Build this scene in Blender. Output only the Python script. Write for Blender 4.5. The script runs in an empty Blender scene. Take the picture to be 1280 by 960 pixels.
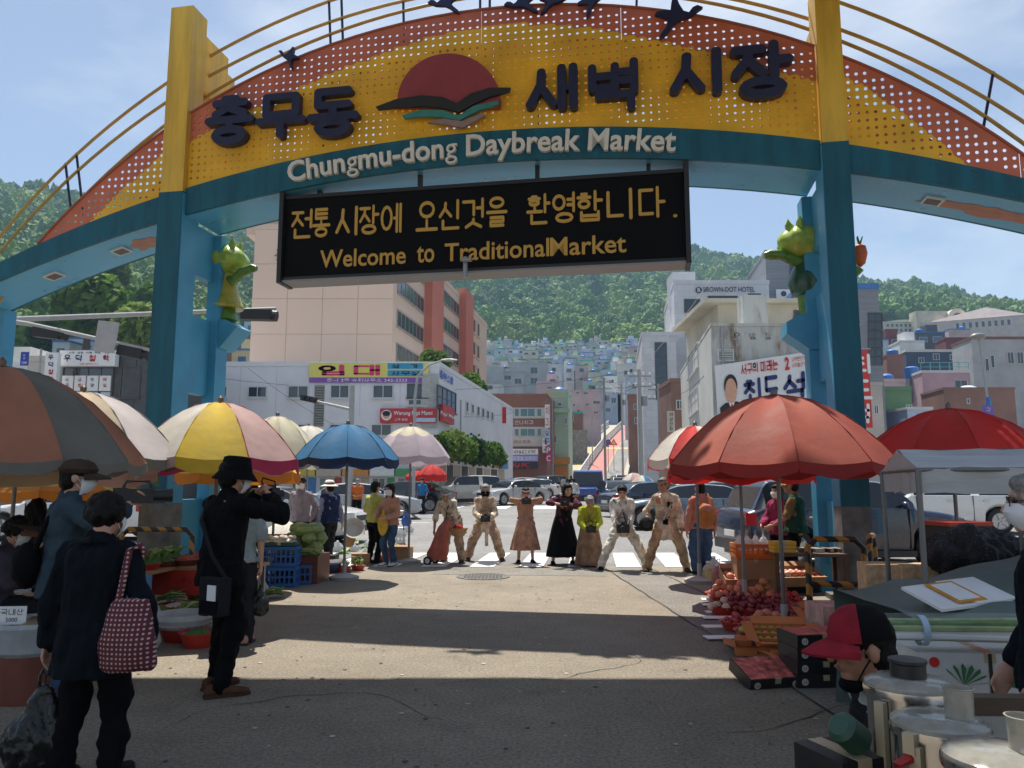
import bpy,bmesh,math,random
import numpy as np
from mathutils import Vector,Matrix,noise as mn
random.seed(7)
R = math.radians
sc = bpy.context.scene
COL = sc.collection
PI = math.pi
# ------------------------------------------------------------------ camera
PITCH = math.atan(0.1302)
FPX = 960.0
CAMZ = 1.55
cam = bpy.data.cameras.new('camera')
cam.sensor_width = 36;cam.lens = 27.0
cam.clip_start = 0.05;cam.clip_end = 6000
camo = bpy.data.objects.new('camera',cam);COL.objects.link(camo)
camo.location = (0,0,CAMZ);camo.rotation_euler = (PI/2 + PITCH,0,0)
sc.camera = camo
# ------------------------------------------------------------------ light
SUNDIR = Vector((-0.08,0.43,1.0)).normalized()      # towards the sun: ahead of the camera, high
elev = math.asin(SUNDIR.z)
azim = math.atan2(SUNDIR.x,SUNDIR.y)
sun = bpy.data.lights.new('sun','SUN');sun.energy = 5.0;sun.angle = R(0.53);sun.color = (1,0.945,0.85)
suno = bpy.data.objects.new('sun',sun);COL.objects.link(suno)
suno.rotation_euler = SUNDIR.to_track_quat('Z','Y').to_euler()
suno.location = (0,0,50)
world = bpy.data.worlds.new('World');sc.world = world;world.use_nodes = True
nt = world.node_tree;nt.nodes.clear()
def N(nt,t,**kw):
 n = nt.nodes.new(t)
 for k,v in kw.items(): setattr(n,k,v)
 return n
wo = N(nt,'ShaderNodeOutputWorld');bg = N(nt,'ShaderNodeBackground')
sky = N(nt,'ShaderNodeTexSky',sky_type='NISHITA',sun_disc=False)
sky.sun_elevation = elev;sky.sun_rotation = azim
sky.air_density = 1.0;sky.dust_density = 0.5;sky.ozone_density = 1.5;sky.altitude = 20
bg.inputs['Strength'].default_value = 0.094
# thin high cloud, the same all round the sky, denser towards one bank
tc = N(nt,'ShaderNodeTexCoord');mp = N(nt,'ShaderNodeMapping');mp.inputs['Scale'].default_value = (1.0,1.0,2.6)
no = N(nt,'ShaderNodeTexNoise');no.inputs['Scale'].default_value = 1.7;no.inputs['Detail'].default_value = 7;no.inputs['Roughness'].default_value = 0.55
mp.inputs['Location'].default_value = (17.43,4.19,4.31)
rp = N(nt,'ShaderNodeValToRGB');rp.color_ramp.elements[0].position = 0.50;rp.color_ramp.elements[1].position = 0.74;rp.color_ramp.elements[0].color = (0,0,0,1)
mx = N(nt,'ShaderNodeMixRGB',blend_type='MIX');mx.inputs['Color2'].default_value = (6.6,6.9,7.3,1)
mul = N(nt,'ShaderNodeMath',operation='MULTIPLY');mul.inputs[1].default_value = 0.85
L = nt.links.new
L(tc.outputs['Generated'],mp.inputs['Vector']);L(mp.outputs['Vector'],no.inputs['Vector'])
L(no.outputs['Fac'],rp.inputs['Fac']);L(rp.outputs['Color'],mul.inputs[0]);L(mul.outputs[0],mx.inputs['Fac'])
veil = N(nt,'ShaderNodeMixRGB',blend_type='MIX');veil.inputs['Fac'].default_value = .27;veil.inputs['Color2'].default_value = (3.7,3.95,4.25,1)
L(sky.outputs['Color'],veil.inputs['Color1']);L(veil.outputs['Color'],mx.inputs['Color1']);L(mx.outputs['Color'],bg.inputs['Color']);L(bg.outputs['Background'],wo.inputs['Surface'])
vs = sc.view_settings
vs.view_transform = 'Standard';vs.look = 'None';vs.gamma = 1;vs.use_curve_mapping = False
vs.exposure = 0.6
sc.cycles.use_denoising = True
try: sc.cycles.denoiser = 'OPENIMAGEDENOISE'
except Exception: pass
sc.cycles.max_bounces = 7;sc.cycles.transparent_max_bounces = 12;sc.cycles.volume_bounces = 1
sc.cycles.caustics_reflective = False;sc.cycles.caustics_refractive = False
sc.cycles.sample_clamp_indirect = 6
# ------------------------------------------------------------------ helpers
CP,SP = math.cos(PITCH),math.sin(PITCH)
def ray(px,py):
 cx,cy = (px-640)/FPX,(480-py)/FPX
 return Vector((cx,CP - cy*SP,SP + cy*CP))
def W(px,py,Y):
 d = ray(px,py);t = Y/d.y
 return Vector((d.x*t,Y,CAMZ + d.z*t))
def gz(Y): return 0.012*max(0.0,Y-17.0)
def G(px,py):
 "ground point seen at a pixel"
 d = ray(px,py)
 t = -CAMZ/d.z if d.z < -1e-4 else 1e9
 if d.y*t > 17: t = (CAMZ + 0.204)/max(1e-4,0.012*d.y - d.z)
 p = d*t
 return Vector((p.x,p.y,gz(p.y)))
def X(px,Y): return W(px,605,Y).x
def Zp(py,Y): return W(640,py,Y).z
def lin(c):
 c = c/255.0
 return c/12.92 if c <= 0.04045 else ((c+0.055)/1.055)**2.4
def rgb(r,g,b,k=1.0): return (lin(r)*k,lin(g)*k,lin(b)*k)
MATS = {}
def mat(key,col=(.5,.5,.5),rough=.6,metal=0.,var=.12,scale=6.,bump=.0,bscale=40.,spec=.5,trans=0.,alpha=1.,emit=0.,sheen=0.,stretch=None,transl=0.):
 if key in MATS: return MATS[key]
 m = bpy.data.materials.new(key);m.use_nodes = True
 t = m.node_tree;b = t.nodes['Principled BSDF']
 b.inputs['Roughness'].default_value = rough;b.inputs['Metallic'].default_value = metal
 b.inputs['Specular IOR Level'].default_value = spec
 if trans: b.inputs['Transmission Weight'].default_value = trans
 if alpha < 1: b.inputs['Alpha'].default_value = alpha
 if sheen: b.inputs['Sheen Weight'].default_value = sheen
 if emit:
  b.inputs['Emission Color'].default_value = (*col,1);b.inputs['Emission Strength'].default_value = emit
 tcn = N(t,'ShaderNodeTexCoord');vec = tcn.outputs['Object']
 if stretch:
  mpn = N(t,'ShaderNodeMapping');mpn.inputs['Scale'].default_value = stretch
  t.links.new(vec,mpn.inputs['Vector']);vec = mpn.outputs['Vector']
 if var > 0:
  n = N(t,'ShaderNodeTexNoise');n.inputs['Scale'].default_value = scale;n.inputs['Detail'].default_value = 6;n.inputs['Roughness'].default_value = .6
  t.links.new(vec,n.inputs['Vector'])
  r = N(t,'ShaderNodeMapRange');r.inputs['From Min'].default_value = .3;r.inputs['From Max'].default_value = .7
  r.inputs['To Min'].default_value = 1-var;r.inputs['To Max'].default_value = 1+var
  t.links.new(n.outputs['Fac'],r.inputs['Value'])
  mm = N(t,'ShaderNodeVectorMath',operation='SCALE');mm.inputs[0].default_value = col
  t.links.new(r.outputs['Result'],mm.inputs['Scale']);t.links.new(mm.outputs['Vector'],b.inputs['Base Color'])
  r2 = N(t,'ShaderNodeMapRange');r2.inputs['From Min'].default_value = .3;r2.inputs['From Max'].default_value = .7
  r2.inputs['To Min'].default_value = max(0.02,rough-.1);r2.inputs['To Max'].default_value = min(1,rough+.1)
  t.links.new(n.outputs['Fac'],r2.inputs['Value']);t.links.new(r2.outputs['Result'],b.inputs['Roughness'])
 else:
  b.inputs['Base Color'].default_value = (*col,1)
 if bump:
  n2 = N(t,'ShaderNodeTexNoise');n2.inputs['Scale'].default_value = bscale;n2.inputs['Detail'].default_value = 4
  t.links.new(vec,n2.inputs['Vector'])
  bp = N(t,'ShaderNodeBump');bp.inputs['Strength'].default_value = bump;bp.inputs['Distance'].default_value = .02
  t.links.new(n2.outputs['Fac'],bp.inputs['Height']);t.links.new(bp.outputs['Normal'],b.inputs['Normal'])
 if transl:
  out = t.nodes['Material Output'];tl = N(t,'ShaderNodeBsdfTranslucent');ms = N(t,'ShaderNodeMixShader')
  tl.inputs['Color'].default_value = (*col,1);ms.inputs['Fac'].default_value = transl
  t.links.new(b.outputs['BSDF'],ms.inputs[1]);t.links.new(tl.outputs['BSDF'],ms.inputs[2]);t.links.new(ms.outputs['Shader'],out.inputs['Surface'])
 MATS[key] = m
 return m
class MB:
 def __init__(s): s.v = [];s.f = [];s.mi = []
 def add(s,v,f,m=0):
  o = len(s.v);s.v.extend([tuple(p) for p in v])
  s.f.extend([tuple(i+o for i in q) for q in f]);s.mi.extend([m]*len(f));return s
 def box(s,c,d,rz=0,m=0,rot=None):
  hx,hy,hz = d[0]/2,d[1]/2,d[2]/2
  pts = [Vector((x,y,z)) for z in (-hz,hz) for x,y in ((-hx,-hy),(hx,-hy),(hx,hy),(-hx,hy))]
  M_ = rot if rot is not None else Matrix.Rotation(rz,3,'Z')
  c = Vector(c)
  return s.add([M_ @ p + c for p in pts],[(3,2,1,0),(4,5,6,7),(0,1,5,4),(1,2,6,5),(2,3,7,6),(3,0,4,7)],m)
 def bx(s,x0,x1,y0,y1,z0,z1,m=0):
  return s.box(((x0+x1)/2,(y0+y1)/2,(z0+z1)/2),(abs(x1-x0),abs(y1-y0),abs(z1-z0)),0,m)
 def quad(s,pts,m=0): return s.add(pts,[tuple(range(len(pts)))],m)
 def tube(s,pts,rad,n=8,m=0,cap=True,flat=None):
  pts = [Vector(p) for p in pts]
  if not hasattr(rad,'__len__'): rad = [rad]*len(pts)
  vs_,fs = [],[];up0 = None
  for i,p in enumerate(pts):
   d = (pts[min(i+1,len(pts)-1)] - pts[max(i-1,0)])
   d = d.normalized() if d.length > 1e-9 else Vector((0,0,1))
   if up0 is None: up0 = Vector((0,0,1)) if abs(d.z) < .9 else Vector((0,1,0))
   a = d.cross(up0)
   if a.length < 1e-4: a = d.orthogonal()
   a.normalize();b = d.cross(a).normalized();up0 = -b if False else up0
   for k in range(n):
    t = 2*PI*k/n + PI/n
    e = a*math.cos(t) + b*math.sin(t)*(flat or 1)
    vs_.append(p + e*rad[i])
  for i in range(len(pts)-1):
   for k in range(n):
    k2 = (k+1) % n
    fs.append((i*n+k,i*n+k2,(i+1)*n+k2,(i+1)*n+k))
  if cap:
   fs.append(tuple(range(n-1,-1,-1)));fs.append(tuple((len(pts)-1)*n+k for k in range(n)))
  return s.add(vs_,fs,m)
 def lathe(s,prof,n=16,c=(0,0,0),m=0,sx=1,sy=1,close=True):
  c = Vector(c);vs_,fs = [],[]
  for r,z in prof:
   for k in range(n):
    t = 2*PI*k/n
    vs_.append((c.x + r*math.cos(t)*sx,c.y + r*math.sin(t)*sy,c.z + z))
  for i in range(len(prof)-1):
   for k in range(n):
    k2 = (k+1) % n;fs.append((i*n+k,i*n+k2,(i+1)*n+k2,(i+1)*n+k))
  if close:
   fs.append(tuple(range(n-1,-1,-1)));fs.append(tuple((len(prof)-1)*n+k for k in range(n)))
  return s.add(vs_,fs,m)
 def ell(s,c,r,n=12,k=8,m=0,rot=None):
  vs_,fs = [],[];c = Vector(c)
  if not hasattr(r,'__len__'): r = (r,r,r)
  for i in range(k+1):
   ph = PI*i/k - PI/2
   for j in range(n):
    t = 2*PI*j/n
    p = Vector((r[0]*math.cos(ph)*math.cos(t),r[1]*math.cos(ph)*math.sin(t),r[2]*math.sin(ph)))
    vs_.append((rot @ p if rot else p) + c)
  for i in range(k):
   for j in range(n):
    j2 = (j+1) % n;fs.append((i*n+j,i*n+j2,(i+1)*n+j2,(i+1)*n+j))
  return s.add(vs_,fs,m)
 def cone(s,p0,r0,p1,r1,n=10,m=0):
  "tapered capsule"
  p0,p1 = Vector(p0),Vector(p1);d = (p1-p0);l = d.length
  if l < 1e-6: return s.ell(p0,r0,n,6,m)
  d /= l;pts = [];rad = []
  for a in (-1,-.7,-.35): pts.append(p0 + d*r0*a);rad.append(r0*math.sqrt(max(1e-4,1-a*a)))
  pts.append(p0);rad.append(r0);pts.append(p1);rad.append(r1)
  for a in (.35,.7,1): pts.append(p1 + d*r1*a);rad.append(r1*math.sqrt(max(1e-4,1-a*a)))
  return s.tube(pts,rad,n,m)
 def loft(s,rings,m=0,cap=True,closed=True):
  n = len(rings[0]);vs_ = [p for r_ in rings for p in r_];fs = []
  for i in range(len(rings)-1):
   for k in range(n if closed else n-1):
    k2 = (k+1) % n;fs.append((i*n+k,i*n+k2,(i+1)*n+k2,(i+1)*n+k))
  if cap and closed: fs.append(tuple(range(n-1,-1,-1)));fs.append(tuple((len(rings)-1)*n+k for k in range(n)))
  return s.add(vs_,fs,m)
 def prism(s,poly,d,fn,m=0):
  "polygon in (a,b) pushed by depth d; fn(a,b,c)->xyz"
  n = len(poly)
  vs_ = [fn(a,b,0) for a,b in poly] + [fn(a,b,d) for a,b in poly]
  fs = [tuple(range(n)),tuple(range(2*n-1,n-1,-1))] + [(i,i+n,(i+1) % n+n,(i+1) % n) for i in range(n)]
  return s.add(vs_,fs,m)
 def xf(s,M_):
  s.v = [tuple(M_ @ Vector(p)) for p in s.v];return s
 def mesh(s,name,mats,smooth=False,ang=35,fix=True):
  me = bpy.data.meshes.new(name);me.from_pydata(s.v,[],s.f)
  if not isinstance(mats,(list,tuple)): mats = [mats]
  for m in mats: me.materials.append(m)
  if len(mats) > 1: me.polygons.foreach_set('material_index',s.mi)
  if fix:
   bm = bmesh.new();bm.from_mesh(me);bmesh.ops.recalc_face_normals(bm,faces=bm.faces[:]);bm.to_mesh(me);bm.free()
  if smooth:
   me.polygons.foreach_set('use_smooth',[True]*len(me.polygons))
   try: me.set_sharp_from_angle(angle=R(ang))
   except Exception: pass
  me.update();return me
 def build(s,name,mats,parent=None,smooth=False,loc=None,rz=0,ang=35,fix=True):
  return obj(name,s.mesh(name,mats,smooth,ang,fix),parent,loc,rz)
def obj(name,me,parent=None,loc=None,rz=0):
 o = bpy.data.objects.new(name,me);COL.objects.link(o)
 if parent is not None: o.parent = parent
 if loc is not None: o.location = loc
 if rz: o.rotation_euler = (0,0,rz)
 return o
def tag(o,label=None,cat=None,group=None,kind=None):
 if label: o['label'] = label
 if cat: o['category'] = cat
 if group: o['group'] = group
 if kind: o['kind'] = kind
 return o
def thing(name,label,cat,loc=(0,0,0),rz=0,group=None):
 o = bpy.data.objects.new(name,None);COL.objects.link(o);o.empty_display_size = .2
 o.location = loc;o.rotation_euler = (0,0,rz)
 return tag(o,label,cat,group)
KIDS = {}
def copy_tree(o,loc=None,rz=None,label=None,group=None,parent=None,scale=None):
 c = o.copy();COL.objects.link(c)
 if parent is not None: c.parent = parent
 if loc is not None: c.location = loc
 if rz is not None: c.rotation_euler = (0,0,rz)
 if scale is not None: c.scale = scale if hasattr(scale,'__len__') else (scale,)*3
 if label: c['label'] = label
 if group: c['group'] = group
 for ch in list(o.children): copy_tree(ch,parent=c)
 return c
def wpart(mb,name,mats,th,smooth=False,fix=True,ang=35):
 "a part whose vertices are in world space"
 o = mb.build(name,mats,th,smooth,fix=fix,ang=ang)
 o.matrix_parent_inverse = (Matrix.Translation(th.location) @ th.rotation_euler.to_matrix().to_4x4()).inverted()
 return o
def onplane(px,py,P0,n):
 d = ray(px,py);c = Vector((0,0,CAMZ));n = Vector(n)
 return c + d*((Vector(P0)-c).dot(n)/d.dot(n))
def struct(o): o['kind'] = 'structure';return o
TXT = {}
TMP = bpy.data.scenes.new('scratch')
def tmp_dg():
 vl = TMP.view_layers[0];vl.update();return vl.depsgraph
# Hangul drawn as rounded strokes (initial, vowel, final jamo laid out in boxes)
_c = [(.5+.5*math.cos(2*PI*k/12),.5+.5*math.sin(2*PI*k/12)) for k in range(13)]
def _sub(pl,x0,y0,x1,y1): return [[(x0+(x1-x0)*x,y0+(y1-y0)*y) for x,y in p] for p in pl]
JA = {'ㄱ': [[(0,1),(1,1),(1,0)]],'ㄴ': [[(0,1),(0,0),(1,0)]],'ㄷ': [[(1,1),(0,1),(0,0),(1,0)]],'ㄹ': [[(0,1),(1,1),(1,.5),(0,.5),(0,0),(1,0)]],
 'ㅁ': [[(0,1),(1,1),(1,0),(0,0),(0,1)]],'ㅂ': [[(0,1),(0,0),(1,0),(1,1)],[(0,.55),(1,.55)]],'ㅅ': [[(.5,1),(.46,.6),(0,0)],[(.47,.55),(1,0)]],'ㅇ': [_c],
 'ㅈ': [[(0,1),(1,1)],[(.5,1),(.46,.6),(0,0)],[(.47,.55),(1,0)]],'ㅊ': [[(.3,1),(.7,1)],[(0,.74),(1,.74)],[(.5,.74),(.46,.45),(0,0)],[(.47,.42),(1,0)]],
 'ㅋ': [[(0,1),(1,1),(1,0)],[(0,.5),(1,.5)]],'ㅌ': [[(1,1),(0,1),(0,0),(1,0)],[(0,.5),(1,.5)]],'ㅍ': [[(0,1),(1,1)],[(0,0),(1,0)],[(.3,1),(.3,0)],[(.7,1),(.7,0)]],
 'ㅎ': [[(.3,1),(.7,1)],[(0,.76),(1,.76)],[(.5+.42*math.cos(2*PI*k/12),.27+.27*math.sin(2*PI*k/12)) for k in range(13)]]}
for d_,b_ in (('ㄲ','ㄱ'),('ㄸ','ㄷ'),('ㅃ','ㅂ'),('ㅆ','ㅅ'),('ㅉ','ㅈ')): JA[d_] = _sub(JA[b_],0,0,.42,1) + _sub(JA[b_],.58,0,1,1)
V1 = {'ㅏ': [[(.2,1),(.2,0)],[(.2,.5),(1,.5)]],'ㅐ': [[(.1,1),(.1,0)],[(.1,.5),(.85,.5)],[(.85,1),(.85,0)]],'ㅑ': [[(.2,1),(.2,0)],[(.2,.65),(1,.65)],[(.2,.35),(1,.35)]],'ㅓ': [[(.8,1),(.8,0)],[(0,.5),(.8,.5)]],
 'ㅔ': [[(.4,1),(.4,0)],[(0,.5),(.4,.5)],[(.95,1),(.95,0)]],'ㅕ': [[(.8,1),(.8,0)],[(.0,.65),(.8,.65)],[(.0,.35),(.8,.35)]],'ㅖ': [[(.4,1),(.4,0)],[(0,.65),(.4,.65)],[(0,.35),(.4,.35)],[(.95,1),(.95,0)]],'ㅣ': [[(.5,1),(.5,0)]]}
V2 = {'ㅗ': [[(0,0),(1,0)],[(.5,0),(.5,1)]],'ㅛ': [[(0,0),(1,0)],[(.33,0),(.33,1)],[(.67,0),(.67,1)]],'ㅜ': [[(0,1),(1,1)],[(.5,1),(.5,0)]],'ㅠ': [[(0,1),(1,1)],[(.33,1),(.33,0)],[(.67,1),(.67,0)]],'ㅡ': [[(0,.5),(1,.5)]]}
VC = {'ㅘ': 'ㅗㅏ','ㅙ': 'ㅗㅐ','ㅚ': 'ㅗㅣ','ㅝ': 'ㅜㅓ','ㅞ': 'ㅜㅔ','ㅟ': 'ㅜㅣ','ㅢ': 'ㅡㅣ'}
INI = 'ㄱㄲㄴㄷㄸㄹㅁㅂㅃㅅㅆㅇㅈㅉㅊㅋㅌㅍㅎ';MED = 'ㅏㅐㅑㅒㅓㅔㅕㅖㅗㅘㅙㅚㅛㅜㅝㅞㅟㅠㅡㅢㅣ';FIN = ['','ㄱ','ㄲ','ㄱㅅ','ㄴ','ㄴㅈ','ㄴㅎ','ㄷ','ㄹ','ㄹㄱ','ㄹㅁ','ㄹㅂ','ㄹㅅ','ㄹㅌ','ㄹㅍ','ㄹㅎ','ㅁ','ㅂ','ㅂㅅ','ㅅ','ㅆ','ㅇ','ㅈ','ㅊ','ㅋ','ㅌ','ㅍ','ㅎ']
def hangul(ch):
 n = ord(ch)-0xAC00;i,m,f = INI[n//588],MED[(n % 588)//28],FIN[n % 28];out = []
 lo = .40 if f else .04
 if m in V1: out += _sub(JA[i],.05,lo+.06,.52,.93) + _sub(V1[m],.66,lo-(.02 if f else .04),.97,1)
 elif m in V2:
  if m in 'ㅜㅠ': out += _sub(JA[i],.16,.64 if f else .52,.84,.97) + _sub(V2[m],.0,.36 if f else .0,1,.50 if f else .36)
  else: out += _sub(JA[i],.16,.66 if f else .50,.84,.97) + _sub(V2[m],0,.40 if f else .08,1,.56 if f else .38)
 else:
  a,b = VC[m];out += _sub(JA[i],.06,.66 if f else .52,.54,.95) + _sub(V2[a],.0,.42 if f else .14,.64,.56 if f else .36) + _sub(V1[b],.74,lo,.98,1)
 if f:
  q = _sub(JA[f],.18,.02,.84,.29) if len(f) == 1 else _sub(JA[f[0]],.1,.02,.45,.29) + _sub(JA[f[1]],.58,.02,.95,.29)
  out += q
 return out
def stroke_mesh(polys,th,x0):
 v,f,bd = [],[],[];z = 0.0
 for p in polys:
  for (ax,ay),(bx_,by_) in zip(p,p[1:]):
   a = math.atan2(by_-ay,bx_-ax);o = len(v);z += .0012
   for k in range(7): t = a+PI/2+PI*k/6;v.append((x0+ax+th*math.cos(t),ay+th*math.sin(t),z))
   for k in range(7): t = a-PI/2+PI*k/6;v.append((x0+bx_+th*math.cos(t),by_+th*math.sin(t),z))
   f.append(tuple(range(o,o+14)));bd += [(o+k,o+(k+1) % 14) for k in range(14)]
 return v,f,bd
def text_raw(s,off=0.0,res=3):
 k = (s,off,res)
 if k in TXT: return TXT[k]
 if any(0xAC00 <= ord(c) < 0xD7A4 for c in s):
  V,F,B = [],[],[];x = 0.0
  for c in s:
   if c == ' ': x += .34;continue
   if 0xAC00 <= ord(c) < 0xD7A4: v,f,b = stroke_mesh(hangul(c),.042+off*1.15,x);adv_ = 1.16
   else:
    v0,f,b = text_raw(c,off,res);v = [(q[0]+x-(v0[:,0].min() if len(v0) else 0),q[1]*1.25,0) for q in v0];adv_ = (v0[:,0].max()-v0[:,0].min() if len(v0) else .2)+.12
   o = len(V);V += v;F += [tuple(i+o for i in q) for q in f];B += [(i+o,j+o) for i,j in b];x += adv_
  TXT[k] = (np.array(V),F,B);return TXT[k]
 c = bpy.data.curves.new('t','FONT');c.body = s;c.size = 1;c.resolution_u = res;c.offset = off;c.align_x = 'LEFT'
 o = bpy.data.objects.new('t',c);TMP.collection.objects.link(o)
 dg = tmp_dg();me = bpy.data.meshes.new_from_object(o.evaluated_get(dg))
 v = np.array([q.co[:] for q in me.vertices]) if len(me.vertices) else np.zeros((0,3))
 f = [tuple(p.vertices) for p in me.polygons]
 cnt = {}
 for q in f:
  for i in range(len(q)):
   e = (q[i],q[(i+1) % len(q)]);cnt.setdefault(tuple(sorted(e)),[]).append(e)
 bd = [es[0] for es in cnt.values() if len(es) == 1]
 TMP.collection.objects.unlink(o);bpy.data.objects.remove(o);bpy.data.curves.remove(c);bpy.data.meshes.remove(me)
 TXT[k] = (v,f,bd);return TXT[k]
def text_mb(s,width=None,height=None,depth=0.0,off=0.0,fn=None,center=True):
 "text as a mesh: x right, z up, front towards -y; fitted to width/height"
 v,f,bd = text_raw(s,off)
 mb = MB()
 if not len(v): return mb
 v = v.copy();lo,hi = v.min(0),v.max(0);d = np.maximum(hi-lo,1e-6)
 sx = width/d[0] if width else None;sy = height/d[1] if height else None
 sx = sx or sy;sy = sy or sx
 v[:,0] = (v[:,0]-lo[0])*sx;v[:,1] = (v[:,1]-lo[1])*sy
 if center: v[:,0] -= d[0]*sx/2;v[:,1] -= d[1]*sy/2
 n = len(v)
 kz = min(sx,sy)
 pts = [(a[0],-depth-a[2]*kz,a[1]) for a in v]
 fs = list(f)
 if depth:
  pts += [(a[0],0,a[1]) for a in v]
  fs += [(b,a,a+n,b+n) for a,b in bd]
 if fn: pts = [fn(*p) for p in pts]
 mb.add(pts,fs);return mb
def sign_text(s,mt,parent,c,width=None,height=None,rz=0,off=0.01,depth=0.0,name='lettering'):
 mb = text_mb(s,width,height,depth,off)
 if not mb.v: return None
 return mb.build(name,mt,parent,loc=c,rz=rz,fix=False)
# ------------------------------------------------------------------ ground
def asphalt(key,col,cracks=True,sc_=1.0):
 m = bpy.data.materials.new(key);m.use_nodes = True;t = m.node_tree;b = t.nodes['Principled BSDF']
 tcn = N(t,'ShaderNodeTexCoord');lk = t.links.new
 def noise(s,d=6,r=.6):
  n = N(t,'ShaderNodeTexNoise');n.inputs['Scale'].default_value = s;n.inputs['Detail'].default_value = d;n.inputs['Roughness'].default_value = r
  lk(tcn.outputs['Object'],n.inputs['Vector']);return n.outputs['Fac']
 def rng(v,a,b_,c,d):
  n = N(t,'ShaderNodeMapRange');lk(v,n.inputs['Value'])
  for i,q in zip(('From Min','From Max','To Min','To Max'),(a,b_,c,d)): n.inputs[i].default_value = q
  return n.outputs['Result']
 def mulv(a,b_):
  n = N(t,'ShaderNodeMath',operation='MULTIPLY');lk(a,n.inputs[0]);lk(b_,n.inputs[1]);return n.outputs[0]
 big = rng(noise(.35*sc_),.3,.7,.80,1.16);mid = rng(noise(3.1*sc_),.3,.7,.9,1.1);fine = mulv(rng(noise(150,3,.7),.3,.7,.5,1.55),rng(noise(38,3,.7),.3,.7,.62,1.42))
 spk = rng(noise(60,2),.62,.72,1.0,1.35);stn = rng(noise(1.3*sc_,3),.62,.74,1.0,.72)
 f = mulv(mulv(mulv(big,mid),mulv(fine,spk)),stn)
 if cracks:
  vo = N(t,'ShaderNodeTexVoronoi',feature='DISTANCE_TO_EDGE');vo.inputs['Scale'].default_value = .23
  dn = N(t,'ShaderNodeTexNoise');dn.inputs['Scale'].default_value = 1.7;dn.inputs['Detail'].default_value = 5
  lk(tcn.outputs['Object'],dn.inputs['Vector'])
  ad = N(t,'ShaderNodeVectorMath',operation='MULTIPLY_ADD');ad.inputs[1].default_value = (.9,.9,0)
  lk(dn.outputs['Color'],ad.inputs[0]);lk(tcn.outputs['Object'],ad.inputs[2]);lk(ad.outputs['Vector'],vo.inputs['Vector'])
  f = mulv(f,rng(vo.outputs['Distance'],.0,.006,.45,1.0))
 mm = N(t,'ShaderNodeVectorMath',operation='SCALE');mm.inputs[0].default_value = col;lk(f,mm.inputs['Scale'])
 lk(mm.outputs['Vector'],b.inputs['Base Color']);b.inputs['Roughness'].default_value = .82;b.inputs['Specular IOR Level'].default_value = .35
 bp = N(t,'ShaderNodeBump');bp.inputs['Strength'].default_value = 1.0;bp.inputs['Distance'].default_value = .012
 lk(noise(85,5,.75),bp.inputs['Height']);lk(bp.outputs['Normal'],b.inputs['Normal'])
 MATS[key] = m;return m
M_ASPH = asphalt('market_asphalt',(.235,.200,.152),False)
M_ROAD = asphalt('road_asphalt',(.20,.195,.19),False)
M_CONC = mat('concrete',(.36,.35,.33),.85,var=.2,scale=1.2,bump=.3)
M_PAINT = mat('road_paint',(.72,.72,.70),.7,var=.25,scale=9)
M_YPAINT = mat('yellow_paint_road',(.46,.34,.14),.7,var=.2,scale=5)
Ys = [-40,-10,0,8,17,30,50,80,100,140,200]
mb = MB()
for i in range(len(Ys)-1):
 for x0,x1 in ((-300,-40),(-40,40),(40,300)):
  a,b_ = Ys[i],Ys[i+1]
  mb.quad([(x0,a,gz(a)),(x1,a,gz(a)),(x1,b_,gz(b_)),(x0,b_,gz(b_))])
struct(mb.build('ground',M_ASPH))
# the crossing road: a darker sheet across, 4 mm higher
mb = MB()
RY = [15.1,17,24,34,44.5]
for a,b_ in zip(RY,RY[1:]):
 mb.quad([(-120,a,gz(a)+.004),(120,a,gz(a)+.004),(120,b_,gz(b_)+.004),(-120,b_,gz(b_)+.004)])
struct(mb.build('cross_road',M_ROAD))
SD = Vector((math.sin(R(7.3)),math.cos(R(7.3)),0));SR = Vector((SD.y,-SD.x,0))   # side street direction and its right
def ST(s,r): # street coords: s along from Y=44.5 line at centre, r right
 p = Vector((5.6,44.5,0)) + SD*s + SR*r
 return Vector((p.x,p.y,gz(p.y)))
mb = MB()
for a,b_ in ((-.3,15),(15,35),(35,60)):
 mb.quad([ST(a,-7.5) + Vector((0,0,.006)),ST(a,6.6) + Vector((0,0,.006)),ST(b_,6.6) + Vector((0,0,.006)),ST(b_,-7.5) + Vector((0,0,.006))])
struct(mb.build('side_street',M_ROAD))
# crosswalk stripes
def gstripe(pts,dz): return [Vector((p[0],p[1],gz(p[1]) + dz)) for p in pts]
for i in range(13):
 x = -5.4 + i*.92
 y0 = 14.75 - x*.02;y1 = 17.6
 sh = .10
 o = MB().quad(gstripe([(x,y0),(x+.46,y0),(x+.46+sh*3,y1),(x+sh*3,y1)],.009)).build('crosswalk_stripe',M_PAINT)
 struct(o)
mb = MB()
for i in range(9):
 x = -12 + i*2.6
 mb.quad(gstripe([(x,40.2),(x+1.3,40.2),(x+1.6,43.6),(x+.3,43.6)],.011))
struct(mb.build('far_crosswalk',M_PAINT))
for yy,x0,x1 in ((21.5,-60,-5),(21.5,9,60),(28.5,-60,-3),(28.5,10,60)):
 struct(MB().quad(gstripe([(x0,yy),(x1,yy),(x1,yy+.14),(x0,yy+.14)],.009)).build('lane_line',M_PAINT))
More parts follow.
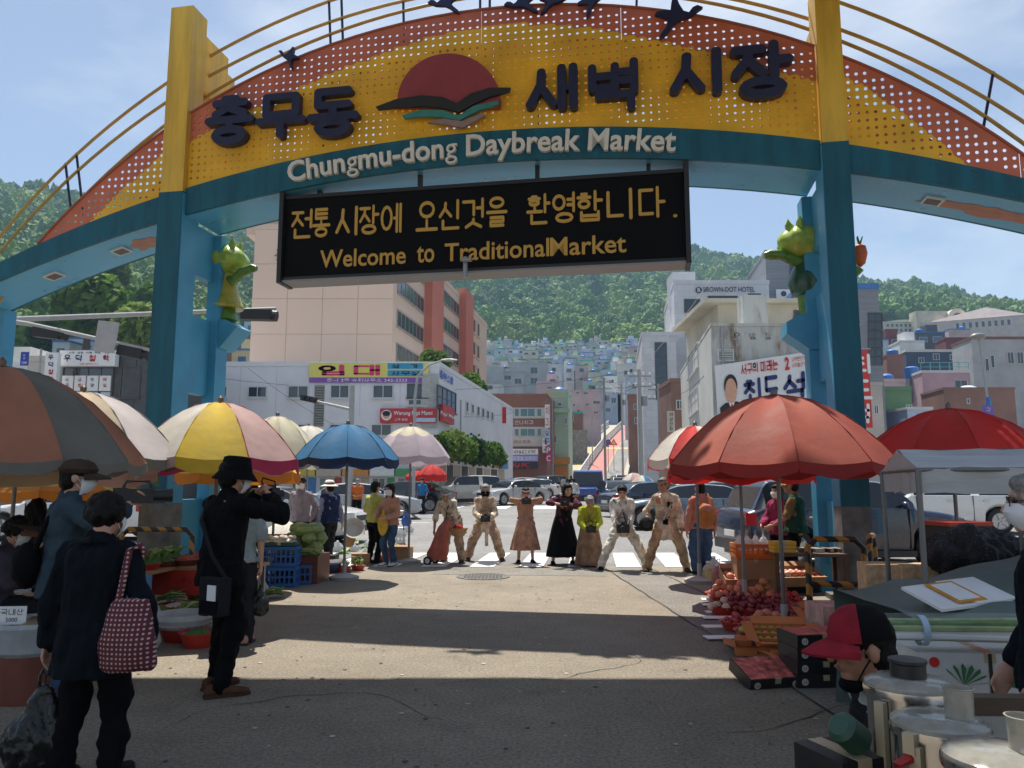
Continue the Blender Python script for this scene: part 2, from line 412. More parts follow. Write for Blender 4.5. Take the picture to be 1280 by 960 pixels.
# concrete apron patch, trench patches, manhole
M_PATCH = asphalt('patch_asphalt',(.20,.185,.16),False)
struct(MB().quad([(2.25,4.0,.004),(3.1,4.0,.004),(2.55,14.6,.004),(1.7,14.6,.004)]).build('trench_patch',M_PATCH))
struct(MB().quad([(-1.4,13.6,.004),(1.6,13.3,.004),(1.75,14.5,.004),(-1.3,14.65,.004)]).build('paving_patch',M_PATCH))
mb = MB()
for x0,y0,x1,y1 in ((2.27,4,1.72,14.5),(3.12,4,2.57,14.5)):
 n = 26;pr = None
 for i in range(n+1):
  f = i/n;x = x0+(x1-x0)*f + random.uniform(-.02,.02);y = y0+(y1-y0)*f;w = random.uniform(.006,.014)
  if pr: mb.quad([(pr[0]-pr[2],pr[1],.0075),(pr[0]+pr[2],pr[1],.0075),(x+w,y,.0075),(x-w,y,.0075)])
  pr = (x,y,w)
rk = random.Random(17)
for x,y,a,n in ((-.6,6.2,.3,22),(.8,9.0,2.4,18),(-2.2,5.2,1.1,20),(1.2,5.0,.9,16),(-.2,12.4,2.9,20),(3.0,6.4,1.4,16),(-1.6,8.2,.1,14)):
 pr = None
 for i in range(n):
  w = rk.uniform(.002,.006)*(1-abs(i/n-.5));nx_,ny_ = -math.sin(a)*w,math.cos(a)*w
  if pr: mb.quad([(pr[0]-pr[2],pr[1]-pr[3],.0045),(pr[0]+pr[2],pr[1]+pr[3],.0045),(x+nx_,y+ny_,.0045),(x-nx_,y-ny_,.0045)])
  pr = (x,y,nx_,ny_);a += rk.uniform(-.55,.55);x += math.cos(a)*.13;y += math.sin(a)*.13
struct(mb.build('joint_crack',mat('crack',(.03,.03,.028),.95)))
rl_ = random.Random(44);mb = MB();ml_ = MB()
for i in range(420):
 x,y = rl_.uniform(-3.4,3.6),rl_.uniform(3.8,14.4);r_ = rl_.uniform(.006,.022);n = 7
 (mb if rl_.random() < .75 else ml_).quad([(x+r_*math.cos(6.28*k/n)*rl_.uniform(.7,1.2),y+r_*math.sin(6.28*k/n)*rl_.uniform(.7,1.2),.0052) for k in range(n)])
tag(mb.build('gum_spots',mat('gum_dark',(.07,.065,.06),.8)),'dark flattened gum spots scattered over the market asphalt','spots',kind='stuff');tag(ml_.build('litter_specks',mat('litter_pale',(.45,.42,.36),.8)),'pale litter specks scattered over the market asphalt','litter',kind='stuff')
mh = G(604,721)
th = thing('manhole_cover','round patterned iron manhole cover set in the asphalt before the crosswalk','manhole',(mh.x,mh.y,.005))
M_IRON = mat('cast_iron',(.13,.125,.115),.6,.4,var=.2,scale=20)
MB().lathe([(.45,0),(.45,.006),(.40,.008),(.40,.004),(.0,.004)],36,close=False).build('frame',M_IRON,th)
mb = MB()
for i in range(-6,7):
 for j in range(-6,7):
  if i*i+j*j < 36: mb.box((i*.06,j*.06,.006),(.035,.035,.006),R(45*((i+j) % 2)))
tag(mb.build('tread_blocks',M_IRON,th),kind='stuff')
# kerbed pavements at the far side of the crossing road
M_KERB = mat('kerb_stone',(.42,.41,.39),.8,var=.2,scale=3,bump=.2)
M_PAVE = mat('pavement_blocks',(.30,.27,.25),.85,var=.3,scale=4,bump=.4,bscale=20)
def slab(name,pts,h,m):
 mb = MB();n = len(pts)
 lo = [Vector((p[0],p[1],gz(p[1])-.02)) for p in pts];hi = [Vector((p[0],p[1],gz(p[1])+h)) for p in pts]
 mb.add(lo+hi,[tuple(range(n,2*n))] + [(i,(i+1) % n,(i+1) % n+n,i+n) for i in range(n)])
 return struct(mb.build(name,m))
a = ST(0,-7.5);b_ = ST(60,-7.5)
slab('pavement_left',[(-90,44.5),(a.x,a.y),(b_.x,b_.y),(b_.x-30,b_.y),(-90,70)],.13,M_PAVE)
a = ST(0,6.6);b_ = ST(60,6.6)
slab('pavement_right',[(a.x,a.y),(90,41),(90,70),(b_.x+30,b_.y),(b_.x,b_.y)],.13,M_PAVE)
# ------------------------------------------------------------------ hillside terrain
TY = [50,80,110,160,220,300,380,450,600,800,930,1200,1700]
TP = [-700,0,100,300,560,640,760,860,960,1060,1120,1280,1600,2200]
def zy(y): return lambda Y: Zp(y,Y)
prof = {  # image heights of the ground surface at each distance, None = street level
 -700: [None,560,500,450,405,365,325,295,246,258,272,340,420],
 0:    [None,560,480,435,395,355,320,295,249,258,272,340,420],
 100:  [None,570,500,445,402,362,330,305,266,272,280,345,420],
 300:  [None,None,None,520,470,430,395,365,315,303,303,350,430],
 560:  [None,None,None,560,515,482,457,440,385,325,306,360,440],
 640:  [None,None,None,572,520,484,458,440,386,326,306,360,440],
 760:  [None,None,None,575,525,486,459,441,388,328,308,360,440],
 860:  [None,None,None,560,515,482,457,441,392,338,321,370,445],
 960:  [None,None,560,510,480,455,440,428,392,350,335,380,450],
 1060: [None,None,545,495,462,438,424,414,392,365,356,395,455],
 1120: [None,None,540,485,450,425,412,403,389,372,367,400,460],
 1280: [None,None,545,490,456,432,420,414,402,393,391,420,470],
 1600: [None,None,550,500,470,450,440,432,425,425,430,450,480],
 2200: [None,None,560,520,490,480,470,462,455,455,460,480,500]}
TZ = np.array([[(gz(min(Y,110))-.4 if v is None else Zp(v,Y)) for Y,v in zip(TY,prof[p])] for p in TP])
def smooth_i(a,x):
 i = max(0,min(len(a)-2,int(np.searchsorted(a,x))-1));f = (x-a[i])/(a[i+1]-a[i]);return i,max(0,min(1,f))
def terr(x,y):
 px = 640 + x/max(y,1)*FPX
 i,f = smooth_i(TP,px);j,g = smooth_i(TY,y);f = f*f*(3-2*f)
 z = (TZ[i,j]*(1-f) + TZ[i+1,j]*f)*(1-g) + (TZ[i,j+1]*(1-f) + TZ[i+1,j+1]*f)*g
 if y > 420: z += mn.noise(Vector((x/60,y/60,0)))*6*min(1,(y-420)/100)
 return z
M_HILL = mat('hill_soil',(.05,.062,.03),.95,var=.35,scale=.05)
PXS = list(range(-700,2201,40));YYS = [50+6*i for i in range(26)] + [206+16*i for i in range(48)] + [980,1060,1200,1450,1700]
mb = MB();nx = len(PXS)
vs_ = []
for Y in YYS:
 for p in PXS:
  x = (p-640)/FPX*Y;vs_.append((x,Y,terr(x,Y)))
mb.add(vs_,[(j*nx+i,j*nx+i+1,(j+1)*nx+i+1,(j+1)*nx+i) for j in range(len(YYS)-1) for i in range(nx-1)])
struct(mb.build('hillside',M_HILL,smooth=True,fix=False,ang=80))
# ------------------------------------------------------------------ forest (instanced crowns, one mass)
def leaf_mat(key,cols,tr=.25):
 m = bpy.data.materials.new(key);m.use_nodes = True;t = m.node_tree;b = t.nodes['Principled BSDF']
 oi = N(t,'ShaderNodeObjectInfo');rp_ = N(t,'ShaderNodeValToRGB');e = rp_.color_ramp.elements
 e[0].color = (*cols[0],1);e[1].color = (*cols[-1],1)
 for k in range(1,len(cols)-1):
  q = e.new(k/(len(cols)-1));q.color = (*cols[k],1)
 t.links.new(oi.outputs['Random'],rp_.inputs['Fac'])
 n = N(t,'ShaderNodeTexNoise');n.inputs['Scale'].default_value = 5.5;n.inputs['Detail'].default_value = 6;n.inputs['Roughness'].default_value = .75
 tcn = N(t,'ShaderNodeTexCoord');t.links.new(tcn.outputs['Object'],n.inputs['Vector'])
 r = N(t,'ShaderNodeMapRange');r.inputs['From Min'].default_value = .3;r.inputs['From Max'].default_value = .7;r.inputs['To Min'].default_value = .45;r.inputs['To Max'].default_value = 1.6
 t.links.new(n.outputs['Fac'],r.inputs['Value'])
 s_ = N(t,'ShaderNodeVectorMath',operation='SCALE');t.links.new(rp_.outputs['Color'],s_.inputs[0]);t.links.new(r.outputs['Result'],s_.inputs['Scale'])
 t.links.new(s_.outputs['Vector'],b.inputs['Base Color']);b.inputs['Roughness'].default_value = .7;b.inputs['Specular IOR Level'].default_value = .25
 bp = N(t,'ShaderNodeBump');bp.inputs['Strength'].default_value = 1;bp.inputs['Distance'].default_value = .25
 t.links.new(n.outputs['Fac'],bp.inputs['Height']);t.links.new(bp.outputs['Normal'],b.inputs['Normal'])
 if tr:
  tl = N(t,'ShaderNodeBsdfTranslucent');ms = N(t,'ShaderNodeMixShader');ms.inputs['Fac'].default_value = tr
  t.links.new(s_.outputs['Vector'],tl.inputs['Color']);t.links.new(b.outputs['BSDF'],ms.inputs[1]);t.links.new(tl.outputs['BSDF'],ms.inputs[2])
  t.links.new(ms.outputs['Shader'],t.nodes['Material Output'].inputs['Surface'])
 MATS[key] = m;return m
M_FOREST = leaf_mat('forest_leaves',[(.045,.10,.02),(.10,.20,.03),(.15,.27,.04),(.075,.16,.03),(.26,.36,.07),(.05,.11,.035)])
def crown_mesh(seed,cone=0.0):
 bm = bmesh.new();bmesh.ops.create_icosphere(bm,subdivisions=4,radius=1)
 o = Vector((seed*7.3,seed*3.1,seed))
 for v in bm.verts:
  p = v.co.copy();n1 = mn.noise(p*1.6+o);n2 = mn.noise(p*4.2+o);n3 = mn.noise(p*9+o)
  r = 1 + .34*n1 + .30*abs(n2) + .22*n3
  q = p*r
  if cone: q.x *= (1-.55*cone*(q.z+1)/2);q.y *= (1-.55*cone*(q.z+1)/2);q.z *= 1.3
  q.z = q.z*.95 if q.z > 0 else q.z*.6
  v.co = q
 me = bpy.data.meshes.new('crown');bm.to_mesh(me);bm.free();me.materials.append(M_FOREST)
 return me
def forest(name,label,pts,kinds):
 me = bpy.data.meshes.new(name);me.from_pydata([p[:3] for p in pts],[],[])
 a = me.attributes.new('scl','FLOAT_VECTOR','POINT');a.data.foreach_set('vector',[c for p in pts for c in (p[3]*random.uniform(.8,1.2),p[3]*random.uniform(.8,1.2),p[3]*p[4])])
 a = me.attributes.new('rot','FLOAT','POINT');a.data.foreach_set('value',[random.uniform(0,6.28) for p in pts])
 a = me.attributes.new('knd','INT','POINT');a.data.foreach_set('value',[random.randrange(len(kinds)) for p in pts])
 g = bpy.data.node_groups.new(name,'GeometryNodeTree')
 g.interface.new_socket('Geometry',in_out='INPUT',socket_type='NodeSocketGeometry');g.interface.new_socket('Geometry',in_out='OUTPUT',socket_type='NodeSocketGeometry')
 gi = N(g,'NodeGroupInput');go = N(g,'NodeGroupOutput');jn = N(g,'GeometryNodeJoinGeometry')
 def attr(nm,ty):
  q = N(g,'GeometryNodeInputNamedAttribute',data_type=ty);q.inputs['Name'].default_value = nm;return q.outputs['Attribute']
 sc_,ro,kd = attr('scl','FLOAT_VECTOR'),attr('rot','FLOAT'),attr('knd','INT')
 cx = N(g,'ShaderNodeCombineXYZ');g.links.new(ro,cx.inputs['Z'])
 for k,ob in enumerate(kinds):
  io = N(g,'GeometryNodeInstanceOnPoints');oi = N(g,'GeometryNodeObjectInfo');oi.inputs['Object'].default_value = ob;oi.inputs['As Instance'].default_value = True
  cm = N(g,'FunctionNodeCompare',data_type='INT',operation='EQUAL');cm.inputs['B'].default_value = k
  cmi = [i for i in cm.inputs if i.name in ('A','B') and i.type == 'INT'];g.links.new(kd,cmi[0]);cmi[1].default_value = k
  g.links.new(gi.outputs[0],io.inputs['Points']);g.links.new(cm.outputs['Result'],io.inputs['Selection'])
  g.links.new(oi.outputs['Geometry'],io.inputs['Instance']);g.links.new(sc_,io.inputs['Scale']);g.links.new(cx.outputs[0],io.inputs['Rotation'])
  g.links.new(io.outputs['Instances'],jn.inputs['Geometry'])
 g.links.new(jn.outputs[0],go.inputs[0])
 o = obj(name,me);md = o.modifiers.new('scatter','NODES');md.node_group = g
 return tag(o,label,'trees',kind='stuff')
crowns = [bpy.data.objects.new('crown',crown_mesh(i,[0,0,.5,.2,0,.8][i])) for i in range(6)]
rf = random.Random(3)
pts = []
def tree_limit(px):      # nearest distance at which the wood begins
 if px < 230: return 150
 if px < 340: return 150 + (px-230)*2.6
 if px < 900: return 452
 if px < 1080: return 452 + (px-900)*.2
 return 480
for Y0 in np.arange(140,960,8.5):
 step = 7.6
 x0,x1 = (-260-640)/FPX*Y0,(1560-640)/FPX*Y0
 for x in np.arange(x0,x1,step):
  xx = x + rf.uniform(-2.8,2.8);Y = Y0 + rf.uniform(-3,3);px = 640 + xx/Y*FPX
  if Y < tree_limit(px) + rf.uniform(-5,10): continue
  s = (3.0+3.6*rf.random()**1.6)*(1.25+.55*mn.noise(Vector((xx/45,Y/45,3))))
  pts.append((xx,Y,terr(xx,Y) + s*.55,s,rf.uniform(.9,1.35)))
print('forest',len(pts))
forest('forest','dense green wooded slopes of the mountain behind the town',pts,crowns)
# ------------------------------------------------------------------ buildings
M_GLASS = mat('window_glass',(.03,.045,.06),.08,var=.0,spec=.9)
M_TEALG = mat('teal_glass',(.05,.16,.19),.12,var=.1,scale=.5,spec=.9)
M_BLUEG = mat('blue_glass',(.06,.14,.30),.15,var=.1,scale=.5,spec=.8)
M_FRAME = mat('window_frame',(.62,.63,.63),.45,var=.06)
M_FRDK = mat('dark_window_frame',(.08,.08,.085),.45,var=.06)
def wallmat(key,c,var=.14,bump=.15,rough=.85,scale=.45):
 m = mat(key,c,rough,var=var,scale=scale,bump=bump,bscale=12)
 return m
BLK = mat('black_plastic',(.012,.012,.013),.45,var=.1)
WHT = mat('white_board',(.78,.78,.77),.5,var=.04)
INKB = mat('ink_navy',(.02,.03,.16),.6,var=.0)
INKR = mat('ink_red',(.62,.02,.02),.6,var=.0)
INKK = mat('ink_black',(.015,.015,.016),.6,var=.0)
INKW = mat('ink_white',(.82,.82,.82),.6,var=.0)
GREYM = mat('grey_metal',(.30,.31,.32),.45,.6,var=.12)
POLE = mat('pole_grey',(.36,.37,.37),.6,.2,var=.12)
def boxth(name,label,cat,A,B,D,depth,z0,z1,m,group=None,parapet=.35,core='wall',capm=None):
 """A,B front-left / front-right ground points, D depth direction; wall prism + parapet rim + roof slab"""
 A,B = Vector((A[0],A[1],0)),Vector((B[0],B[1],0));D = Vector(D).normalized()*depth
 c = (A+B)/2;th = thing(name,label,cat,(c.x,c.y,z0),0,group)
 P = [A,B,B+D,A+D]
 mb = MB();mb.add([(p.x,p.y,z0) for p in P] + [(p.x,p.y,z1) for p in P],[(0,1,5,4),(1,2,6,5),(2,3,7,6),(3,0,4,7),(4,5,6,7)])
 wpart(mb,core,m,th)
 if parapet:
  mb = MB();cc = (P[0]+P[1]+P[2]+P[3])/4
  for i in range(4):
   a,b = P[i],P[(i+1) % 4];e = (b-a).normalized();nn = Vector((e.y,-e.x,0))
   if nn.dot(a-cc) < 0: nn = -nn
   q = [a+nn*.06-e*.06,b+nn*.06+e*.06,b-nn*.22,a-nn*.22]
   mb.add([(p.x,p.y,z1+.002*i) for p in q] + [(p.x,p.y,z1+parapet+.002*i) for p in q],[(0,1,2,3),(7,6,5,4)] + [(k,(k+1) % 4,(k+1) % 4+4,k+4) for k in range(4)])
  wpart(mb,'parapet',capm or m,th)
 th['_A'] = 0;del th['_A']
 return th,P
def window(th,P0,n,r,cols=2,fm=None,gm=None,sill=True,rows=1,fw=.06,name='window'):
 px0,py0,px1,py1 = r;n = Vector(n).normalized();u = Vector((-n.y,n.x,0));mx_,my_ = (px0+px1)/2,(py0+py1)/2
 a,b = onplane(px0,my_,P0,n),onplane(px1,my_,P0,n);z1,z0 = onplane(mx_,py0,P0,n).z,onplane(mx_,py1,P0,n).z
 return window_w(th,a,b,z0,z1,n,cols,fm,gm,sill,rows,fw,name)
def window_w(th,a,b,z0,z1,n,cols=2,fm=None,gm=None,sill=True,rows=1,fw=.06,name='window'):
 fm,gm = fm or M_FRAME,gm or M_GLASS;n = Vector(n).normalized()
 a = Vector((a.x,a.y,0));b = Vector((b.x,b.y,0));w = (b-a).length;u = (b-a)/max(w,1e-6);rot = Matrix((u,-n,Vector((0,0,1)))).transposed()
 c = (a+b)/2;zc = (z0+z1)/2;h = z1-z0;mb = MB()
 for s in (-1,1):
  mb.box(c + u*s*(w/2-fw/2) + n*.03 + Vector((0,0,zc)),(fw,.12,h),rot=rot)
  mb.box(c + n*.03 + Vector((0,0,zc + s*(h/2-fw/2))),(w-2*fw,.12,fw),rot=rot)
 for i in range(1,cols): mb.box(c + u*(-w/2 + w*i/cols) + n*.02 + Vector((0,0,zc)),(fw*.8,.10,h-2*fw),rot=rot)
 for i in range(1,rows): mb.box(c + n*.015 + Vector((0,0,z0 + h*i/rows)),(w-2*fw,.09,fw*.8),rot=rot)
 if sill: mb.box(c + n*.07 + Vector((0,0,z0-.05)),(w+.12,.2,.07),rot=rot)
 f = wpart(mb,name,fm,th)
 p = MB().box(c + n*.004 + Vector((0,0,zc)),(w-fw,.06,h-fw),rot=rot).build('pane',gm,f)
 return f
def panel_px(th,P0,n,r,m,out=.06,thick=.1,name='sign_panel'):
 px0,py0,px1,py1 = r;n = Vector(n).normalized();mx_,my_ = (px0+px1)/2,(py0+py1)/2
 a,b = onplane(px0,my_,P0,n),onplane(px1,my_,P0,n);z1,z0 = onplane(mx_,py0,P0,n).z,onplane(mx_,py1,P0,n).z
 a.z = b.z = 0;w = (b-a).length;u = (b-a)/w;rot = Matrix((u,-n,Vector((0,0,1)))).transposed()
 mb = MB().box((a+b)/2 + n*(out-thick/2+.0) + Vector((0,0,(z0+z1)/2)),(w,thick,z1-z0),rot=rot)
 return wpart(mb,name,m,th),(a+b)/2 + Vector((0,0,(z0+z1)/2)),w,z1-z0,u
def text_px(th,P0,n,s,px,py,hpx,m,wpx=None,out=.075,off=.012,name='lettering'):
 "text on a plane, centred at a pixel, of a pixel height"
 n = Vector(n).normalized();c = onplane(px,py,P0,n);h = abs(onplane(px,py-hpx/2,P0,n).z - onplane(px,py+hpx/2,P0,n).z)
 u = Vector((-n.y,n.x,0))
 w = (onplane(px+wpx/2,py,P0,n) - onplane(px-wpx/2,py,P0,n)).length if wpx else None
 mb = text_mb(s,w,h,0,off,fn=lambda x,y,z: c + u*x + n*out + Vector((0,0,z)))
 return wpart(mb,name,m,th,fix=False)
def signth(name,label,P0,n,r,m,texts,cat='sign',out=.12,thick=.1,group=None,rim=None):
 mx_,my_ = (r[0]+r[2])/2,(r[1]+r[3])/2;c = onplane(mx_,my_,P0,n)
 th = thing(name,label,cat,c,0,group)
 panel_px(th,P0,n,r,m,out,thick)
 for t in texts: text_px(th,P0,n,*t[:5],out=out+.015,**(t[5] if len(t) > 5 else {}))
 return th
FN = Vector((0,-1,0))
# ---- white two-storey building on the corner
YW = 48.0;z0 = gz(YW)
M_WHITEW = wallmat('white_wall',(.70,.71,.74),.08)
Aw,Bw = Vector((X(-60,YW),YW,0)),Vector((X(547,YW),YW,0))
SDW = Vector((math.sin(R(9)),math.cos(R(9)),0));SN = Vector((SDW.y,-SDW.x,0))
zt = Zp(458,YW)
th,P = boxth('corner_building','white two-storey corner building with a yellow banner, behind the blue umbrella','building',Aw,Bw,SDW,30,z0,zt,M_WHITEW,parapet=.3)
P0 = Bw
for r in ((268,483,284,497),(310,483,334,497),(360,482,386,498),(413,481,437,498),(466,481,492,498),(359,530,385,545),(412,530,437,545),(464,530,490,545)):
 window(th,P0,FN,r)
window(th,P0,FN,(509,480,535,497),1,M_FRDK);window(th,P0,FN,(510,499,535,507),3)
o,c,w,h,u = panel_px(th,P0,FN,(393,482,405,533),mat('louvre_grey',(.16,.17,.15),.7),.05,.08,'vent_panel')
for k in range(16):
 MB().box(c + Vector((0,-.08,-h/2 + h*(k+.5)/16)),(w,.05,h/40)).build('slat',mat('louvre_slat',(.3,.31,.28),.7),o)
for px in (300,345,402,450,500):   # panel joints as thin raised strips
 panel_px(th,P0,FN,(px,456,px+.5,520),mat('joint_grey',(.5,.51,.54),.8),.012,.03,'wall_joint')
window(th,P0,SN,(546,486,569,513),4,M_FRDK,M_BLUEG,rows=2)
for px,a,b in ((583,502,515),(590,505,517),(597,508,520),(603,510,522),(609,513,524),(614.5,515,526)):
 window(th,P0,SN,(px-1.5,a,px+1.5,b),1)
text_px(th,P0,SN,'중부소방',557.5,472,11,mat('sign_blue',(.02,.12,.55),.5,var=0),17,out=.08,off=.03)
panel_px(th,P0,SN,(575,500,576,540),POLE,.06,.06,'downpipe')
wpart(MB().box(Bw + Vector((-.55,-.08,zt-2.2)),(1.0,.12,3.4)),'corner_cladding',mat('stone_clad',(.42,.43,.42),.6,var=.2),th)
# shopfronts of its ground floor
M_SHOP = [mat('shop_' + k,c,.6,var=.15) for k,c in (('yellow',(.6,.45,.07)),('green',(.08,.32,.12)),('beige',(.5,.42,.32)),('blue',(.08,.25,.5)),('dark',(.05,.05,.055)),('red',(.5,.06,.05)),('white',(.7,.7,.68)),('orange',(.62,.25,.05)))]
rs = random.Random(5)
for i,(a,b) in enumerate(((270,296),(298,330),(332,362),(364,396),(398,428),(430,462),(464,494),(496,530),(532,546))):
 k = (0,2,3,0,2,7,6,1,5)[i]
 o,*_ = panel_px(th,P0,FN,(a,586,b,595),M_SHOP[k],.5,.5,'shop_fascia')
 window(th,P0,FN,(a+1,597,(a+b)/2+3,626),2,M_FRAME,M_TEALG if i % 3 else M_GLASS,False,name='shop_window')
 panel_px(th,P0,FN,((a+b)/2+5,597,b-1,628),M_SHOP[(k+3) % 8],.05,.08,'shop_door')
for i in range(9):
 a = 549 + i*9.2;b = a + 8
 k = (1,3,6,5,2,4,6,7,3)[i]
 panel_px(th,P0,SN,(a,562 + i*1.7,b,573 + i*1.6),M_SHOP[k],.35,.3,'shop_fascia')
 panel_px(th,P0,SN,(a+.5,580 + i*1,b-.5,622 - i*1.0),M_SHOP[4 if i % 2 else 2],.04,.06,'shop_door')
bn = thing('lease_banner','yellow and purple lease banner with pink Korean letters on the white building','banner',onplane(461,478,P0,FN))
panel_px(bn,P0,FN,(387,454,536,472),mat('banner_yellow',(.75,.66,.16),.6,var=.05),.12,.02,'cloth')
panel_px(bn,P0,FN,(387,472,536,478.5),mat('banner_purple',(.23,.09,.42),.6,var=.05),.12,.02,'cloth_strip')
PINK = mat('ink_pink',(.68,.04,.16),.6,var=0)
text_px(bn,P0,FN,'임',415,463,13.5,PINK,33,.14,.045);text_px(bn,P0,FN,'대',459,463,13.5,PINK,33,.14,.045)
for y,s in ((458,'상   가'),(467,'사무실')):
 panel_px(bn,P0,FN,(485,y-3.6,529,y+3.6),mat('pill_blue',(.04,.32,.55),.6,var=.05),.145,.02,'pill')
 text_px(bn,P0,FN,s,507,y,5.2,INKK,34,.16,.02)
text_px(bn,P0,FN,'문의 2층 슈퍼사무소 242-2223',459,475.4,4.4,INKW,100,.14,.015)
M_SRED = mat('sign_red',(.52,.03,.04),.45,var=.06)
sg = signth('restaurant_sign','red restaurant sign with white lettering on the corner of the white building',P0,FN,(476,511,546,529),M_SRED,
 [('Warung Papi Mami',517,517.5,6.5,INKW,dict(wpx=48)),('와룽 빠삐',502,525,3.4,INKW,dict(wpx=16))],thick=.2,out=.3)
o,*_ = panel_px(sg,P0,FN,(518,523,545,528),mat('pale_blue',(.45,.6,.75),.5),.33,.03,'stripe')
c = onplane(484,519.5,P0,FN)
for k,(rr,mm_) in enumerate(((.33,WHT),(.22,mat('skin_print',(.7,.38,.25),.6)),)):
 wpart(MB().tube([c + Vector((0,-.31-.015*k,0)),c + Vector((0,-.33-.015*k,0))],rr,20),'logo_disc',mm_,sg)
wpart(MB().ell(c + Vector((0,-.35,.1)),(.25,.02,.17),14,6),'logo_hair',INKK,sg)
c2 = Bw + SDW*1.5
wpart(MB().box((c2.x+.2,c2.y,onplane(560,520,P0,SN).z),(3.0,.2,1.1),rz=PI/2-R(9)),'side_panel',M_SRED,sg)
text_px(sg,Bw+SN*.3,SN,'Papi Mami',560,520,6,INKW,20)
# ---- tall pink tower
YT = 64.0;zb = gz(YT)
M_PINKW = wallmat('pink_render',(.61,.46,.36),.07,.08,scale=.2)
M_PINKP = wallmat('pink_panel',(.63,.475,.375),.05,.06,scale=.15)
M_TERRA = wallmat('terracotta_pilaster',(.50,.16,.11),.08)
At,Bt = Vector((X(305,YT),YT,0)),Vector((X(487,YT),YT,0));zt = Zp(287,YT)
th,P = boxth('office_tower','tall pink concrete tower with terracotta pilasters, rising behind the white building','building',At,Bt,SDW,42,zb,zt,M_PINKW,parapet=.5)
cw,rh = (Bt.x-At.x)/4,(zt-8)/5
for i in range(4):
 for j in range(5):
  wpart(MB().box((At.x + cw*(i+.5),YT-.02,8 + rh*(j+.5)),(cw-.035,.08,rh-.035)),'panel',M_PINKP,th)
zref = onplane(513,409,Bt,SN).z
def side_pt(px): q = onplane(px,420,Bt,SN);return (Vector((q.x,q.y,0))-Bt).length
pil = [(side_pt(530),side_pt(545)),(side_pt(574),side_pt(584))]
for a,b in pil:
 wpart(MB().box(Bt + SDW*(a+b)/2 + SN*.35 + Vector((0,0,(zt+zb)/2+.6)),(b-a,.9,zt-zb+1.2),rz=math.atan2(SDW.y,SDW.x)),'pilaster',M_TERRA,th)
bays = [(1.0,pil[0][0]-.4),(pil[0][1]+.4,pil[1][0]-.4)]
for k in range(-4,4):
 z = zref - 2.95*k
 if z > zt-1 or z < 5: continue
 for a,b in bays:
  window_w(th,Bt+SDW*a,Bt+SDW*b,z-.75,z+.75,SN,7,mat('tower_frame',(.3,.25,.22),.5),M_GLASS,True,1,.1)
 a = pil[1][1]+.5
 for q in range(3):
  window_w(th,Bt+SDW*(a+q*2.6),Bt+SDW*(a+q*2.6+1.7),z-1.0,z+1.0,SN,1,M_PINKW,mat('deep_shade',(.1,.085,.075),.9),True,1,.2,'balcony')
window_w(th,Bt+SDW*1.1,Bt+SDW*2.9,zref-5.2,zref-3.6,SN,3,GREYM,GREYM,False,4,.08,'air_conditioner_cage')
text_px(th,At,FN,'중',352,320,16,mat('sign_grey',(.16,.16,.17),.5),None,.12,.03)
for px,py in ((344,284),):
 wpart(MB().box((X(px,YT),YT+3,zt+1.0),(7,5,2.6)),'roof_house',M_PINKW,th)
# ---- dark stone fortune-teller's building on the left
YD = 40.0
M_DKST = mat('dark_granite',(.075,.078,.08),.5,var=.35,scale=2.5,bump=.1)
A,B = Vector((X(70,YD),YD,0)),Vector((X(193,YD),YD,0))
th,P = boxth('stone_building','dark grey stone building with white fortune-telling signs, behind the striped umbrellas','building',A,B,(0,1,0),12,gz(YD),Zp(442,YD),M_DKST,parapet=.2)
rows_ = 5;colsn = 6;x0,x1,zz0,zz1 = X(146,YD),X(192,YD),1.0,Zp(443,YD)
for i in range(3):
 for j in range(7):
  wpart(MB().box((x0+(x1-x0)*(i+.5)/3,YD-.015,zz0+(zz1-zz0)*(j+.5)/7),((x1-x0)/3-.02,.05,(zz1-zz0)/7-.02)),'panel',M_DKST,th)
window(th,A,FN,(151,458,176,497),1,M_FRDK,rows=3);window(th,A,FN,(78,459,142,498),4,M_FRDK,rows=2)
pa = [('사','주',INKB),('궁','합',INKR),('작','명',INKB),('택','일',INKR)]
for i,(s1,s2,mk) in enumerate(pa):
 x = 79 + i*15.6
 sg = signth('window_notice','white window notice with %s Korean letters, %s of four under the long sign' % (('dark blue','red','dark blue','red')[i],('leftmost','second','third','rightmost')[i]),A,FN,(x,470,x+14,489),WHT,
  [(s1,x+7,475,4.5,mk),(s2,x+7,482,4.5,mk)],group='window notices',out=.14)
 panel_px(th,A,FN,(x+1,490.5,x+13,497),mat('pale_panel',(.5,.55,.58),.4),.1,.05,'lower_panel')
sg = signth('fortune_sign','long white sign with blue and red Korean letters on the dark stone building',A,FN,(81,440,150,459),WHT,
 [('우',91,449.5,8.5,INKB,dict(off=.03)),('덕',105,449.5,8.5,INKB,dict(off=.03)),('철',122,449.5,8.5,INKR,dict(off=.03)),('학',139,449.5,8.5,INKR,dict(off=.03)),
     ('사주 · 궁합 · 이름 · 택일 · 개업',118,442.8,2.4,INKK,dict(wpx=50)),('성명 철학연구소',118,456.8,1.8,INKR,dict(wpx=24))],out=.5,thick=.4)
sg = signth('fortune_sign','narrow upright white sign at the left corner of the dark stone building',A - Vector((0,1,0)),FN,(57,441,72.5,483),WHT,
 [('우',65,447,6.5,INKB,dict(off=.03)),('덕',65,456,6.5,INKB,dict(off=.03)),('철',65,465,6.5,INKR,dict(off=.03)),('학',65,474,6.5,INKR,dict(off=.03)),('연구소',65,480.5,2.5,INKB)],out=.1,thick=.3)
